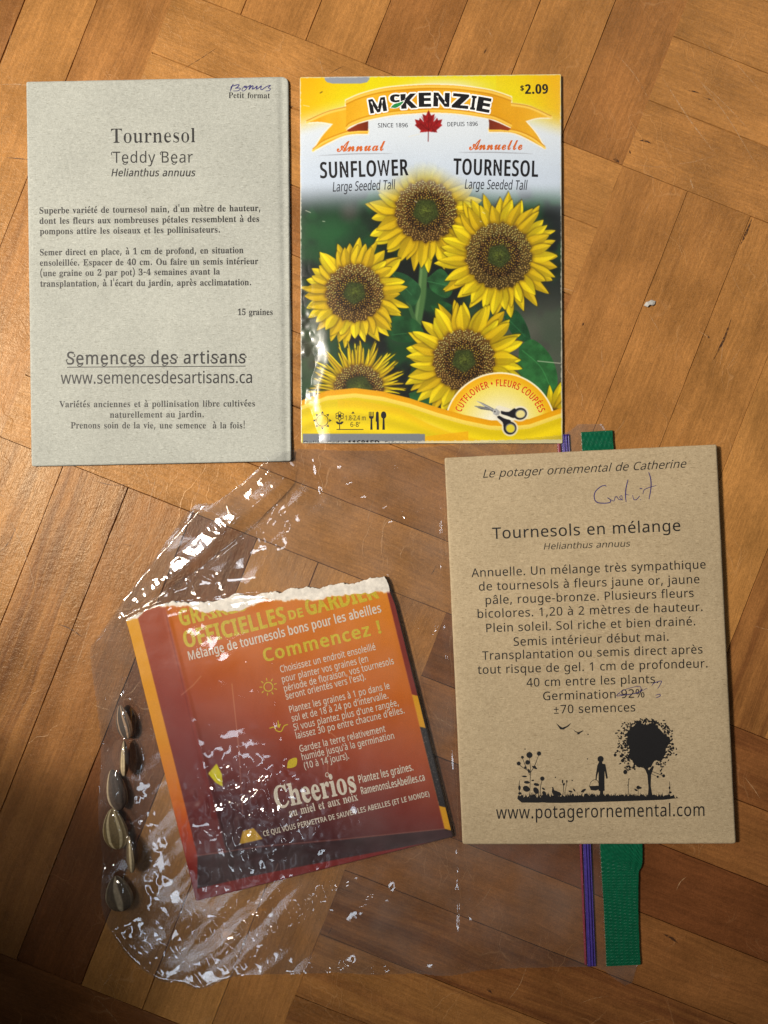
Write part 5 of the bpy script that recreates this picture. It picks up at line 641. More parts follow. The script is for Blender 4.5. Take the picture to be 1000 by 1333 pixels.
def build_floor():
    co, faces, plank, grain, mi = [], [], [], [], []
    r = random.Random(11)
    # planks the photograph shows as darker or streakier, lower left tones deepened for the corner shade: (block i, j, finger) -> tone, hue, streak
    spec = {(0, 1, 0): (0.20, 0.3, 0.45), (0, 1, 1): (0.36, 0.5, 0.75), (0, 1, 2): (0.50, 0.5, 0.3), (0, 1, 3): (0.92, 0.9, 0.65),
            (0, 1, 4): (0.15, 0.1, 0.1), (0, 1, 5): (0.05, 0.1, 0.05), (0, 1, 6): (0.22, 0.4, 0.1),
            (1, 1, 0): (0.75, 0.8, 0.7), (1, 1, 1): (0.62, 0.6, 0.3), (1, 1, 2): (0.98, 0.8, 0.5), (1, 1, 3): (0.66, 0.5, 0.25),
            (1, 1, 4): (0.70, 0.6, 0.8), (1, 1, 5): (0.45, 0.2, 0.45), (1, 1, 6): (0.58, 0.4, 0.5),
            (1, 0, 0): (0.16, 0.5, 0.12), (1, 0, 1): (0.20, 0.35, 0.2), (1, 0, 2): (0.22, 0.2, 0.08), (1, 0, 3): (0.10, 0.1, 0.08),
            (0, -1, 0): (0.10, 0.2, 0.05), (0, -1, 1): (0.18, 0.4, 0.05), (0, -1, 2): (0.12, 0.3, 0.05), (0, -1, 3): (0.42, 0.6, 0.1),
            (0, -1, 4): (0.16, 0.4, 0.1), (0, -1, 5): (0.16, 0.3, 0.05), (0, -1, 6): (0.30, 0.7, 0.1),
            (1, -1, 6): (0.14, 0.35, 0.05), (1, -1, 5): (0.10, 0.3, 0.05), (1, -1, 4): (0.16, 0.2, 0.05),
            (0, 0, 0): (0.12, 0.2, 0.05), (0, 0, 1): (0.08, 0.2, 0.05), (0, 0, 5): (0.30, 0.35, 0.2), (0, 0, 6): (0.18, 0.2, 0.1),
            (0, 2, 0): (0.9, 0.5, 0.3), (0, 2, 1): (0.5, 0.4, 0.3)}
    for bi in range(-3, 5):
        for bj in range(-3, 5):
            horiz = (bi + bj) % 2 == 0
            u0, v0 = 208 + bi * (BLK - 1.5), -97 + bj * BLK
            cuts = [0] + [k * BLK / 7 + r.uniform(-3, 3) for k in range(1, 7)] + [BLK]
            for f in range(7):
                key = (bi, bj, f)
                rr = random.Random(hash((bi * 31 + bj) * 17 + f))
                tn = spec.get(key, (rr.uniform(0.05, 0.5), rr.uniform(0, 0.8), rr.choice([0.05, 0.1, 0.3, 0.6])))
                a0, a1 = cuts[f], cuts[f + 1]
                # local box: s along the plank 0..BLK, t across a0..a1
                ns = 26
                def gap(): return 0.38 + abs(rr.gauss(0, 0.28)) + (0.7 if rr.random() < 0.04 else 0)
                ends = (rr.uniform(0.3, 1.0), rr.uniform(0.3, 1.0))
                S = np.linspace(0, BLK, ns + 1)
                bw = rr.choice([0.0, 0.0, 0.2, 0.5])
                top = [(min(max(s_, ends[0]), BLK - ends[1]), a0 + gap() * 0.9) for s_ in S] + \
                      [(min(max(s_, ends[0]), BLK - ends[1]), a1 - gap() * 0.9 - bw) for s_ in S[::-1]]
                low = [(min(max(s_, 0), BLK), a0) for s_ in S] + [(s_, a1) for s_ in S[::-1]]
                zt = rr.uniform(-0.00006, 0.00006) - 0.00006
                o1, o2 = rr.uniform(-3, 3), rr.uniform(-3, 3)
                base = len(co)
                for ring_, z in ((top, zt), (low, -0.0007)):
                    for (s_, t_) in ring_:
                        u, v = (u0 + s_, v0 + t_) if horiz else (u0 + t_, v0 + s_)
                        x, y = uv2px(u, v)
                        co.append(((x - 500) * PX, (666.5 - y) * PX, z))
                        grain.append((s_ * PX + o1, t_ * PX + o2))
                m = len(top)
                fl = [tuple(base + i for i in range(m))] + [(base + i, base + (i + 1) % m, base + m + (i + 1) % m, base + m + i) for i in range(m)]
                for q in fl:
                    if horiz: q = q[::-1]
                    faces.append(q); plank.append(tn); mi.append(0)
    # boards under the gaps
    base = len(co)
    for x, y in ((-0.8, -0.8), (0.8, -0.8), (0.8, 0.8), (-0.8, 0.8)):
        co.append((x, y, -0.0008)); grain.append((x, y))
    faces.append((base, base + 1, base + 2, base + 3)); plank.append((1, 1, 1)); mi.append(1)
    # scars in the varnish: pale scratches and dark splits, lying 0.02 mm proud
    def scar(p, q, w, m, bend=0.0):
        P = np.array([p, ((p[0] + q[0]) / 2 + bend * (q[1] - p[1]), (p[1] + q[1]) / 2 - bend * (q[0] - p[0])), q], float)
        C = np.array(spline(P, 7)); n_ = len(C)
        d = np.gradient(C, axis=0); d /= np.linalg.norm(d, axis=1)[:, None]
        nn = np.stack([-d[:, 1], d[:, 0]], 1)
        k = np.linspace(0, 1, n_); ww = w / 2 * np.clip(np.sin(np.pi * k), 0.05, 1) * (0.7 + 0.6 * np.array([r.random() for _ in k]))
        b0 = len(co)
        for A in (C + nn * ww[:, None], C - nn * ww[:, None]):
            for x, y in A:
                co.append(((x - 500) * PX, (666.5 - y) * PX, 0.00003)); grain.append((x * PX, y * PX))
        for i in range(n_ - 1):
            faces.append((b0 + i, b0 + i + 1, b0 + n_ + i + 1, b0 + n_ + i)); plank.append((0.5, 0.5, 0)); mi.append(m)
    for a in [((895, 85), (990, 225), 1.3, 2, 0.03), ((860, 97), (935, 205), 1.5, 2, -0.02), ((905, 100), (985, 180), 0.9, 2, 0.02),
              ((798, 65), (850, 140), 0.9, 2, 0.05), ((898, 232), (903, 247), 1.8, 2, 0.0), ((940, 62), (1000, 130), 0.8, 2, 0.0),
              ((895, 118), (912, 122), 1.6, 3, 0.05), ((915, 126), (928, 131), 1.8, 3, 0.0), ((832, 183), (848, 187), 2.4, 3, 0.1),
              ((953, 412), (928, 470), 2.6, 3, 0.03), ((922, 437), (923, 441), 2.4, 3, 0.0), ((979, 284), (964, 318), 3.6, 3, 0.02),
              ((798, 207), (806, 212), 3.5, 3, 0.1), ((819, 195), (821, 200), 2.4, 3, 0), ((630, 70), (634, 62), 1.6, 3, 0),
              ((760, 420), (758, 424), 2.6, 3, 0), ((862, 1215), (884, 1229), 3.2, 3, 0.05), ((633, 1288), (641, 1294), 2.4, 3, 0.1),
              ((838, 280), (846, 263), 1.0, 2, 0), ((700, 372), (750, 380), 1.6, 2, 0.05), ((0, 110), (42, 112), 1.6, 2, 0.03),
              ((8, 205), (60, 212), 1.2, 3, 0.02), ((2, 655), (52, 790), 1.0, 2, 0.04), ((205, 615), (190, 690), 1.0, 2, -0.03),
              ((212, 690), (160, 745), 1.2, 2, 0.02), ((186, 608), (196, 640), 1.1, 2, 0.06), ((30, 612), (78, 640), 1.1, 2, 0.03),
              ((75, 812), (108, 830), 1.4, 3, 0.06), ((262, 615), (250, 660), 0.9, 2, 0.05), ((300, 610), (318, 640), 0.9, 2, -0.06),
              ((120, 795), (95, 880), 1.0, 2, 0.02), ((150, 1260), (128, 1290), 1.2, 2, 0.04), ((968, 1010), (990, 1040), 1.0, 2, 0.02),
              ((700, 145), (716, 170), 0.9, 2, 0.03), ((845, 410), (858, 432), 0.8, 2, 0.03), ((880, 1160), (895, 1140), 1.0, 2, 0.1)]:
        scar(*a)
    for _ in range(70):
        x, y = r.uniform(0, 1000), r.uniform(0, 1333); a = r.uniform(0, 6.28); L = r.uniform(10, 60)
        scar((x, y), (x + L * math.cos(a), y + L * math.sin(a)), r.uniform(0.45, 0.8), 2 if r.random() < 0.75 else 3, r.uniform(-0.08, 0.08))
    me = bpy.data.meshes.new('floor')
    me.from_pydata(co, [], faces)
    a = me.attributes.new('plank', 'FLOAT_COLOR', 'FACE')
    c = np.ones((len(faces), 4), np.float32); c[:, :3] = np.array(plank); a.data.foreach_set('color', c.ravel())
    uvl = me.uv_layers.new(name='grain')
    li = np.zeros(len(me.loops), np.int32); me.loops.foreach_get('vertex_index', li)
    uvl.data.foreach_set('uv', np.array(grain, np.float32)[li].ravel())
    me.polygons.foreach_set('material_index', np.array(mi, np.int32))
    gapm = NT('gap_dirt').set(Base_Color=(0.016, 0.008, 0.004), Roughness=0.95)
    def scar_mat(name, col, al):
        t = NT(name); co_ = t.n('TexCoord').outputs['Object']
        nz = t.n('TexNoise', i_Vector=co_, i_Scale=900.0, i_Detail=3.0).outputs['Fac']
        return t.set(Base_Color=col, Roughness=0.5, Alpha=t.ramp(nz, [(0.35, 0.1 * al), (0.6, al)]))
    o = link('floor', me, [wood_material(), gapm, scar_mat('scratch', (0.66, 0.42, 0.22), 0.55), scar_mat('split', (0.05, 0.02, 0.009), 0.9)])
    # make every face look up
    import bmesh
    bm = bmesh.new(); bm.from_mesh(me)
    for f in bm.faces:
        if f.normal.z < -1e-6: f.normal_flip()
    bm.to_mesh(me); bm.free()
    tag(o, 'worn varnished parquet floor of square blocks of narrow wooden fingers', None, None, 'structure')
    OFF[o] = np.zeros(3)
    return o
build_floor()

# ------------------------------------------------------------------ flat packets
def quad_ab(corners):
    TL, TR, BR, BL = [np.array(c, float) for c in corners]
    e1, e2 = TR - TL, BL - TL
    M = np.linalg.inv(np.stack([e1, e2], 1))
    def ab(x, y):
        dx, dy = x - TL[0], y - TL[1]
        return M[0, 0] * dx + M[0, 1] * dy, M[1, 0] * dx + M[1, 1] * dy
    return ab

def sheet(name, corners, zf, zbase, step, mat, parent, radius=(2, 2, 2, 2), paint=None, wob=0.25, seed=0, warp=None):
    """a closed thin body: modelled upper face, rounded rim and underside"""
    TL, TR, BR, BL = [np.array(c, float) for c in corners]
    w = max(np.linalg.norm(TR - TL), np.linalg.norm(BR - BL)); h = max(np.linalg.norm(BL - TL), np.linalg.norm(BR - TR))
    nu, nv = int(w / step) + 1, int(h / step) + 1
    a, b = np.meshgrid(np.linspace(0, 1, nu), np.linspace(0, 1, nv))
    X, Y = a * w, b * h
    for (cx, cy), r in zip(((0, 0), (w, 0), (w, h), (0, h)), radius):
        dx, dy = np.abs(X - cx), np.abs(Y - cy)
        m = (dx < r) & (dy < r)
        ex, ey = r - dx, r - dy
        d = np.hypot(ex, ey)
        m &= d > r
        k = np.where(m, r / np.maximum(d, 1e-6), 1)
        X = np.where(m, cx + np.sign(w / 2 - cx) * (r - ex * k), X)
        Y = np.where(m, cy + np.sign(h / 2 - cy) * (r - ey * k), Y)
    a, b = X / w, Y / h
    P = ((1 - a) * (1 - b))[..., None] * TL + (a * (1 - b))[..., None] * TR + (a * b)[..., None] * BR + ((1 - a) * b)[..., None] * BL
    x, y = P[..., 0].copy(), P[..., 1].copy()
    ed = np.exp(-np.minimum(np.minimum(a * w, (1 - a) * w), np.minimum(b * h, (1 - b) * h)) / 4.0)
    x += wob * ed * (fbm(y / 14, x / 300, 20 + seed) - 0.5) * 2; y += wob * ed * (fbm(x / 14, y / 300, 24 + seed) - 0.5) * 2
    if warp is not None: x, y = warp(x, y, a, b)
    z = zf(x, y)
    top = W(x, y, z).reshape(-1, 3)
    idx = np.arange(nu * nv).reshape(nv, nu)
    q = np.stack([idx[:-1, :-1], idx[1:, :-1], idx[1:, 1:], idx[:-1, 1:]], -1).reshape(-1, 4)
    rim = np.concatenate([idx[0, :], idx[1:, -1], idx[-1, -2::-1], idx[-2:0:-1, 0]])
    n = len(top); m = len(rim)
    ctr = top.mean(0)
    low = top[rim].copy(); low[:, 2] = zbase if np.isscalar(zbase) else zbase
    mid = top[rim].copy(); mid[:, 2] = low[:, 2] * 0.5 + mid[:, 2] * 0.5
    r1, r2 = n + np.arange(m), n + m + np.arange(m)
    nx = np.roll(np.arange(m), -1)
    side = np.concatenate([np.stack([rim, rim[nx], r1[nx], r1], -1), np.stack([r1, r1[nx], r2[nx], r2], -1)])
    low2 = low * 0.5 + ctr * np.array([.5, .5, 0]) + np.array([0, 0, 1]) * low * np.array([0, 0, 0.5])
    cen = np.array([[ctr[0], ctr[1], low[:, 2].mean()]])
    co = np.concatenate([top, mid, low, cen])
    under = np.stack([r2, r2[nx], np.full(m, n + 2 * m), np.full(m, n + 2 * m)], -1)
    under[:, 3] = r2  # degenerate-free triangles written as quads would be invalid; use list
    faces = q
    col = None
    allq = np.concatenate([q, side])
    if paint is not None:
        c = paint(x, y).reshape(-1, 3)
        col = np.concatenate([c, c[rim] * 0.0 + np.array([0.62, 0.6, 0.55]), c[rim] * 0.0 + 0.6, np.array([[0.6, 0.6, 0.6]])])
    o = mesh_obj(name, co, allq, mat, parent, color=col)
    # underside
    import bmesh
    bm = bmesh.new(); bm.from_mesh(o.data); bm.verts.ensure_lookup_table()
    c = bm.verts[n + 2 * m]
    for i in range(m):
        bm.faces.new((bm.verts[n + m + i], bm.verts[n + m + (i + 1) % m], c))
    bm.to_mesh(o.data); bm.free()
    return o

INK = ink('black_ink', (16, 15, 17), 0.6)
GREYINK = ink('grey_ink', (40, 39, 40), 0.6)
PEN = ink('blue_pen', (44, 38, 110), 0.5)
PEN2 = ink('violet_pen', (50, 42, 100), 0.5)

# ---------------- grey-green kraft envelope, top left
E1 = [(34.5, 106.5), (375.5, 100), (379, 600), (41.5, 607)]
ab1 = quad_ab(E1)
def z1(x, y):
    a, b = ab1(x, y)
    a = np.clip(a, 0, 1); b = np.clip(b, 0, 1)
    e = (4 * a * (1 - a)) ** 0.5 * (4 * b * (1 - b)) ** 0.5
    z = 0.0008 + 0.0009 * e + 0.00022 * (fbm(x / 110, y / 110, 3, 3) - 0.5) + 0.0005 * sm(0.9, 1, b) * a
    # the flap under the right edge stands off a little
    return z - 0.0003 * np.exp(-((a - 0.975) / 0.012) ** 2)
K1 = kraft_material('grey_kraft_paper', (0.362, 0.376, 0.338), (0.465, 0.480, 0.435), (0.19, 0.185, 0.15))
env1 = thing('kraft_envelope', 'grey-green kraft seed envelope with blue pen note in its top right corner', 'envelope', (205, 353))
body = sheet('envelope_body', E1, z1, 0.00015, 2.0, K1, env1, (2, 9, 3, 2), seed=1)
fl = [(376.0, 112), (377.4, 240), (378.9, 420), (379.8, 598), (374, 599.5), (372.5, 420), (371, 240), (370, 112)]
FW = [W(x, y, z) for z in (0.00035, 0.0006) for x, y in fl]
nfl = len(fl)
mesh_obj('back_flap', np.array(FW), [tuple(range(nfl))[::-1], tuple(range(nfl, 2 * nfl))] + [(i, (i + 1) % nfl, nfl + (i + 1) % nfl, nfl + i) for i in range(nfl)], K1, env1, smooth=False)

p = Print(z1, 0.00003)
p.text('Petit format', (297.6, 127.6), (351.4, 128), 7.4, INK, 'B', (-0.006, 0))
p.text('Tournesol', (144.5, 186), (254, 185), 18.4, INK, 'B', (-0.014, 0.002))
def curled(txt, a_, b_, cap, mat, bold):
    """light display letters whose e, a, d, S and s end in small curls"""
    sp = p.text(txt, a_, b_, cap, mat, 'N', bold, space=0.035)
    for ch, (l, r_) in zip(txt.replace(' ', ''), sp):
        w = r_[0] - l[0]; y = l[1]; k = cap / 16
        if ch == 'e':
            p.stroke([(r_[0] - 0.5 * k, y - 2.2 * k), (r_[0] - 1.5 * k, y + 0.4 * k), (l[0] + 0.45 * w, y + 2.6 * k), (l[0] + 0.15 * w, y + 1.2 * k), (l[0] + 0.4 * w, y + 0.2 * k)], 1.0 * k, mat)
        elif ch in 'Ss':
            h = cap if ch == 'S' else cap * 0.74
            p.stroke([(r_[0] - 0.3 * k, y - h * 0.86), (r_[0] + 0.8 * k, y - h * 0.66), (r_[0] - 1.2 * k, y - h * 0.60)], 1.2 * k, mat)
            p.stroke([(l[0] + 0.3 * k, y - h * 0.12), (l[0] - 0.9 * k, y - h * 0.34), (l[0] + 1.2 * k, y - h * 0.38)], 1.2 * k, mat)
        elif ch in 'TB':
            p.stroke([(l[0], y - cap), (l[0] - 2.2 * k, y - cap * 0.86), (l[0] - 1.4 * k, y - cap * 0.68)], 1.1 * k, mat)
        elif ch in 'nmr':
            p.stroke([(l[0] + 0.6 * k, y - cap * 0.66), (l[0] - 1.6 * k, y - cap * 0.72)], 1.0 * k, mat)
            if ch != 'r': p.stroke([(r_[0] - 0.6 * k, y - 0.4 * k), (r_[0] + 1.4 * k, y - 0.9 * k)], 1.0 * k, mat)
curled('Teddy Bear', (147, 212), (251, 211.6), 14.6, INK, (0.0, 0.0))
p.text('Helianthus annuus', (145, 229.4), (254.8, 229.4), 9.6, INK, 'N', (0.016, 0.01), 0.2)
p.build('title_text', env1)
p = Print(z1, 0.00003)
for s_, a_, b_ in [("Superbe variété de tournesol nain, d'un mètre de hauteur,", (51.5, 278), (339, 274.6)),
                   ("dont les fleurs aux nombreuses pétales ressemblent à des", (51.5, 291.4), (337.5, 288.6)),
                   ("pompons attire les oiseaux et les pollinisateurs.", (52, 305), (286.4, 302.6)),
                   ("Semer direct en place, à 1 cm de profond, en situation", (52, 332.4), (317, 329.4)),
                   ("ensoleillée. Espacer de 40 cm. Ou faire un semis intérieur", (52, 346), (336.3, 343.8)),
                   ("(une graine ou 2 par pot) 3-4 semaines avant la", (52.5, 359.6), (286.4, 357.2)),
                   ("transplantation, à l'écart du jardin, après acclimatation.", (52.5, 373.2), (327, 371.2)),
                   ("15 graines", (309.7, 410.2), (355, 410))]:
    p.text(s_, a_, b_, 8.0, INK, 'B', (0.0, 0.008))
p.build('description_text', env1)
p = Print(z1, 0.00003)
curled('Semences des artisans', (87.3, 474.4), (319.7, 472.8), 16.4, INK, (0.012, 0.008))
p.stroke([(87.3, 478), (319.7, 476.6)], 1.0, INK, taper=1)
p.text('www.semencesdesartisans.ca', (79.2, 499.6), (328.2, 498.6), 15.6, INK, 'N', (0.006, 0.004))
p.build('website_text', env1)
p = Print(z1, 0.00003)
for s_, a_, b_ in [("Variétés anciennes et à pollinisation libre cultivées", (77.3, 530.2), (332, 529)),
                   ("naturellement au jardin.", (143.2, 543.8), (265.3, 543)), ("Prenons soin de la vie, une semence  à la fois!", (92.2, 557.6), (318.6, 557.6))]:
    p.text(s_, a_, b_, 8.0, INK, 'B', (-0.006, 0.006))
p.build('slogan_text', env1)
p = Print(z1, 0.00004)
q = lambda pts: [(280 + x / 9.0909, 95 + y / 9.0909) for x, y in pts]
p.stroke(q([(180, 218), (190, 180), (215, 135), (205, 150), (188, 195), (195, 160), (230, 150), (260, 140), (285, 142), (262, 170), (240, 180), (285, 178), (300, 188), (270, 210), (215, 212)]), 1.15, PEN)
p.stroke(q([(355, 150), (330, 175), (318, 205), (340, 212), (375, 180), (368, 155), (350, 172), (385, 165), (420, 145), (412, 165), (400, 195), (425, 165), (445, 150), (450, 165), (440, 190), (470, 178), (498, 155), (490, 190), (520, 175), (548, 152), (540, 190), (560, 195), (600, 165), (640, 150), (655, 148), (630, 175), (655, 185), (640, 208), (600, 212)]), 1.15, PEN)
p.build('handwritten_note', env1)

# ---------------- brown kraft envelope lying on the bag, lower right
E3 = [(579, 596), (933, 578.5), (958, 1098), (602.5, 1099)]
ab3 = quad_ab(E3)
def z3(x, y):
    a, b = ab3(x, y)
    a = np.clip(a, 0, 1); b = np.clip(b, 0, 1)
    e = (4 * a * (1 - a)) ** 0.5 * (4 * b * (1 - b)) ** 0.5
    return 0.0026 + 0.0010 * e + 0.0003 * (fbm(x / 120, y / 120, 9, 3) - 0.5)
K3 = kraft_material('brown_kraft_paper', (0.36, 0.28, 0.172), (0.475, 0.382, 0.245), (0.17, 0.115, 0.055))
env3 = thing('kraft_envelope', 'brown kraft seed envelope printed with garden silhouette, lying over the plastic bag', 'envelope', (768, 843))
sheet('envelope_body', E3, z3, 0.0017, 2.0, K3, env3, (2, 2, 3, 3), seed=2)
p = Print(z3, 0.00003)
p.text('Le potager ornemental de Catherine', (628.8, 622), (894, 608.6), 10.6, INK, 'N', (0.0, 0.0), 0.32)
p.build('heading_text', env3)
p = Print(z3, 0.00003)
p.text('Tournesols en mélange', (641.2, 701.6), (886, 691), 14.6, INK, 'N', (0.004, 0.004), space=0.02)
p.text('Helianthus annuus', (708, 715.4), (820.8, 711.4), 8.2, INK, 'N', (0, 0), 0.2)
p.build('title_text', env3)
p = Print(z3, 0.00003)
for s_, a_, b_ in [("Annuelle. Un mélange très sympathique", (614, 751.2), (918.8, 740)), ("de tournesols à fleurs jaune or, jaune", (623.6, 769), (910.8, 759.2)),
                   ("pâle, rouge-bronze. Plusieurs fleurs", (632.4, 786.6), (903.2, 777.2)), ("bicolores. 1,20 à 2 mètres de hauteur.", (622, 804.6), (914.8, 795.2)),
                   ("Plein soleil. Sol riche et bien drainé.", (633.2, 823), (905.2, 814)), ("Semis intérieur début mai.", (668.8, 840.8), (870.4, 834)),
                   ("Transplantation ou semis direct après", (628, 859), (914.8, 850.6)), ("tout risque de gel. 1 cm de profondeur.", (622, 877.4), (921.2, 868.8)),
                   ("40 cm entre les plants.", (685.6, 894), (857, 889)), ("Germination 92%", (707.2, 911.6), (839.2, 907.8)), ("±70 semences", (721.2, 929), (827.2, 926))]:
    p.text(s_, a_, b_, 11.0, INK, 'N', (0.004, 0.004), space=0.02)
p.build('description_text', env3)
p = Print(z3, 0.00003)
p.text('www.potagerornemental.com', (646, 1066), (917.2, 1062), 16.4, INK, 'N', (0.004, 0.004), space=0.02)
p.build('website_text', env3)
p = Print(z3, 0.00004)
q = lambda pts: [(740 + x / 4.762, 600 + y / 4.762) for x, y in pts]
p.stroke(q([(234, 160), (228, 152), (200, 160), (168, 190), (160, 225), (175, 255), (215, 262), (255, 258), (262, 245), (250, 232), (240, 228)]), 1.3, PEN2)
p.stroke(q([(240, 228), (262, 240), (282, 248), (290, 225), (300, 222), (312, 238), (330, 240), (318, 225), (330, 215), (335, 245)]), 0.9, PEN2)
p.stroke(q([(370, 115), (358, 165), (354, 215), (358, 255)]), 1.4, PEN2)
p.stroke(q([(352, 205), (375, 212)]), 1.1, PEN2)
p.stroke(q([(398, 212), (405, 238), (420, 240), (438, 222), (440, 215)]), 1.0, PEN2)
p.stroke(q([(446, 240), (450, 242)]), 1.6, PEN2)
p.stroke(q([(442, 170), (458, 172)]), 1.6, PEN2)
p.stroke(q([(462, 205), (470, 180), (500, 165), (545, 152)]), 0.9, PEN2)
p.stroke(q([(498, 70), (510, 110), (512, 165), (500, 238)]), 1.4, PEN2)
p.build('handwritten_note', env3)
p = Print(z3, 0.00004)
q = lambda pts: [(780 + x / 8.333, 870 + y / 8.333) for x, y in pts]
p.stroke(q([(185, 300), (240, 250), (330, 215), (430, 195), (455, 215), (440, 255), (380, 275), (300, 285), (200, 300), (210, 275), (260, 290), (350, 280), (450, 250), (520, 215)]), 0.9, PEN2)
p.stroke(q([(570, 190), (590, 165), (620, 150), (675, 138), (660, 180), (635, 220)]), 1.0, PEN2)
p.stroke(q([(612, 292), (650, 282), (665, 295), (640, 312), (615, 318)]), 1.0, PEN2)
p.build('pen_correction', env3)

# garden silhouette
p = Print(z3, 0.00003)
q = lambda x, y: (660 + x / 4.1667, 920 + y / 4.1667)
Q = lambda pts: [q(x, y) for x, y in pts]
r = random.Random(3)
lower = [(62, 505), (80, 520), (300, 522), (600, 514), (850, 505), (940, 494)]
upper = []
xx = 930
while xx > 55:
    h = 497 - 12 * math.sin((930 - xx) / 875 * math.pi) ** 0.4 - r.uniform(-4, 16)
    upper.append((xx, h)); xx -= r.uniform(3, 7)
p.poly(Q(lower + upper), INK)
for _ in range(150):
    x = r.uniform(60, 880); h = r.uniform(8, 26); y = 490 + (x < 120) * 5
    p.poly(Q([(x - 2, y), (x + r.uniform(-9, 9), y - h - 4), (x + 2, y)]), INK, 0.000002)
# tree
p.poly(Q([(764, 485), (768, 440), (762, 370), (742, 320), (752, 315), (770, 345), (790, 320), (798, 325), (782, 370), (780, 430), (790, 485)]), INK, 0.000004)
blob = []
for k in range(70):
    a = 2 * math.pi * k / 70
    R = 112 * (1 + 0.07 * math.sin(3 * a + 1) + 0.05 * math.sin(7 * a)) + r.uniform(-9, 9)
    blob.append((755 + R * 1.0 * math.cos(a), 205 - R * 1.08 * math.sin(a)))
p.poly(Q(blob), INK, 0.000006)
for _ in range(420):
    a = r.uniform(0, 6.283); d = r.uniform(95, 150) if r.random() < 0.8 else r.uniform(120, 175)
    if d > 140 and math.sin(a) > -0.2 and abs(math.cos(a)) < 0.6: d = 130
    x, y = 752 + d * math.cos(a), 205 - d * 1.02 * math.sin(a)
    if y > 360 or (y > 320 and 700 < x < 830): continue
    b = r.uniform(0, 3.14); l, w = r.uniform(5, 11), r.uniform(3, 6)
    p.poly(Q([(x + l * math.cos(b), y + l * math.sin(b)), (x - w * math.sin(b), y + w * math.cos(b)), (x - l * math.cos(b), y - l * math.sin(b)), (x + w * math.sin(b), y - w * math.cos(b))]), INK, 0.000008 + 0.0000001 * _)
for x, y, R in [(587, 262, 8), (618, 268, 7), (628, 292, 9), (642, 354, 11), (652, 325, 6), (668, 330, 5), (600, 240, 6), (818, 380, 6), (850, 375, 8), (838, 362, 5), (690, 325, 6)]:
    p.disc(*q(x, y), R / 4.17, R / 4.17 * 1.1, INK, 0.00001)
for a, b in [((766, 340), (700, 318)), ((690, 322), (640, 345)), ((785, 350), (850, 375)), ((775, 360), (820, 380)), ((660, 320), (640, 350))]:
    p.stroke([q(*a), q(*b)], 0.8, INK, 0.00001)
# woman with basket
p.disc(*q(508, 284), 4.0, 4.2, INK, 0.00001)
p.poly(Q([(500, 298), (516, 298), (518, 308), (534, 312), (538, 335), (547, 385), (543, 392), (538, 388), (530, 345), (529, 400), (530, 455), (522, 458), (524, 490), (503, 490), (505, 458), (497, 455), (497, 400), (497, 350), (488, 378), (487, 398), (480, 398), (482, 372), (490, 320), (494, 310)]), INK, 0.000012)
p.poly(Q([(446, 430), (502, 428), (500, 448), (480, 455), (455, 452)]), INK, 0.000014)
p.stroke(Q([(447, 432), (456, 408), (476, 396), (494, 405), (501, 430)]), 0.7, INK, 0.000016)
# birds
for b in [[(267, 88), (285, 104), (300, 113), (322, 106), (350, 87), (335, 106), (316, 118), (308, 124), (290, 123), (280, 110)],
          [(357, 122), (375, 134), (388, 138), (412, 128), (416, 131), (398, 142), (392, 150), (378, 150), (384, 142), (370, 136)]]:
    p.poly(Q(b), INK)
for x, y in [(98, 230), (437, 283), (263, 383), (440, 150), (354, 400)]:
    p.disc(*q(x, y), 0.9, 0.8, INK)
# sunflowers at left, small plants, hen
for x, y, R in [(122, 262, 17), (174, 254, 12), (84, 274, 8), (112, 302, 13), (64, 308, 11), (192, 390, 12), (100, 330, 7), (150, 328, 8), (712, 438, 10)]:
    n = 14
    p.poly([q(x + R * (1.15 if k % 2 else 0.85) * math.cos(2 * math.pi * k / (2 * n)), y + R * (1.15 if k % 2 else 0.85) * math.sin(2 * math.pi * k / (2 * n))) for k in range(2 * n)], INK, 0.000003)
for a in [[(124, 485), (126, 400), (128, 345), (122, 270)], [(126, 360), (150, 320), (172, 262)], [(124, 370), (105, 330), (84, 280)], [(110, 345), (80, 325), (64, 312)],
          [(180, 488), (183, 430), (192, 395)], [(68, 490), (66, 430), (68, 400)], [(712, 478), (712, 440)], [(310, 480), (306, 430), (300, 405)], [(314, 470), (325, 410)],
          [(660, 480), (658, 430), (662, 390)], [(880, 490), (884, 440), (882, 405)], [(405, 480), (420, 455)], [(345, 480), (350, 462)]]:
    p.stroke(Q(a), 0.75, INK, 0.000004)
for x, y, l, w, b in [(105, 445, 20, 16, 0.5), (158, 455, 20, 14, 1.0), (202, 470, 14, 10, 1.0), (108, 410, 16, 8, 0.1), (160, 422, 16, 8, 0.2), (140, 400, 8, 4, 0), (95, 378, 14, 5, 0.1),
                      (150, 330, 16, 6, 0.5), (120, 348, 12, 5, 1.2), (345, 460, 12, 5, 0.2), (365, 452, 10, 4, 0.9), (415, 455, 16, 7, -0.6), (198, 445, 10, 5, 0.6), (68, 440, 7, 14, 0), (70, 470, 10, 7, 0),
                      (302, 405, 4, 10, 0), (325, 405, 4, 8, 0), (310, 420, 4, 8, 0), (700, 452, 10, 5, 0.5), (720, 440, 12, 6, 0), (882, 440, 5, 8, 0), (886, 465, 8, 6, 0), (878, 482, 9, 6, 0), (662, 392, 5, 3, -.5), (656, 425, 4, 3, 0)]:
    p.poly([q(x + l * math.cos(t) * math.cos(b) - w * math.sin(t) * math.sin(b), y + l * math.cos(t) * math.sin(b) + w * math.sin(t) * math.cos(b)) for t in [2 * math.pi * k / 10 for k in range(10)]], INK, 0.000005)
p.poly(Q([(244, 434), (252, 438), (256, 452), (272, 458), (290, 466), (298, 480), (275, 484), (252, 480), (243, 460), (246, 444)]), INK, 0.000006)
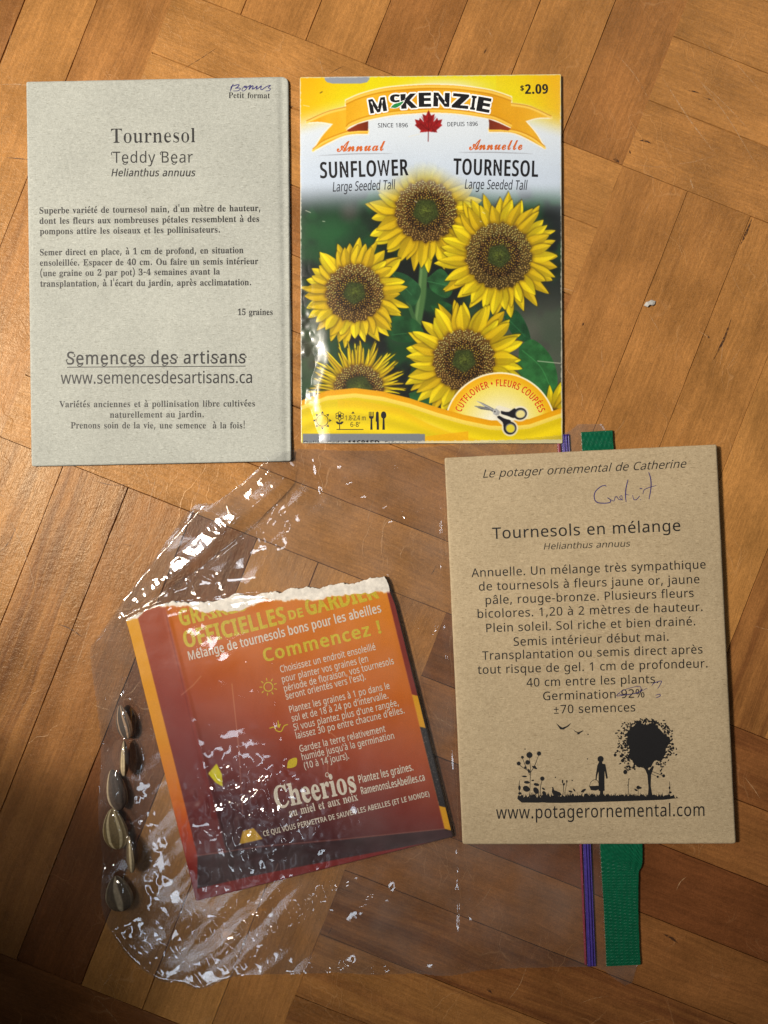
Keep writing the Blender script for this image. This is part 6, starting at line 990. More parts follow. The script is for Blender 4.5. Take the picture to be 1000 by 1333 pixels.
p.build('garden_silhouette', env3)

# ------------------------------------------------------------------ printed pictures: painted in code on a fine grid of points
class Canvas:
    """colours (0-255) over a rectangle of photograph pixels, ss samples per pixel"""
    def __init__(s, x0, y0, x1, y1, ss):
        s.x0, s.y0, s.ss = x0, y0, ss
        s.w, s.h = int((x1 - x0) * ss), int((y1 - y0) * ss)
        s.X, s.Y = np.meshgrid(x0 + (np.arange(s.w) + 0.5) / ss, y0 + (np.arange(s.h) + 0.5) / ss)
        s.a = np.zeros((s.h, s.w, 3))
    def win(s, x0, y0, x1, y1):
        i0 = max(0, int((y0 - s.y0) * s.ss)); i1 = min(s.h, int((y1 - s.y0) * s.ss) + 2)
        j0 = max(0, int((x0 - s.x0) * s.ss)); j1 = min(s.w, int((x1 - s.x0) * s.ss) + 2)
        return slice(i0, max(i0, i1)), slice(j0, max(j0, j1))
    def put(s, sl, alpha, col):
        A = np.asarray(alpha, float)[..., None]
        s.a[sl] = s.a[sl] * (1 - A) + A * col
    def poly(s, pts, col, alpha=1.0, pad=0):
        P = np.array(pts, float)
        sl = s.win(P[:, 0].min() - pad, P[:, 1].min() - pad, P[:, 0].max() + pad, P[:, 1].max() + pad)
        x, y = s.X[sl], s.Y[sl]
        if x.size == 0: return
        m = inside(x, y, pts)
        c = col(x, y) if callable(col) else np.array(col, float)
        s.put(sl, m * alpha, c)
    def line(s, pts, w, col, alpha=1.0, soft=0.4):
        P = np.array(pts, float)
        wm = 2.0 if callable(w) else w
        sl = s.win(P[:, 0].min() - wm - 1, P[:, 1].min() - wm - 1, P[:, 0].max() + wm + 1, P[:, 1].max() + wm + 1)
        x, y = s.X[sl], s.Y[sl]
        if x.size == 0: return
        d, sd, t = seg_dist(x, y, pts)
        ww = w(t) if callable(w) else w
        s.put(sl, alpha * (1 - sm(ww / 2 - soft / 2, ww / 2 + soft / 2, d)), np.array(col, float))
    def blob(s, cx, cy, rx, ry, col, alpha=1.0, soft=0.5, rot=0.0):
        R = max(rx, ry) * 1.3 + 1
        sl = s.win(cx - R, cy - R, cx + R, cy + R)
        x, y = s.X[sl] - cx, s.Y[sl] - cy
        if x.size == 0: return
        u, v = x * math.cos(rot) + y * math.sin(rot), -x * math.sin(rot) + y * math.cos(rot)
        d = np.hypot(u / rx, v / ry)
        s.put(sl, alpha * (1 - sm(1 - soft, 1 + soft * 0.3, d)), np.array(col, float))
    def sample(s, x, y):
        n = 2
        k = np.ones(n) / n
        b = s.a
        b = (b + np.roll(b, 1, 0) + np.roll(b, -1, 0)) / 3
        b = (b + np.roll(b, 1, 1) + np.roll(b, -1, 1)) / 3
        fx = np.clip((x - s.x0) * s.ss - 0.5, 0, s.w - 1.001); fy = np.clip((y - s.y0) * s.ss - 0.5, 0, s.h - 1.001)
        i, j = fy.astype(int), fx.astype(int); u, v = (fx - j)[..., None], (fy - i)[..., None]
        return (b[i, j] * (1 - u) + b[i, j + 1] * u) * (1 - v) + (b[i + 1, j] * (1 - u) + b[i + 1, j + 1] * u) * v

rs = random.Random(21)
def petal(c, cx, cy, ang, r0, r1, w, hue, thin=False, sq=1.0):
    bend = rs.uniform(-0.16, 0.16) * (r1 - r0)
    L = r1 - r0
    ca, sa = math.cos(ang), math.sin(ang)
    tipx, tipy = cx + r1 * ca, cy + r1 * sa * sq
    sl = c.win(min(cx + r0 * ca, tipx) - w - 6, min(cy + r0 * sa * sq, tipy) - w - 6, max(cx + r0 * ca, tipx) + w + 6, max(cy + r0 * sa * sq, tipy) + w + 6)
    x, y = c.X[sl] - cx, (c.Y[sl] - cy) / sq
    if x.size == 0: return
    t = (x * ca + y * sa - r0) / L
    s = -x * sa + y * ca - bend * np.clip(t, 0, 1.2) ** 2
    tc = np.clip(t, 0, 1)
    if thin:
        prof = (1 - tc) ** 0.9 * 0.8 + 0.16
        prof = np.where(tc > 0.93, prof * (1 - tc) / 0.07, prof)
    else:
        prof = np.where(tc < 0.45, 0.70 + 0.30 * np.sin(np.pi / 2 * tc / 0.45), (np.maximum(0, 1 - ((tc - 0.45) / 0.55) ** 1.9)) ** 0.85)
    wavy = 1 + 0.10 * np.sin(tc * 9 + hue * 20)
    hw = w * prof * wavy
    inn = (t > -0.15) & (t < 1)
    e = np.abs(s) / np.maximum(hw, 1e-3)
    # the shade the petal throws on those under it, as in the printed photograph
    e2 = np.abs(s + 0.8) / np.maximum(hw + 1.3, 1e-3)
    c.put(sl, 0.42 * (1 - sm(0.7, 1.15, e2)) * ((t > 0) & (t < 1.03)), np.array((70, 58, 8.0)))
    m = (1 - sm(0.9, 1.08, e)) * inn
    base = np.array((240, 216, 26.0)) * (0.90 + 0.16 * hue) + np.array((0, 1, 0)) * (hue - 0.5) * 24
    dk = np.array((190, 146, 12.0)) * (0.88 + 0.2 * hue)
    k = np.clip(0.98 - 0.62 * (1 - tc) ** 1.6 - 0.18 * e ** 3, 0, 1)
    k = k - 0.13 * (np.cos(s / max(w, 1) * 10 + hue * 7) * 0.5 + 0.5) - 0.25 * np.exp(-(s / (0.10 * w)) ** 2) * (1 - tc * 0.6)
    side = 0.93 + 0.09 * np.sign(s) * (1 if hue > 0.5 else -1)
    k = np.clip(k, 0, 1)[..., None]
    col = (dk * (1 - k) + base * k) * side[..., None]
    hi = np.clip((tc - 0.55) * 1.2, 0, 1) * (1 - e) * 0.5 * hue
    col = col * (1 - hi[..., None]) + np.array((252, 236, 70.0)) * hi[..., None]
    c.put(sl, np.clip(m, 0, 1), np.clip(col, 0, 255))

def bloom(c, cx, cy, rd, rg, rp, n, seed, thin=False, sqd=1.0, olive=0.0, start=0.0, end=2 * math.pi):
    """one sunflower head: two rows of petals, ring of florets, green eye"""
    rs.seed(seed)
    for row in (0, 1):
        for k in range(n):
            a = start + (end - start) * (k + 0.5 * row + rs.uniform(-0.3, 0.3)) / n
            r1 = rp * (rs.uniform(0.88, 1.04) if row == 0 else rs.uniform(0.80, 0.97))
            w = rp * (math.pi / n) * rs.uniform(0.60, 0.86) * (0.38 if thin else 1.0) + (0.6 if thin else 0.4)
            petal(c, cx, cy, a, rd * 0.72, r1, w, rs.random(), thin)
    R = rd * 1.08
    sl = c.win(cx - R - 2, cy - R - 2, cx + R + 2, cy + R + 2)
    x, y = c.X[sl] - cx, (c.Y[sl] - cy) / sqd
    ang = np.arctan2(y, x)
    rr = np.hypot(x, y) / rd * (1 + 0.035 * np.sin(ang * 17 + seed) + 0.02 * np.sin(ang * 31))
    c.put(sl, 0.5 * (1 - sm(0.98, 1.10, rr)), np.array((120, 88, 12.0)))
    base = np.where((rr < 0.62)[..., None], np.array((58, 40, 20.0)), np.array((92 - 8 * olive, 66 + 4 * olive, 30.0)))
    base = base * (1 - 0.30 * np.exp(-((rr - 0.60) / 0.09) ** 2))[..., None]
    # light falls from above left in the printed picture
    base = base * (1.0 - 0.22 * (y / rd) - 0.05 * (x / rd))[..., None]
    c.put(sl, 1 - sm(0.95, 1.01, rr), base)
    N = int(rd * rd * 0.34)
    for k in range(N):
        q = math.sqrt((k + 0.5) / N)
        a = k * 2.399963 + rs.uniform(-0.06, 0.06)
        if q * rd < rg * 0.95: continue
        px, py = cx + q * rd * 0.98 * math.cos(a), cy + q * rd * 0.98 * math.sin(a) * sqd
        lit = 1.0 - 0.26 * (q * math.sin(a))
        if q > 0.66:
            cc = (np.array((196, 158, 84.0)) * (1 - olive) + np.array((158, 140, 78.0)) * olive) * lit * rs.uniform(0.75, 1.1)
        elif q > 0.52:
            cc = np.array((176, 130, 62.0)) * lit * rs.uniform(0.5, 1.0)
        else:
            cc = np.array((168, 140, 52.0)) * lit * rs.uniform(0.75, 1.05)
        c.blob(px + 0.6, py + 0.7, 1.25, 1.25, (34, 20, 10), 0.60, 0.7)
        c.blob(px, py, 0.80, 0.80, np.clip(cc * 1.62, 0, 255), 0.97, 0.6)
    sl = c.win(cx - rg * 1.4, cy - rg * 1.4, cx + rg * 1.4, cy + rg * 1.4)
    x, y = c.X[sl] - cx, (c.Y[sl] - cy) / sqd
    r2 = np.hypot(x, y) / rg * (1 + 0.06 * np.sin(np.arctan2(y, x) * 5 + seed))
    g = fbm(c.X[sl] * 1.1, c.Y[sl] * 1.1, seed % 9, 2)
    col = np.array((58, 70, 30.0)) * (0.50 + 0.9 * g)[..., None] + np.array((60, 62, 18.0)) * np.exp(-(r2 / 0.45) ** 2)[..., None] * g[..., None]
    col = np.where((np.hypot(x - 1, y - 0.22 * rg) < rg * 0.2)[..., None], col * 0.75, col)
    c.put(sl, 0.95 * (1 - sm(0.8, 1.08, r2)), col)

def leaf(c, pts, col, vein=None):
    P = spline(pts + [pts[0]], 6)
    def shade(x, y):
        n = fbm(x / 9, y / 9, 4, 3)
        return np.array(col, float) * (0.72 + 0.55 * n)[..., None]
    c.poly(P, shade, 0.92)
    if vein:
        c.line(spline(vein), 0.9, np.array(col) * 1.35 + 12, 0.7)

E2 = [(390.5, 100.5), (730.5, 96.5), (732.5, 577), (392, 577)]
def paint_picture():
    c = Canvas(386, 93, 737, 582, 2.6)
    X, Y = c.X, c.Y
    # out-of-focus garden
    n = fbm(X / 34, Y / 34, 2, 3); n2 = fbm(X / 60, Y / 60, 6, 2)
    green = np.array((30, 66, 38.0)); dark = np.array((24, 30, 28.0)); grey = np.array((86, 90, 80.0))
    k = sm(0.40, 0.62, n)[..., None]
    g = dark * (1 - k) + green * k
    kr = (sm(560, 700, X + 0.2 * (Y - 400)) * sm(330, 420, Y) * (0.45 + 0.7 * n2))[..., None]
    g = g * (1 - kr) + grey * kr
    kl = (np.exp(-((X - 432) / 45) ** 2 - ((Y - 300) / 34) ** 2) * 0.9)[..., None]
    g = g * (1 - kl) + np.array((38, 92, 52.0)) * kl
    kb = (np.exp(-((X - 405) / 24) ** 2 - ((Y - 450) / 60) ** 2) * 0.7)[..., None]
    c.a[:] = g * (1 - kb) + np.array((104, 106, 88.0)) * kb
    for (x, y, r_, col) in [(455, 276, 16, (78, 74, 70)), (520, 430, 20, (70, 74, 66)), (505, 330, 16, (20, 24, 22)), (700, 300, 22, (40, 72, 48)), (722, 350, 12, (16, 22, 18)), (690, 430, 20, (92, 96, 84))]:
        c.blob(x, y, r_, r_, col, 0.7, 0.9)
    # stalks and leaves
    c.line([(552, 345), (549, 385), (542, 430)], 11, (74, 112, 64), 1.0, 3)
    c.line([(549, 345), (546, 385), (540, 430)], 3.0, (112, 148, 92), 0.7, 2)
    c.line([(524, 366), (532, 395), (541, 420)], 5, (60, 100, 56), 0.9, 2)
    leaf(c, [(556, 362), (575, 350), (590, 372), (582, 388), (562, 378)], (42, 92, 52), [(556, 366), (584, 372)])
    leaf(c, [(508, 352), (530, 358), (548, 376), (538, 398), (520, 380)], (38, 84, 50), [(512, 358), (536, 384)])
    leaf(c, [(500, 432), (512, 412), (540, 416), (552, 436), (530, 446), (510, 442)], (34, 80, 44), [(510, 436), (546, 432)])
    leaf(c, [(560, 398), (575, 392), (590, 400), (572, 412)], (36, 84, 46))
    leaf(c, [(656, 412), (672, 404), (686, 424), (690, 446), (668, 436)], (30, 78, 44), [(660, 414), (684, 438)])
    leaf(c, [(676, 450), (694, 442), (716, 462), (726, 492), (720, 522), (694, 512), (676, 488)], (44, 106, 54), [(680, 456), (704, 478), (720, 512)])
    leaf(c, [(532, 512), (552, 508), (566, 528), (540, 534)], (40, 92, 50))
    leaf(c, [(536, 478), (556, 470), (548, 494), (530, 500)], (30, 64, 38))
    # the five heads
    bloom(c, 554.5, 275, 40.5, 17, 78, 25, 3)
    fog = 1 - sm(236, 284, Y + 7 * (fbm(X / 40, Y / 40, 12, 2) - 0.5) + 30 * np.exp(-((X - 556) / 44) ** 2))
    sky = np.array((204, 219, 238.0)) + (np.array((226, 236, 246.0)) - np.array((204, 219, 238.0))) * sm(240, 150, Y)[..., None]
    c.a = c.a * (1 - fog[..., None]) + sky * fog[..., None]
    bloom(c, 461.5, 381, 38, 15, 72, 26, 9)
    bloom(c, 467, 507, 33, 18.5, 66, 26, 17, thin=True, start=math.pi * 0.97, end=math.pi * 2.03)
    bloom(c, 649.5, 333, 43.5, 15.5, 82, 28, 29, olive=0.55)
    bloom(c, 604, 469, 40.5, 15.5, 81, 26, 41)
    rs.seed(5)
    for a, l, w in [(-2.15, 26, 4.2), (-1.85, 40, 4.6), (-1.5, 44, 5.0), (-1.15, 36, 5.2), (-0.85, 34, 5.0), (-2.4, 20, 4)]:
        petal(c, 722, 541, a, 6, l, w, rs.random())
    c.blob(722, 538, 10, 8, (74, 50, 26), 0.9, 0.5)
    # yellow sky of the header
    cx = np.abs(X - 561) / 170
    edge = 112 + 44 * cx ** 1.2 + 10 * (fbm(X / 90, Y / 90, 3, 2) - 0.5)
    wy = 1 - sm(edge - 16, edge + 26, Y)
    ye = np.array((236, 222, 20.0)); og = np.array((240, 186, 12.0))
    ko = np.clip(sm(0.6, 1.05, cx) * 0.9 + 0.25 * sm(140, 100, Y) * (cx > 0.5), 0, 1)[..., None]
    hd = ye * (1 - ko) + og * ko
    pale = (np.exp(-((X - 585) / 44) ** 2 - ((Y - 112) / 10) ** 2) * 0.8)[..., None]
    hd = hd * (1 - pale) + np.array((236, 238, 196.0)) * pale
    c.a = c.a * (1 - wy[..., None]) + hd * wy[..., None]
    c.poly([(422, 93), (482, 93), (481, 103), (478, 107), (470, 108.6), (433, 108.8), (426, 107), (423, 104)], (150, 158, 172))
    # ribbon
    topc = [(450.7, 130.7), (470, 122.4), (500, 114.8), (538, 111.2), (565, 110.4), (596, 111.6), (632, 116.4), (650, 121), (665.4, 126.4)]
    botc = [(665.4, 166), (650, 158.4), (635.6, 154), (596, 148), (560, 146.4), (540, 147.6), (511, 149.8), (478.6, 156.2), (457, 164), (450.7, 169.4)]
    tailL = spline([(399.4, 159.5), (426, 146.4), (450.7, 139.5)], 6) + [(450.7, 169.4), (479.2, 169)] + spline([(479.2, 174), (457, 174.9), (439, 180.2), (407.5, 196.6)], 6) + spline([(407.5, 196.6), (419, 178), (433.6, 161.3)], 5) + spline([(433.6, 161.3), (416, 158.6), (399.4, 159.5)], 5)
    tailR = spline([(717.5, 153.2), (690, 139.2), (665.3, 135.0)], 6) + [(665.4, 167), (636.8, 167)] + spline([(636.8, 171.5), (655, 171.6), (675.2, 175.2), (709.4, 193)], 6) + spline([(709.4, 193), (698, 174), (684.2, 157.7)], 5) + spline([(684.2, 157.7), (700, 153.4), (717.5, 153.2)], 5)
    def orange(dx):
        def f(x, y):
            k = 0.5 + 0.5 * np.sin((x - dx) / 18)
            k2 = fbm(x / 12, y / 20, 8, 2)
            return np.array((226, 160, 20.0)) + (np.array((246, 192, 48.0)) - np.array((226, 160, 20.0))) * (0.65 * k + 0.35 * k2)[..., None]
        return f
    main = spline(topc, 5) + spline(botc, 5)
    for shp in (tailL, tailR, main):
        c.line(shp + [shp[0]], 3.4, (250, 246, 226), 0.85, 1.2)
    c.poly(tailL, orange(420)); c.poly(tailR, orange(690))
    for shp in ([(407.5, 196), (420, 186), (439, 177.6), (457, 172.2), (479, 171)], [(399.4, 159.5), (426, 147.6), (450, 141.4)], [(709.4, 192.6), (694, 181), (675.2, 172.6), (655, 169.4), (637, 169)], [(717.5, 153.2), (690, 140.8), (666, 136.6)]):
        S = spline(shp); c.line(S, 2.6, (252, 214, 96), 0.9, 1.2); c.line([(x, y - 2.2) for x, y in S], 1.4, (206, 134, 16), 0.8, 0.8)
    dk = lambda x, y: np.array((120, 46, 22.0)) + np.array((80, 30, 8.0)) * np.clip(np.abs(x - 558) / 120 - 0.66, 0, 1)[..., None] * 2.0
    c.poly([(451.6, 169.4), (466, 161.5), (479.5, 157.6), (479.2, 170.4), (466, 170.4), (454, 171.6)], dk)
    c.poly([(665.3, 167.4), (650, 160.2), (636.5, 155.2), (636.8, 168.8), (650, 168.6), (662, 170)], dk)
    c.poly(main, orange(455))
    for S, o1 in ((spline(topc, 5), 1), (spline(botc[::-1], 5), -1)):
        c.line([(x, y + o1 * 2.4) for x, y in S], 2.8, (250, 206, 84), 0.95, 1.2)
        c.line([(x, y + o1 * 5.0) for x, y in S], 1.6, (206, 140, 18), 0.8, 1.0)
    # thin rules under the script words
    for a, b in (((414, 202.6), (511, 199.8)), ((596, 198.4), (694, 200.2))):
        c.line([a, ((a[0] + b[0]) / 2, (a[1] + b[1]) / 2 - 1), b], lambda t: 0.9 * np.sin(np.pi * t) ** 0.6 + 0.05, (140, 142, 150), 0.9, 0.5)
    # maple leaf
    half = [(0, -20.5), (3.4, -13), (8.0, -15.2), (6.2, -4.6), (11.4, -10.2), (12.4, -6.9), (18.0, -8.2), (16.0, -2.2), (18.0, -0.6), (10.2, 6.2), (11.4, 9.0), (1.2, 8.0)]
    lf = [(558 + x, 163.5 + y) for x, y in half] + [(558 - x, 163.5 + y) for x, y in half[::-1]]
    c.poly(lf, lambda x, y: np.array((150, 28, 30.0)) * (0.75 + 0.55 * fbm(x / 4, y / 4, 3, 2))[..., None])
    c.line([(558, 163), (557.5, 184)], 1.0, (120, 30, 30), 1, 0.5)
    for t_ in ((558, 145), (572, 157), (544, 157), (567, 152), (549, 152)):
        c.line([(558, 170), t_], 0.7, (96, 14, 18), 0.7, 0.5)
    # badge with scissors
    bx, by, br = 651.0, 557.6, 73.0
    wave = np.interp(X, [386, 392, 426, 462, 498, 534, 570, 604, 638, 663, 689, 719, 737], [524, 521.5, 508.5, 505, 509.5, 518.5, 530.5, 540, 547, 548, 545.5, 535, 529])
    d = np.hypot(X - bx, Y - by)
    m = (d < br) & (Y < wave + 2)
    t = np.clip((d - 18) / 50, 0, 1)[..., None]
    col = np.array((246, 244, 222.0)) * (1 - t) + np.array((240, 218, 60.0)) * t
    to = sm(54, 70, d)[..., None]
    col = col * (1 - to) + np.array((240, 180, 24.0)) * to
    ring = sm(70.6, 71.4, d)[..., None]
    col = col * (1 - ring) + np.array((252, 246, 214.0)) * ring
    c.a = np.where(m[..., None], col, c.a)
    # yellow waves along the foot
    D = Y - wave
    wv = np.where((D < 7)[..., None], np.array((232, 166, 14.0)), np.array((240, 214, 22.0)))
    wv = np.where(((D >= 7) & (D < 12.5))[..., None], np.array((246, 220, 92.0)), wv)
    wv = wv * (0.97 + 0.05 * np.sin(D / 3.5))[..., None]
    D2 = Y - np.interp(X, [386, 470, 520, 560, 600, 640, 737], [516, 520, 530, 550, 566, 574, 584])
    k = (sm(0, 3, D2) * sm(16, 6, D2) * (X > 440) * 0.6)[..., None]
    wv = wv * (1 - k) + np.array((236, 190, 24.0)) * k
    k = (np.exp(-((X - 545) / 34) ** 2 - ((Y - 557 - 0.25 * (X - 545)) / 9) ** 2) * 0.8 * (D2 < 3))[..., None]
    wv = wv * (1 - k) + np.array((246, 236, 150.0)) * k
    k = (sm(690, 735, X) * sm(556, 540, Y) * sm(13, 22, D) * 0.7)[..., None]
    wv = wv * (1 - k) + np.array((232, 164, 16.0)) * k
    k = (sm(0, 1, Y - (562 + 0.12 * (600 - X))) * (X > 540) * (X < 610) * 0.8)[..., None]
    wv = wv * (1 - k) + np.array((238, 176, 18.0)) * k
    c.a = np.where((D > 0)[..., None], wv, c.a)
    bar = (Y > 564.4 + 0.6 * sm(540, 553, X)) & (X > 394) & (X < 553.5)
    c.a = np.where(bar[..., None], np.array((124, 130, 138.0)), c.a)
    # scissors
    q = lambda x, y: (570 + x / 5.882, 480 + y / 5.882)
    for ctr, rx, ry, rot in (((630, 345), 58, 52, -0.15), ((553, 455), 55, 55, 0.3)):
        c.blob(*q(*ctr), rx / 5.88 + 1.6, ry / 5.88 + 1.6, (238, 234, 216), 0.9, 0.12, rot)
    c.line([q(470, 310), q(600, 350)], 9.5, (238, 234, 216), 0.9, 1.5); c.line([q(450, 350), q(525, 425)], 10, (238, 234, 216), 0.9, 1.5)
    c.poly([q(297, 245), q(345, 262), q(420, 300), q(455, 325), q(440, 345), q(400, 318)], (134, 136, 138))
    c.poly([q(275, 284), q(330, 288), q(425, 305), q(440, 325), q(330, 310)], (96, 98, 102))
    c.line([q(300, 250), q(420, 312)], 0.7, (214, 216, 218), 0.9, 0.5)
    c.line([q(285, 290), q(420, 312)], 0.6, (206, 208, 210), 0.8, 0.5)
    c.poly([q(420, 310), q(450, 305), q(478, 330), q(470, 352), q(450, 360), q(425, 345)], (168, 170, 170))
    c.blob(*q(437, 328), 2.8, 2.8, (196, 198, 198), 1, 0.3); c.blob(*q(437, 328), 1.5, 1.5, (90, 90, 92), 1, 0.4)
    c.poly(spline([q(484, 322), q(540, 330), q(590, 302), q(600, 345), q(585, 378), q(530, 360), q(486, 345), q(484, 322)], 5), (34, 34, 40))
    c.poly(spline([q(470, 358), q(510, 380), q(560, 398), q(530, 430), q(505, 450), q(496, 410), q(455, 372), q(470, 358)], 5), (34, 34, 40))
    for ctr, rx, ry, rot in (((630, 345), 54, 47, -0.15), ((553, 455), 51, 51, 0.3)):
        x, y = q(*ctr)
        c.blob(x, y, rx / 5.88, ry / 5.88, (34, 34, 40), 1, 0.08, rot)
        c.blob(x + 0.6, y, rx / 5.88 * 0.78, ry / 5.88 * 0.74, (120, 122, 126), 1, 0.08, rot)
        c.blob(x + 0.6, y + 0.4, rx / 5.88 * 0.64, ry / 5.88 * 0.62, (236, 224, 150) if ry < 50 else (226, 212, 60), 1, 0.08, rot)
    # scuffed paper at the edges and a few nicks
    wn = fbm(X / 3, Y / 3, 5, 2)
    a, b = quad_ab(E2)(X, Y)
    e = np.minimum(np.minimum(a, 1 - a) * 340, np.minimum(b, 1 - b) * 476)
    k = ((e < 1.1 + 1.6 * (wn - 0.5)) * 0.8)[..., None]
    c.a = c.a * (1 - k) + np.array((226, 222, 206.0)) * k
    for x, y, l, a_ in [(398, 274, 7, 0.4), (420, 288, 3, 0.1), (395, 137, 8, 0.2), (540, 262, 3, 0.4), (628, 276, 4, 0.5), (625, 288, 2, 0.4), (532, 178, 16, -0.25), (700, 470, 30, 0.1), (590, 455, 2, 0)]:
        c.line([(x, y), (x + l * math.cos(a_), y + l * math.sin(a_))], 0.8, (236, 232, 214), 0.8, 0.5)
    c.line([(417, 121), (419.5, 119.5)], 1.2, (90, 70, 30), 0.9, 0.5)
    return c

ab2 = quad_ab(E2)
def z2(x, y):
    a, b = ab2(x, y)
    a = np.clip(a, 0, 1); b = np.clip(b, 0, 1)
    e = np.minimum(1, 3.0 * np.minimum(a, 1 - a)) ** 0.6 * np.minimum(1, 4.0 * np.minimum(b, 1 - b)) ** 0.5
    z = 0.0011 + 0.0010 * e + 0.0003 * (fbm(x / 90, y / 90, 15, 2) - 0.5)
    # left edge curls down towards the foot, with creases
    left = sm(0.60, 0.80, b) * (1 - sm(0.02, 0.10, a + 0.02 * np.sin(b * 23) + 0.03 * (fbm(y / 26, x / 200, 18, 2) - 0.5)))
    z = z - 0.0015 * left * (0.6 + 0.8 * fbm(x / 22, y / 30, 19, 3))
    m = sm(0.10, 0.0, a) * sm(0.45, 0.8, b)
    z = z + 0.0006 * m * (np.abs(fbm(x / 13, y / 17, 21, 2) - 0.5) * 2)
    return np.maximum(z, 0.00035)

C2 = paint_picture()
PRINT_GAIN = 0.85
PM2 = print_material('printed_gloss_paper', 0.34, 0.06, 0.25)
env2 = thing('seed_packet', 'glossy seed packet printed with yellow sunflowers and an orange ribbon banner', 'seed packet', (561, 338))
sheet('packet_body', E2, z2, 0.00015, 0.56, PM2, env2, (2, 2, 2, 2), paint=lambda x, y: lin(np.clip(C2.sample(x, y), 0, 255)) * PRINT_GAIN, seed=3)

BLACK = ink('print_black', (22, 21, 24), 0.4)
WHITE = ink('print_white', (238, 240, 240), 0.4)
ORANGE = ink('print_copper', (196, 98, 38), 0.4)
RED = ink('print_red', (198, 44, 24), 0.4)
LEAFG = ink('print_green', (30, 132, 70), 0.4)
SLATE = ink('print_slate', (48, 50, 58), 0.4)

p = Print(z2, 0.00004)
# heavy arched capitals: every letter set along the arch with a white edge
def arch(x): return 137.6 + 9.4 * ((x - 560) / 77) ** 2
for ch, x0, x1, base, cap in [('M', 482.2, 504.0, 145.4, 20.0), ('c', 507.6, 521.0, 132.4, 13.6), ('K', 522.4, 543.6, 139.9, 19.6), ('E', 545.2, 561.4, 138.0, 19.0), ('N', 564.0, 585.0, 138.0, 19.2), ('Z', 588.0, 609.6, 139.8, 19.4), ('I', 611.9, 618.4, 142.0, 19.4), ('E', 620.0, 637.0, 144.4, 19.4)]:
    s0 = (arch(x1) - arch(x0)) / (x1 - x0) * (0 if ch == 'c' else 0.8)
    h = (x1 - x0) / 2
    a_, b_ = (x0, base - s0 * h), (x1, base + s0 * h)
    bold = {'M': (0.09, 0.05), 'N': (0.05, 0.03), 'I': (0.05, 0.03)}.get(ch, (0.062, 0.04))
    for k in range(12):
        ox, oy = 1.9 * math.cos(k * math.pi / 6), 1.9 * math.sin(k * math.pi / 6)
        p.text(ch, (a_[0] + ox, a_[1] + oy), (b_[0] + ox, b_[1] + oy), cap * 0.86, WHITE, 'N', bold, extra=0.000001 * k)
    p.text(ch, a_, b_, cap * 0.86, BLACK, 'N', bold, extra=0.00003)
p.poly(spline([(507.4, 140.6), (512, 134.6), (520, 132.6), (527, 130.6), (523, 137), (516, 141), (507.4, 140.6)], 5), WHITE, 0.00004)
p.poly(spline([(508.6, 140), (513, 135.6), (519.5, 133.6), (525.4, 131.8), (522, 136.6), (515.4, 140.4), (508.6, 140)], 5), LEAFG, 0.00005)
p.build('brand_text', env2)
p = Print(z2, 0.00004)
p.text('SINCE 1896', (492, 165.8), (531, 165.6), 5.4, SLATE, 'N', (0.008, 0.006)); p.text('DEPUIS 1896', (582.6, 164.4), (622, 163.8), 5.4, SLATE, 'N', (0.008, 0.006))
p.text('Annual', (438.4, 197.2), (502, 195.8), 13.2, ORANGE, 'S', (0.01, 0.012)); p.text('Annuelle', (610.6, 194.8), (680.2, 194.8), 13.2, ORANGE, 'S', (0.01, 0.012))
p.text('$', (677.4, 118), (682.2, 118), 6.6, BLACK, 'N', (0.02, 0.02)); p.text('2.09', (683.4, 121.8), (713.6, 121.4), 11.6, BLACK, 'N', (0.045, 0.022))
p.text('SUNFLOWER', (417, 231.6), (532, 227.6), 20.0, BLACK, 'N', (0.036, 0.016), space=0.02); p.text('TOURNESOL', (590, 226.6), (700.4, 229.8), 20.0, BLACK, 'N', (0.036, 0.016), space=0.02)
p.text('Large Seeded Tall', (433.3, 249.4), (515, 246.2), 12.2, SLATE, 'N', (0.008, 0.004), 0.2); p.text('Large Seeded Tall', (605, 245.6), (686.7, 247.2), 12.2, SLATE, 'N', (0.008, 0.004), 0.2)
p.build('title_text', env2)
p = Print(z2, 0.00004)
p.text('CUTFLOWER • FLEURS COUPÉES', None, None, 8.6, RED, 'N', (0.022, 0.012), arc=(651.0, 557.6, 55.0, 157.5, 21.5), space=0.02)
p.build('badge_text', env2)
p = Print(z2, 0.00004)
q = lambda x, y: (390 + x / 5.5556, 500 + y / 5.5556)
p.ring(*q(165, 263), 7.9, 7.9, 0.9, BLACK)
for k in range(8):
    a = k * math.pi / 4; ca, sa = math.cos(a), math.sin(a); cx, cy = q(165, 263)
    p.poly([(cx + 8.9 * ca + 2.0 * sa, cy + 8.9 * sa - 2.0 * ca), (cx + 12.2 * ca, cy + 12.2 * sa), (cx + 8.9 * ca - 2.0 * sa, cy + 8.9 * sa + 2.0 * ca)], BLACK)
cx, cy = q(290, 230)
for k in range(6):
    a = k * math.pi / 3 - math.pi / 2
    p.ring(cx + 3.5 * math.cos(a), cy + 3.5 * math.sin(a), 2.3, 2.3, 0.8, BLACK, n=14)
p.disc(cx, cy, 2.0, 2.0, BLACK)
p.stroke([q(290, 258), q(290, 328)], 1.0, BLACK, taper=1)
p.poly(spline([q(290, 290), q(275, 290), q(262, 272), q(280, 272), q(290, 290)], 4), BLACK); p.poly(spline([q(290, 290), q(305, 290), q(318, 272), q(300, 272), q(290, 290)], 4), BLACK)
p.stroke([q(268, 328), q(462, 328)], 1.0, BLACK, taper=1)
p.poly([q(375, 213), q(387, 197), q(399, 213)], BLACK)
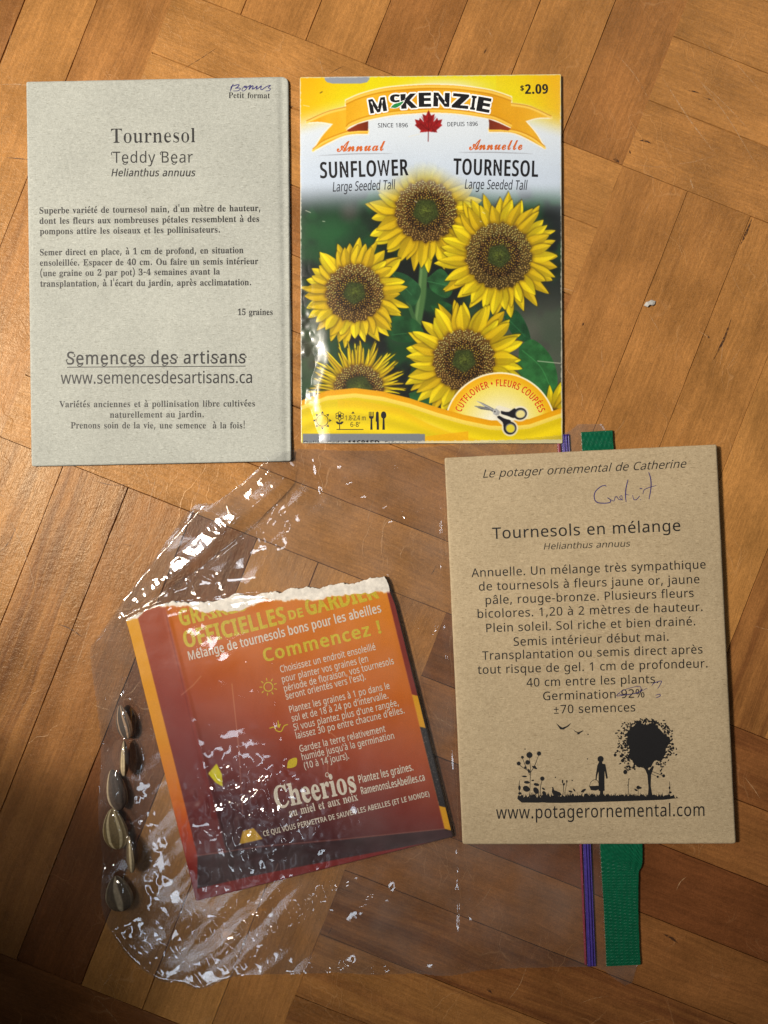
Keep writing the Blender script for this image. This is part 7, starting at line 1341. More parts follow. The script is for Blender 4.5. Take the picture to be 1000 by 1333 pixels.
p.text('1.8-2.4 m', q(331, 262), q(478, 262), 6.4, BLACK, 'N', (0.004, 0.004)); p.text("6-8'", q(368, 309), q(437, 309), 6.2, BLACK, 'N', (0.004, 0.004))
for dx in (-15, -5, 5, 15):
    p.stroke([q(519 + dx, 200), q(519 + dx, 238)], 0.9, BLACK, taper=1)
p.poly([q(502, 232), q(536, 232), q(534, 246), q(525, 252), q(528, 330), q(512, 330), q(514, 252), q(504, 246)], BLACK)
p.poly([q(553, 205), q(562, 197), q(572, 205), q(575, 330), q(558, 330), q(558, 275), q(551, 268)], BLACK)
p.poly([q(602, 245), q(614, 245), q(617, 330), q(599, 330)], BLACK); p.disc(*q(608, 224), 3.5, 4.8, BLACK)
p.build('planting_icons', env2)
p = Print(z2, 0.00004)
def keep(P):
    P = P.copy(); P[:, 1] = np.minimum(P[:, 1], 576.0); return P
p.clip = keep
p.text('Online Code:', (395, 579.5), (449, 579.5), 5.6, BLACK, 'N', (0.0, 0.0)); p.text('116815D', (453, 580), (494, 580), 6.6, BLACK, 'N', (0.04, 0.03)); p.text('Code en Ligne', (501, 579.5), (545, 579.5), 5.4, BLACK, 'N', (0, 0))
p.build('cut_off_code', env2)

# ------------------------------------------------------------------ torn packet inside the bag
E4 = [(164, 803), (507, 757), (589.5, 1089), (255.5, 1173)]
ab4 = quad_ab(E4)
TORN_TOP = [(164, 807), (172, 802), (186, 797), (200, 789), (215, 785), (225, 783), (242, 785), (262, 784), (283, 782), (296, 778), (309, 772), (320, 775), (332, 776), (341, 772), (355, 770), (364, 772), (376, 766), (388, 766), (399, 764.5), (416, 766), (428, 762), (442.5, 760), (455, 760), (466, 759), (480, 753.5), (492, 752), (500.5, 751.5), (505, 759), (507.5, 768)]
TORN_LOW = [(164, 808), (178, 806), (187, 797), (200, 790), (215, 788), (225, 789), (242, 788), (254, 793.5), (271, 798), (283, 795), (298, 796), (312, 795), (322, 790), (332, 786), (347, 780), (362, 782), (376, 782), (399, 780), (416, 782), (434, 775), (450, 775), (466, 773), (484, 772), (503, 770), (508, 769)]
def jag(x, s, a): return a * (fbm(x / 5, x / 90, s, 3) - 0.5) * 2 + 0.9 * (fbm(x / 1.6, x / 50, s + 2, 2) - 0.5) * 2
def torn_top(x): return np.interp(x, [p[0] for p in TORN_TOP], [p[1] for p in TORN_TOP]) + jag(x, 3, 2.0)
def torn_low(x): return np.interp(x, [p[0] for p in TORN_LOW], [p[1] for p in TORN_LOW]) + jag(x, 6, 2.4)

def z4(x, y):
    a, b = ab4(x, y)
    a = np.clip(a, 0, 1); b = np.clip(b, 0, 1)
    e = np.minimum(1, 6 * np.minimum(a, 1 - a)) ** 0.7 * np.minimum(1, 5 * np.minimum(b, 1 - b)) ** 0.7
    z = 0.0012 + 0.0007 * a + 0.0007 * e * sm(0.0, 0.25, b)
    z = z + 0.00035 * (fbm(x / 46, y / 46, 31, 3) - 0.5)
    low = sm(0.50, 0.70, b) * (1 - sm(0.45, 0.75, a)) * sm(1.0, 0.93, b)
    z = z + 0.00042 * low * (np.abs(fbm(x / 15, y / 18, 33, 2) - 0.5) * 2 - 0.2)
    # the fold of the foot and the long crease down the left side
    z = z - 0.00035 * sm(0.86, 0.90, b) + 0.0002 * np.exp(-((a - 0.155) / 0.01) ** 2)
    return np.maximum(z, 0.0008)

def paint_torn():
    c = Canvas(150, 742, 600, 1184, 2.4)
    X, Y = c.X, c.Y
    a, b = ab4(X, Y)
    t = b + 0.45 * (1 - a) + 0.03 * (fbm(X / 60, Y / 60, 40, 2) - 0.5)
    ts = [0, 0.42, 0.68, 0.86, 1.04, 1.22, 1.6]
    cs = np.array([(206, 126, 16), (186, 96, 18), (152, 64, 28), (112, 42, 34), (72, 28, 32), (48, 22, 30), (44, 22, 30)], float)
    c.a[:] = np.stack([np.interp(t, ts, cs[:, k]) for k in range(3)], -1)
    k = (sm(0.16, 0.15, a) * 0.55)[..., None]
    c.a = c.a * (1 - k) + np.array((122, 40, 38.0)) * k
    # printed shapes low on the left
    c.poly([(271, 1007), (282, 994), (289, 1008), (290, 1024), (281, 1019)], (196, 186, 26))
    c.poly([(312, 1099), (316, 1082), (330, 1078), (342, 1092), (326, 1096)], (190, 150, 50))
    # left side panel
    inner = np.interp(Y, [800, 806, 1000, 1114, 1160], [178, 180, 229, 257, 257])
    st = np.stack([np.interp(Y, [800, 960, 1040, 1090, 1130, 1170], v) for v in ((214, 206, 196, 168, 128, 112), (152, 136, 104, 58, 32, 26), (22, 20, 22, 24, 24, 26))], -1)
    c.a = np.where((X < inner)[..., None], st, c.a)
    # foot: dark band and the red strip under it
    band = np.interp(X, [255, 257, 578, 590], [1114, 1114, 1079, 1078])
    m = (Y > band) & (X >= inner)
    c.a = np.where(m[..., None], np.array((56, 34, 38.0)) * (0.8 + 0.4 * fbm(X / 30, Y / 12, 44, 3))[..., None], c.a)
    c.line([(257, 1114), (338, 1102), (440, 1093), (578, 1079)], 1.2, (140, 96, 84), 0.7, 0.6)
    red = np.interp(X, [250, 257, 330, 440, 589], [1150, 1157, 1140, 1118.5, 1091])
    m = Y > red
    c.a = np.where(m[..., None], np.array((118, 30, 28.0)), c.a)
    # right side panel seen edge-on
    xr = np.interp(Y, [757, 770, 905, 1051, 1079, 1100], [502, 503.5, 536.5, 572, 579, 583])
    seg = np.zeros(c.a.shape)
    seg[:] = np.array((118, 36, 26.0))
    sp = (fbm(X * 1.3, Y * 1.3, 47, 1) > 0.80)
    blk = np.where(sp[..., None], np.array((110, 104, 100.0)), np.array((26, 24, 28.0)))
    for y0, y1, col in ((904, 946, np.array((206, 148, 22.0))), (946, 1049, blk), (1049, 1079, np.array((206, 148, 22.0))), (1079, 1200, np.array((46, 26, 26.0)))):
        yy = Y - 0.25 * (X - xr)
        seg = np.where(((yy >= y0) & (yy < y1))[..., None], col, seg)
    c.a = np.where(((X > xr) & (Y < np.maximum(band + 3, 1081)))[..., None], seg, c.a)
    c.line([(507, 790), (536.5, 905), (572, 1051), (579, 1079)], 0.9, (190, 110, 60), 0.5, 0.5)
    c.line([(216, 800), (240, 900), (262, 1000)], 0.9, (96, 36, 30), 0.6, 0.5)
    # torn top: bare white paper
    tl = torn_low(X)
    w = Y < tl
    n = fbm(X / 4, Y / 4, 50, 3); g = fbm(X / 16, Y / 9, 52, 2)
    wc = np.array((236, 230, 218.0)) * (0.80 + 0.24 * n + 0.10 * g)[..., None]
    c.a = np.where(w[..., None], np.clip(wc, 0, 255), c.a)
    e = (np.exp(-((Y - tl) / 0.9) ** 2) * 0.5)[..., None]
    c.a = c.a * (1 - e) + np.array((236, 210, 190.0)) * e
    # rubbed folds and scuffs
    for x0, y0, x1, y1 in [(238, 778, 240, 800), (302, 890, 316, 1060), (424, 985, 426, 1010), (352, 1140, 362, 1124), (296, 1145, 299, 1150), (420, 948, 440, 962), (236, 905, 262, 880)]:
        c.line([(x0, y0), ((x0 + x1) / 2 + 2, (y0 + y1) / 2), (x1, y1)], 0.8, (220, 190, 170), 0.45, 0.5)
    return c

def warp4(x, y, a, b):
    top = 803 + (x - 164) * (-46.0 / 343)
    k = np.clip(1 - b / 0.09, 0, 1)
    return x, y + (torn_top(x) - top) * k

C4 = paint_torn()
PM4 = print_material('printed_pouch_paper', 0.30, 0.12, 0.35)
pouch = thing('torn_seed_packet', 'torn-open red and orange seed packet with yellow lettering, inside the clear bag', 'seed packet', (375, 970), 0.0004)
sheet('packet_body', E4, z4, 0.0005, 0.8, PM4, pouch, (0, 2, 2, 2), paint=lambda x, y: lin(np.clip(C4.sample(x, y), 0, 255)) * 1.12, seed=4, warp=warp4)

YEL = ink('pouch_yellow', (214, 188, 30), 0.4, 0.8)
CREAM = ink('pouch_cream', (236, 226, 208), 0.4, 0.75)
p = Print(z4, 0.00005)
def under_tear(P):
    P = P.copy(); P[:, 1] = np.maximum(P[:, 1], torn_low(P[:, 0])); return P
p.clip = under_tear
p.text('GRAINES', (235.5, 814.5), (322, 793), 20, YEL, 'N', (0.05, 0.032)); p.text('OFFICIELLES', (241.4, 842.8), (373.8, 809.6), 20, YEL, 'N', (0.05, 0.03))
p.text('DE', (377, 806.6), (395.8, 802), 11, YEL, 'N', (0.045, 0.03)); p.text('GARDIEN', (400, 800.6), (494, 777.6), 20.5, YEL, 'N', (0.05, 0.03))
p.text('Commencez !', (344.5, 861.4), (497, 823.4), 16.0, YEL, 'N', (0.03, 0.022), space=0.02)
p.clip = None
p.build('yellow_heading', pouch)
p = Print(z4, 0.00005)
p.text('Mélange de tournesols bons pour les abeilles', (246.8, 859.6), (497, 796.6), 11.6, CREAM, 'N', (0.026, 0.014))
for s_, a_, b_ in [("Choisissez un endroit ensoleillé", (365.7, 875.6), (489.5, 845.7)), ("pour planter vos graines (en", (368, 888.4), (479.8, 861)), ("période de floraison, vos tournesols", (370.8, 900.4), (513.4, 864)),
                   ("seront orientés vers l'est).", (373, 910.8), (476.4, 884.4)), ("Plantez les graines à 1 po dans le", (377.8, 927.8), (507.9, 896.3)), ("sol et de 18 à 24 po d'intervalle.", (380.7, 939.4), (506, 908.8)),
                   ("Si vous plantez plus d'une rangée,", (383.3, 951), (519.3, 918.3)), ("laissez 30 po entre chacune d'elles.", (386.2, 961.8), (527, 928.2)), ("Gardez la terre relativement", (391, 979), (502.4, 952.2)),
                   ("humide jusqu'à la germination", (393.9, 989.6), (513.8, 961.4)), ("(10 à 14 jours).", (396.8, 1001), (454.8, 987.4))]:
    p.text(s_, a_, b_, 8.6, CREAM, 'N', (0.008, 0.008))
p.build('instruction_text', pouch)
p = Print(z4, 0.00005)
p.text('Cheerios', (360, 1052.6), (465, 1029.6), 28, CREAM, 'B', (0.006, 0.012)); p.text('au miel et aux noix', (377.4, 1063.4), (466.5, 1041.6), 10.4, CREAM, 'B', (-0.004, 0.004))
p.ring(426, 1008.6, 2.6, 3.2, 0.8, CREAM)
p.text('Plantez les graines.', (468, 1019.4), (538.5, 1002.6), 9.8, CREAM, 'N', (0.02, 0.012)); p.text('RamenonsLesAbeilles.ca', (471, 1034), (553.5, 1015.8), 9.4, CREAM, 'N', (0.02, 0.012))
p.text('CE QUI VOUS PERMETTRA DE SAUVER LES ABEILLES (ET LE MONDE)', (343.5, 1088.8), (559.5, 1036.2), 6.6, CREAM, 'N', (0.02, 0.012))
p.build('slogan_text', pouch)
p = Print(z4, 0.00005)
p.ring(349.5, 894, 6.4, 6.4, 1.3, YEL)
for k in range(9):
    a = k * 2 * math.pi / 9 + 0.3
    p.stroke([(349.5 + 8 * math.cos(a), 894 + 8 * math.sin(a)), (349.5 + 11.6 * math.cos(a), 894 + 11.6 * math.sin(a))], 1.2, YEL, taper=1)
p.stroke([(351, 948), (357, 946.5), (360, 951), (366, 952), (370, 945), (375, 943)], 1.3, YEL, taper=1)
p.stroke([(362, 938), (363, 946)], 1.2, YEL, taper=1); p.poly([(359.5, 944), (366, 942.4), (363.6, 948)], YEL)
p.poly(spline([(373.6, 1000), (376, 990), (386, 986.5), (386, 996), (380, 999.5), (373.6, 1000)], 5), YEL)
p.build('step_icons', pouch)

# ------------------------------------------------------------------ sunflower seeds inside the bag
SEEDM = NT('seed_shell')
_at = SEEDM.n('Attribute', attribute_name='paint').outputs['Color']
_co = SEEDM.n('TexCoord').outputs['Object']
_nz = SEEDM.n('TexNoise', i_Vector=_co, i_Scale=1500.0, i_Detail=3.0).outputs['Fac']
SEEDM = SEEDM.set(Base_Color=SEEDM.mix(1.0, _at, SEEDM.ramp(_nz, [(0.3, 0.78), (0.7, 1.12)]), 'MULTIPLY'), Roughness=0.75, Specular_IOR_Level=0.2,
                  Normal=SEEDM.n('Bump', i_Strength=0.15, i_Distance=0.0002, i_Height=_nz).outputs[0])

def seed(label, cx, cy, length, width, thick, ang, roll, dark, pale, stripes, zc, sd):
    """tear-shaped shell with lengthwise stripes; ang turns it on the floor, roll tips it on its side"""
    r = np.random.default_rng(sd)
    nu, nv = 60, 96
    t = np.linspace(0, 1, nu)[:, None]; ph = np.linspace(0, 2 * np.pi, nv, endpoint=False)[None, :]
    prof = np.maximum(t, 1e-4) ** 0.56 * np.maximum(1 - t ** 2.8, 0) ** 0.58
    prof = prof / prof.max()
    ax = (t - 0.5) * length + 0 * ph
    sx = prof * np.cos(ph) * width / 2
    cz = np.sign(np.sin(ph)) * np.abs(np.sin(ph)) ** 0.85
    sz = prof * cz * thick / 2
    k = 1 + 0.03 * np.sin(ph * 9 + sd) * prof
    sx, sz = sx * k, sz * k
    sx = sx + 0.04 * width * np.sin(t * 3 + sd)
    ca, sa = math.cos(roll), math.sin(roll)
    X, Z = sx * ca - sz * sa, sx * sa + sz * ca
    dx, dy = math.sin(ang), math.cos(ang)           # long axis, pointing down the photograph
    px = cx + ax * dx + X * dy; py = cy + ax * dy - X * dx
    # stripes run lengthwise, so they depend on the angle round the shell only
    u = (ph + 0.05 * np.sin(t * 7 + sd)) / (2 * np.pi) * stripes
    s = 0.5 + 0.5 * np.cos(2 * np.pi * u)
    s = sm(0.70, 0.90, s)
    edge = sm(0.80, 0.97, np.abs(np.cos(ph + 0 * t)))
    m = np.clip(np.maximum(s * 0.8, edge), 0, 1) * (0.75 + 0.5 * r.random((nu, 1)) * 0 + 0.25)
    m = np.clip(m * (0.8 + 0.3 * fbm(t * 9 + 0 * ph, ph * 2 + sd, sd % 7, 2)), 0, 1)
    col = lin(np.array(dark)) * (1 - m[..., None]) + lin(np.array(pale)) * m[..., None]
    col = col * (0.85 + 0.3 * fbm(t * 3 + 0 * ph, ph * 8 + sd, sd % 5, 2))[..., None]
    k_ = PX
    co = np.stack([(px - 500) * PX, (666.5 - py) * PX, zc + Z * PX], -1)
    co[..., :2] *= ((CAM_H - zc) / CAM_H)
    idx = np.arange(nu * nv).reshape(nu, nv)
    q = np.stack([idx[:-1], np.roll(idx, -1, 1)[:-1], np.roll(idx, -1, 1)[1:], idx[1:]], -1).reshape(-1, 4)
    o = mesh_obj('sunflower_seed', co.reshape(-1, 3), q, SEEDM, None, color=col.reshape(-1, 3), origin=W(cx, cy, zc))
    tag(o, label, 'seed', 'sunflower seeds along the left edge of the bag')
    return o
SEEDS = [('dark striped sunflower seed, topmost of the line at the bag edge', 161.5, 940, 46, 22, 11, 0.24, 0.35, (74, 64, 56), (190, 158, 128), 6, 0.0022, 3),
         ('slim cream seed standing on its edge just under the topmost dark one', 161.8, 987, 46, 22, 11, 0.02, 1.40, (110, 90, 68), (206, 186, 148), 3, 0.0032, 5),
         ('grey-brown seed with one pale rim, leaning left above the widest seed', 151.5, 1028, 54, 25, 12, 0.27, -0.55, (92, 80, 72), (186, 168, 138), 2, 0.0026, 8),
         ('broad olive-brown seed with a cream outline and stripes, widest in the line', 150.5, 1079, 54, 32, 12, 0.13, 0.0, (112, 95, 62), (212, 196, 154), 6, 0.0022, 10),
         ('small pale cream seed on its edge, touching the widest seed', 170, 1112, 48, 25, 11, 0.08, 1.15, (128, 110, 84), (210, 194, 158), 3, 0.0030, 13),
         ('pointed dark seed with whitish rim, lowest and apart from the line', 155.5, 1163, 47, 34, 14, 0.20, -0.1, (92, 80, 66), (190, 176, 150), 4, 0.0023, 16)]
for s_ in SEEDS: seed(*s_)

# ------------------------------------------------------------------ the clear zip bag
bag = thing('zip_bag', 'crinkled clear plastic zip bag holding the torn packet and loose seeds', 'plastic bag', (470, 930))
OUT = [(362, 588), (378, 586), (400, 584), (480, 586.5), (560, 581), (640, 573.5), (728, 566), (790, 561.5), (812, 900), (830, 1257), (773, 1259), (700, 1260), (633, 1263), (583, 1271), (540, 1268), (486, 1269.5), (440, 1267),
       (398, 1268), (350, 1269), (305, 1272), (262, 1288), (236, 1280), (205, 1276), (168, 1247), (140, 1206), (131, 1170), (133, 1120), (127, 1060), (131, 985), (127, 930), (117, 850), (128, 828), (170, 768), (225, 692), (250, 660), (266, 655), (282, 652), (322, 622), (346, 597)]

def gauss(a, s):
    h, w = a.shape
    P = int(s * 4) + 2
    b = np.pad(a, P, mode='edge')
    fy = np.fft.fftfreq(b.shape[0])[:, None]; fx = np.fft.rfftfreq(b.shape[1])[None, :]
    r = np.fft.irfft2(np.fft.rfft2(b) * np.exp(-2 * (np.pi * s) ** 2 * (fx ** 2 + fy ** 2)), b.shape)
    return r[P:-P, P:-P]

STEP = 1.05
gx, gy = np.meshgrid(np.arange(108, 842, STEP), np.arange(552, 1300, STEP))

def facets(x, y, n, freq, sd):
    """sum of folded planes: flat facets meeting in sharp creases"""
    r = np.random.default_rng(sd)
    z = np.zeros(x.shape)
    wx = x + 10 * (fbm(x / 40, y / 40, sd, 2) - 0.5); wy = y + 10 * (fbm(x / 40, y / 40, sd + 3, 2) - 0.5)
    for i in range(n):
        a = r.uniform(0, np.pi); f = freq * r.uniform(0.5, 1.8); c = r.uniform(0, 1)
        t = (wx * np.cos(a) + wy * np.sin(a)) * f + c + 0.8 * fbm(wx * f * 0.25, wy * f * 0.25, sd + i, 2)
        tri = np.abs((t % 1) - 0.5)
        tri = np.sqrt(tri ** 2 + 0.008) - np.sqrt((0.5 - tri) ** 2 + 0.008)
        z += 0.5 * tri / f * r.uniform(0.4, 1.0) * (0.25 + 1.5 * vnoise(wx * f * 0.45 + 5, wy * f * 0.45, sd % 9 + i))
    return z / n           # pixels of height

def patch(x, y, cx, cy, rx, ry, rot=0.0):
    u = (x - cx) * math.cos(rot) + (y - cy) * math.sin(rot); v = -(x - cx) * math.sin(rot) + (y - cy) * math.cos(rot)
    return np.exp(-((u / rx) ** 2 + (v / ry) ** 2) ** 1.3)

def film_height(x, y):
    pk = inside(x, y, [(161, 806), (190, 792), (225, 781), (309, 770), (399, 763), (502, 750), (512, 766), (592, 1090), (255, 1176)])
    zp = np.where(pk, z4(x, y) + 0.00025, 0.0)
    hp = np.where(pk, zp, 0)
    drape = np.maximum(gauss(hp, 9) * 1.25, gauss(hp, 3.5) * 1.06)
    z = 0.00055 + np.maximum(drape, zp)
    for s_ in SEEDS:
        z = np.maximum(z, 0.0006 + (s_[11] + s_[5] * PX * 0.62 - 0.0002) * np.exp(-(((x - s_[1]) / (s_[4] * 0.62)) ** 2 + ((y - s_[2]) / (s_[3] * 0.62)) ** 2) ** 1.6))
    z = gauss(z, 1.2)
    for E, ab, zf in ((E1, ab1, z1), (E2, ab2, z2)):
        q_ = inside(x, y, E)
        zz = gauss(np.where(q_, zf(x, y) + 0.0005, 0), 2.5) * 1.1
        z = np.maximum(z, zz)
        z = np.where(q_, np.maximum(z, zf(x, y) + 0.0002), z)
    # crinkles
    fine = facets(x, y, 6, 1 / 22.0, 60) * PX; mid = facets(x, y, 5, 1 / 38.0, 61) * PX; broad = facets(x, y, 5, 1 / 90.0, 62) * PX
    diag = patch(x, y, 268, 690, 150, 34, math.radians(-46))
    amp_f = 0.022 + 0.07 * diag + 0.75 * patch(x, y, 300, 1190, 75, 45) + 0.5 * patch(x, y, 262, 1235, 60, 20) + 0.55 * patch(x, y, 430, 1170, 110, 26, -0.15) \
        + 1.15 * patch(x, y, 322, 1050, 60, 58) + 0.40 * patch(x, y, 400, 1090, 70, 26, -0.6) + 0.35 * patch(x, y, 500, 655, 60, 26, 0.6) + 0.45 * patch(x, y, 556, 830, 22, 22) \
        + 0.40 * patch(x, y, 350, 600, 40, 26) + 0.40 * patch(x, y, 350, 690, 40, 30) + 0.30 * patch(x, y, 400, 1255, 150, 14) + 0.30 * patch(x, y, 530, 1262, 90, 10) + 0.22 * patch(x, y, 620, 1180, 24, 90) + 0.35 * patch(x, y, 160, 1100, 50, 160)
    z = z + fine * amp_f * 0.9 + mid * (0.05 + 0.60 * amp_f) + broad * (0.10 + 0.30 * amp_f)
    # the diagonal fold at the upper left: a ramp rising to a crest, then dropping
    A, B = np.array((168, 792.0)), np.array((366, 612.0))
    d = (B - A) / np.linalg.norm(B - A); nrm = np.array((-d[1], d[0]))        # towards lower right
    s = (x - A[0]) * d[0] + (y - A[1]) * d[1]; o = (x - A[0]) * nrm[0] + (y - A[1]) * nrm[1]
    L = np.linalg.norm(B - A); u = s / L
    wdt = np.interp(u, [-0.1, 0, 0.3, 0.7, 1.0, 1.1], [6, 12, 30, 46, 38, 20])
    wob = 3.0 * (fbm(s / 30, o / 80, 77, 2) - 0.5) * 2
    oo = (o + wob + wdt * 0.75) / wdt            # 0 at the outer edge, 1 at the crest
    prof = np.interp(oo, [-0.05, 0.0, 0.38, 0.46, 1.0, 1.08, 1.35], [0.0, 0.02, 0.26, 0.32, 0.46, 0.44, 0.0])
    ends = sm(-0.06, 0.05, u) * sm(1.10, 0.94, u)
    z = z + gauss(prof, 1.0) * wdt * PX * 0.95 * ends
    # shallow crumples across it
    for per, sl_, sd_ in ((44.0, 0.036, 81), (20.0, 0.020, 83), (10.0, 0.010, 85)):
        ph = s / per + 1.2 * fbm(s / per * 0.3, o / 30, sd_, 2) + 0.4 * o / per * (fbm(s / 60, o / 60, sd_ + 2, 1) - 0.5)
        saw = ph % 1.0
        saw = np.where(saw < 0.8, saw / 0.8, (1 - saw) / 0.2)
        z = z + gauss(saw * per * PX * sl_ * (0.2 + 1.5 * vnoise(np.floor(ph) * 0.73, o / 30, sd_ % 8)), 0.8) * gauss(((oo > 0) & (oo < 1.1)).astype(float), 3.0) * ends
    # sharp ridges pinched into the film
    for pts, h, w in [([(157, 802), (160, 830), (158, 900), (163, 945)], 1.5, 3.2), ([(166, 806), (164, 835), (160, 850)], 1.0, 2.6), ([(157, 802), (166, 800), (188, 794), (196, 786)], 1.4, 3.0),
                      ([(177, 1027), (180, 1056), (190, 1088), (196, 1112), (200, 1150)], 1.6, 3.4), ([(210, 1000), (213, 1030), (220, 1062), (234, 1105), (244, 1140), (246, 1165)], 1.5, 4.0),
                      ([(182, 1172), (205, 1205), (240, 1250), (268, 1287)], 1.8, 3.4), ([(142, 1200), (170, 1232), (188, 1250), (211, 1272)], 1.8, 3.6), ([(150, 1212), (162, 1238), (180, 1256), (200, 1268)], 1.2, 5.0), ([(184, 1218), (205, 1230), (226, 1246)], 1.4, 3.4),
                      ([(575, 630), (577, 700), (576, 760), (581, 820), (588, 900), (592, 1000), (597, 1100), (600, 1262)], 1.8, 3.6), ([(566, 640), (569, 720), (570, 800), (576, 860)], 0.8, 3.0), ([(612, 1100), (616, 1180), (622, 1250)], 1.4, 6.0),
                      ([(350, 594), (300, 642), (250, 690), (205, 742), (160, 792)], 1.5, 3.2), ([(168, 798), (225, 768), (270, 738), (330, 690), (366, 655)], 1.5, 3.4),
                      ([(246, 750), (256, 772), (272, 784), (282, 796)], 1.8, 4.0), ([(284, 744), (289, 760), (297, 776)], 2.0, 4.5), ([(256, 745), (268, 752), (282, 757)], 0.8, 2.4),
                      ([(545, 815), (556, 830), (566, 826), (574, 806)], 1.8, 4.0), ([(362, 590), (420, 588), (500, 589), (560, 584)], 0.9, 2.6), ([(308, 1272), (398, 1266), (486, 1268), (583, 1269)], 1.0, 2.8),
                      ([(330, 1180), (370, 1165), (420, 1158), (470, 1160), (500, 1150)], 1.6, 5), ([(360, 1184), (400, 1195), (440, 1188), (475, 1168)], 1.4, 4.5), ([(432, 1136), (480, 1136), (540, 1124)], 1.2, 3.5), ([(250, 1170), (262, 1210), (285, 1232)], 1.6, 5),
                      ([(300, 1165), (316, 1196), (330, 1215)], 1.4, 4.5), ([(292, 1252), (330, 1246), (345, 1250)], 1.8, 5), ([(400, 1258), (430, 1262), (450, 1258)], 1.6, 5), ([(485, 1262), (510, 1264)], 1.4, 4),
                      ([(342, 1012), (352, 1040), (340, 1062)], 1.4, 4), ([(392, 1108), (410, 1085), (420, 1070)], 1.8, 6), ([(318, 1000), (330, 1040), (322, 1080)], 1.6, 5), ([(356, 860), (357, 900), (362, 945), (372, 975)], 0.9, 3.0), ([(322, 860), (330, 900)], 0.6, 2.6),
                      ([(408, 590), (416, 625), (428, 660)], 0.8, 3.5), ([(440, 600), (480, 650), (510, 660)], 0.9, 5), ([(525, 675), (545, 668), (552, 662)], 1.4, 4), ([(640, 1110), (655, 1180), (690, 1240)], 0.8, 6), ([(136, 950), (140, 960), (160, 950)], 1.4, 3.5), ([(132, 900), (138, 950)], 1.0, 3.0)]:
        S = spline(pts, 5) if len(pts) > 2 else pts
        xs = [q_[0] for q_ in S]; ys = [q_[1] for q_ in S]
        mm = (x > min(xs) - 16) & (x < max(xs) + 16) & (y > min(ys) - 16) & (y < max(ys) + 16)
        dd, sd, tt = seg_dist(x[mm], y[mm], S)
        dd = np.abs(dd * sd + 2.0 * (fbm(x[mm] / 14, y[mm] / 14, 14, 2) - 0.5))
        prof = np.exp(-(dd / (w * 1.0)) ** 2) * (0.65 + 0.7 * vnoise(tt * len(S) * 1.3 + h, tt * 3 + w, 4)) * sm(0, 0.06, tt) * sm(1, 0.94, tt)
        z[mm] += prof * h * PX * (0.22 if max(xs) < 300 and min(ys) > 780 else 0.5)
    # pressed flat under the brown envelope
    pr = gauss(inside(x, y, E3).astype(float), 3.0)
    z = z * (1 - sm(0.3, 0.6, pr)) + np.minimum(z, 0.0012) * sm(0.3, 0.6, pr)
    # the cut rim curls up a hair
    R = spline(OUT + [OUT[0]], 3)
    dd, sd, tt = seg_dist(x, y, R)
    z = z + np.exp(-(dd / 1.8) ** 2) * PX * 0.9 * (0.3 + vnoise(tt * 160, tt * 0, 5)) * (1 - sm(0.3, 0.6, pr))
    return z

def film(name, z, mat, extra_out=0.0):
    m = inside(gx, gy, spline(OUT + [OUT[0]], 5))
    idx = -np.ones(gx.shape, int)
    fm = m[:-1, :-1] & m[1:, :-1] & m[1:, 1:] & m[:-1, 1:]
    use = np.zeros(gx.shape, bool)
    for a_, b_ in ((slice(None, -1), slice(None, -1)), (slice(1, None), slice(None, -1)), (slice(1, None), slice(1, None)), (slice(None, -1), slice(1, None))): use[a_, b_] |= fm
    idx[use] = np.arange(use.sum())
    co = W(gx[use], gy[use], z[use])
    q = np.stack([idx[:-1, :-1], idx[1:, :-1], idx[1:, 1:], idx[:-1, 1:]], -1)[fm]
    return mesh_obj(name, co, q, mat, bag)

FILM = film_material('clear_film', (0.955, 0.955, 0.96), 0.03, 0.08, 0.06)
ZF = film_height(gx, gy)
film('front_film', ZF, FILM)
zb = 0.00022 + PX * facets(gx, gy, 4, 1 / 40.0, 71) * 0.14
film('back_film', np.clip(zb, 0.00008, 0.0006), film_material('inner_film', (0.97, 0.97, 0.975), 0.012, 0.04, 0.10))

# coloured zip: two seal ridges and the wide green pull strip
def strip(name, left, right, zlo, zhi, mat, ribs=0.0, n=260, m=14, nibble=0.0):
    t = np.linspace(0, 1, n); s = np.linspace(0, 1, m)
    l = np.array(spline(left, 12)); r_ = np.array(spline(right, 12))
    il = np.linspace(0, 1, len(l)); ir = np.linspace(0, 1, len(r_))
    Lx, Ly = np.interp(t, il, l[:, 0]), np.interp(t, il, l[:, 1]); Rx, Ry = np.interp(t, ir, r_[:, 0]), np.interp(t, ir, r_[:, 1])
    Rx = Rx + nibble * (fbm(t * 30, t * 3, 8, 2) - 0.5)
    x = Lx[:, None] * (1 - s) + Rx[:, None] * s; y = Ly[:, None] * (1 - s) + Ry[:, None] * s
    z = zhi + 0 * x
    if ribs: z = z + ribs * (np.sin(t * 2 * np.pi * 74)[:, None] * (0.6 + 0.5 * np.sin(s * 2 * np.pi * 7)[None, :]))
    else: z = zlo + (zhi - zlo) * (np.sqrt(np.clip(1 - (2 * s - 1) ** 2, 0, 1)) * (0.72 + 0.28 * np.cos(s * 2 * np.pi * 3)))[None, :] * (0.9 + 0.2 * vnoise(t * 40, t * 3, 3))[:, None] + 0 * x
    top = W(x, y, z).reshape(-1, 3); bot = W(x, y, zlo - 0.0001 + 0 * x).reshape(-1, 3)
    i = np.arange(n * m).reshape(n, m); N = n * m
    q = np.stack([i[:-1, :-1], i[1:, :-1], i[1:, 1:], i[:-1, 1:]], -1).reshape(-1, 4)
    rim = np.concatenate([i[0, :], i[1:, -1], i[-1, -2::-1], i[-2:0:-1, 0]])
    side = np.stack([rim, np.roll(rim, -1), np.roll(rim, -1) + N, rim + N], -1)
    return mesh_obj(name, np.concatenate([top, bot]), np.concatenate([q, q[:, ::-1] + N, side]), mat, bag)
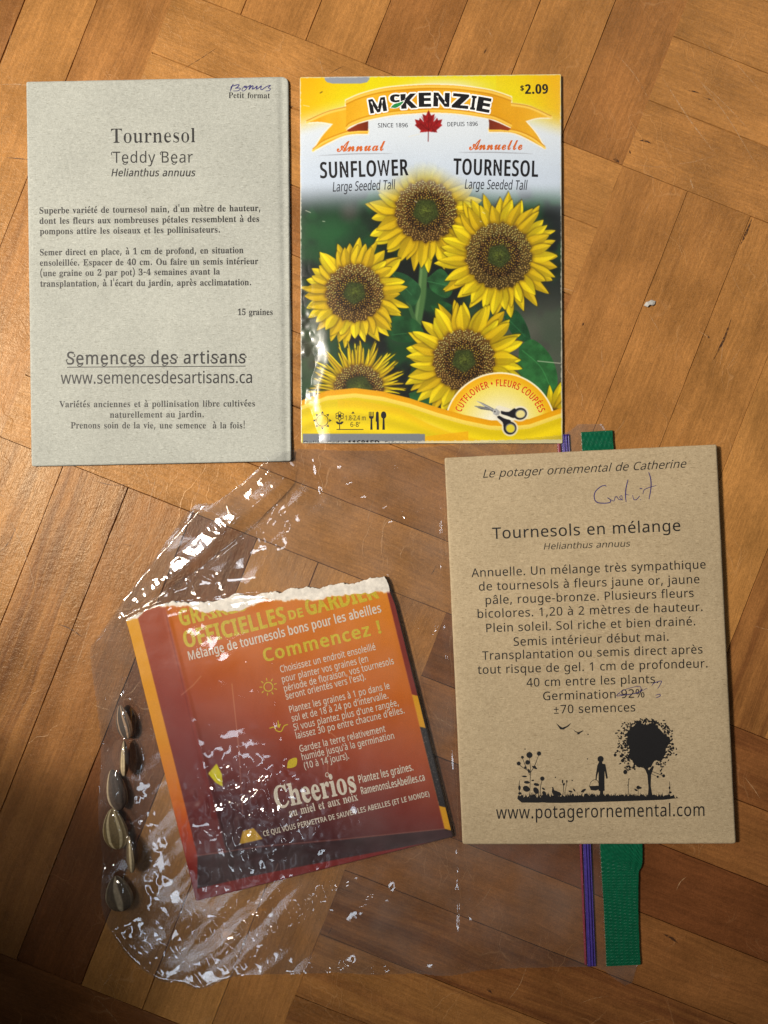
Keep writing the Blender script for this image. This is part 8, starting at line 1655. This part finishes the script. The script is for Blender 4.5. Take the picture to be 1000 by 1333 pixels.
def plastic(name, col, rough):
    t = NT(name); co = t.n('TexCoord').outputs['Object']
    nz = t.n('TexNoise', i_Vector=co, i_Scale=700.0, i_Detail=3.0).outputs['Fac']
    return t.set(Base_Color=t.mix(1.0, col, t.ramp(nz, [(0.3, 0.85), (0.7, 1.15)]), 'MULTIPLY'), Roughness=rough, Normal=t.n('Bump', i_Strength=0.1, i_Distance=0.0003, i_Height=nz).outputs[0])
strip('pull_strip', [(756.5, 562.5), (770, 800), (781, 1090), (786, 1180), (789.5, 1258)], [(797.5, 560), (816, 800), (836, 1090), (831.5, 1140), (831.5, 1200), (834, 1256)], 0.0004, 0.0010, plastic('green_plastic', (0.003, 0.090, 0.042), 0.30), ribs=0.00011, n=700, m=72, nibble=0.8)
sl = strip('zip_seal', [(730.5, 566), (748, 830), (759, 1100), (765, 1258)], [(741, 565), (757, 830), (769.5, 1100), (776, 1258)], 0.0005, 0.0014, plastic('violet_plastic', (0.055, 0.035, 0.21), 0.30), m=40)
strip('zip_track', [(724.5, 567), (743, 830), (754.5, 1100), (761, 1256)], [(729.5, 566.5), (747, 830), (758, 1100), (764.5, 1256)], 0.0005, 0.0011, plastic('red_plastic', (0.20, 0.035, 0.055), 0.30), m=8)

# ------------------------------------------------------------------ a crumb on the boards
r = random.Random(4)
V = []; F = []
pts = [(838, 398), (841, 393), (845, 392), (848, 390), (854, 392), (853, 396), (850, 398), (846, 397), (843, 400)]
n = len(pts)
for k, z in ((1.0, 0.0), (0.9, 0.0004), (0.5, 0.0007)):
    cx, cy = 846, 395.5
    V += [tuple(W(cx + (x - cx) * k, cy + (y - cy) * k, z + (r.uniform(0, 0.0002) if z else 0))) for x, y in pts]
for l in range(2):
    F += [(l * n + i, l * n + (i + 1) % n, (l + 1) * n + (i + 1) % n, (l + 1) * n + i) for i in range(n)]
F.append(tuple(range(2 * n, 3 * n))); F.append(tuple(range(n))[::-1])
cr = mesh_obj('paint_crumb', V, F, NT('crumb_white').set(Base_Color=(0.46, 0.45, 0.42), Roughness=0.35), smooth=False, origin=W(846, 395.5, 0))
tag(cr, 'tiny whitish crumb lying on the floorboards right of the sunflower packet', 'crumb')

# ------------------------------------------------------------------ a mug shape added out of view to block the lamp from the lower left corner
blocker = thing('shade_blocker', 'unseen added mug standing on the floorboards left of the loose seeds', 'blocker', (0, 0))
blocker.location = (-0.243, -0.090, 0); OFF[blocker] = np.array((-0.243, -0.090, 0.0))
def lathe(name, prof, mat, n=40):
    a = np.linspace(0, 2 * np.pi, n, endpoint=False)
    co = np.concatenate([np.stack([r_ * np.cos(a) - 0.226, r_ * np.sin(a) - 0.090, z_ + 0 * a], -1) for r_, z_ in prof])
    m = len(prof); i = np.arange(m * n).reshape(m, n)
    q = np.stack([i[:-1], np.roll(i, -1, 1)[:-1], np.roll(i, -1, 1)[1:], i[1:]], -1).reshape(-1, 4)
    return mesh_obj(name, co, q, mat, blocker)
lathe('blocker_body', [(0.0005, 0.0), (0.036, 0.0), (0.038, 0.002), (0.045, 0.138), (0.0445, 0.142)], NT('blocker_dark').set(Base_Color=(0.03, 0.03, 0.035), Roughness=0.35))
lathe('blocker_cap', [(0.046, 0.1425), (0.047, 0.145), (0.0465, 0.154), (0.040, 0.160), (0.0005, 0.160)], NT('blocker_cap').set(Base_Color=(0.015, 0.015, 0.016), Roughness=0.5))

def occluder():  # added outside the view to block window light from the corner
    n, m = 48, 24
    u = np.linspace(0, 2 * np.pi, n, endpoint=False)[None, :]; v = np.linspace(-np.pi / 2, np.pi / 2, m)[:, None]
    f = lambda c, e: np.sign(c) * np.abs(c) ** e
    x = 0.125 * f(np.cos(v), 0.5) * f(np.cos(u), 0.5); y = 0.125 * f(np.cos(v), 0.5) * f(np.sin(u), 0.5); z = 0.085 + 0.085 * f(np.sin(v), 0.6) + 0 * u
    co = np.stack([x - 0.215, y - 0.300, z], -1).reshape(-1, 3)
    i = np.arange(n * m).reshape(m, n)
    q = np.stack([i[:-1], np.roll(i, -1, 1)[:-1], np.roll(i, -1, 1)[1:], i[1:]], -1).reshape(-1, 4)
    t = NT('occluder_cloth'); c_ = t.n('TexCoord').outputs['Object']
    nz = t.n('TexNoise', i_Vector=c_, i_Scale=900.0, i_Detail=2.0).outputs['Fac']
    t.set(Base_Color=t.mix(nz, (0.02, 0.02, 0.025), (0.05, 0.05, 0.06)), Roughness=0.95, Normal=t.n('Bump', i_Strength=0.4, i_Distance=0.0006, i_Height=nz).outputs[0])
    return mesh_obj('shade_occluder', co, q, t.m, None, origin=(-0.215, -0.305, 0))
tag(occluder(), 'unseen added cushion lying just outside the lower left corner', 'occluder')
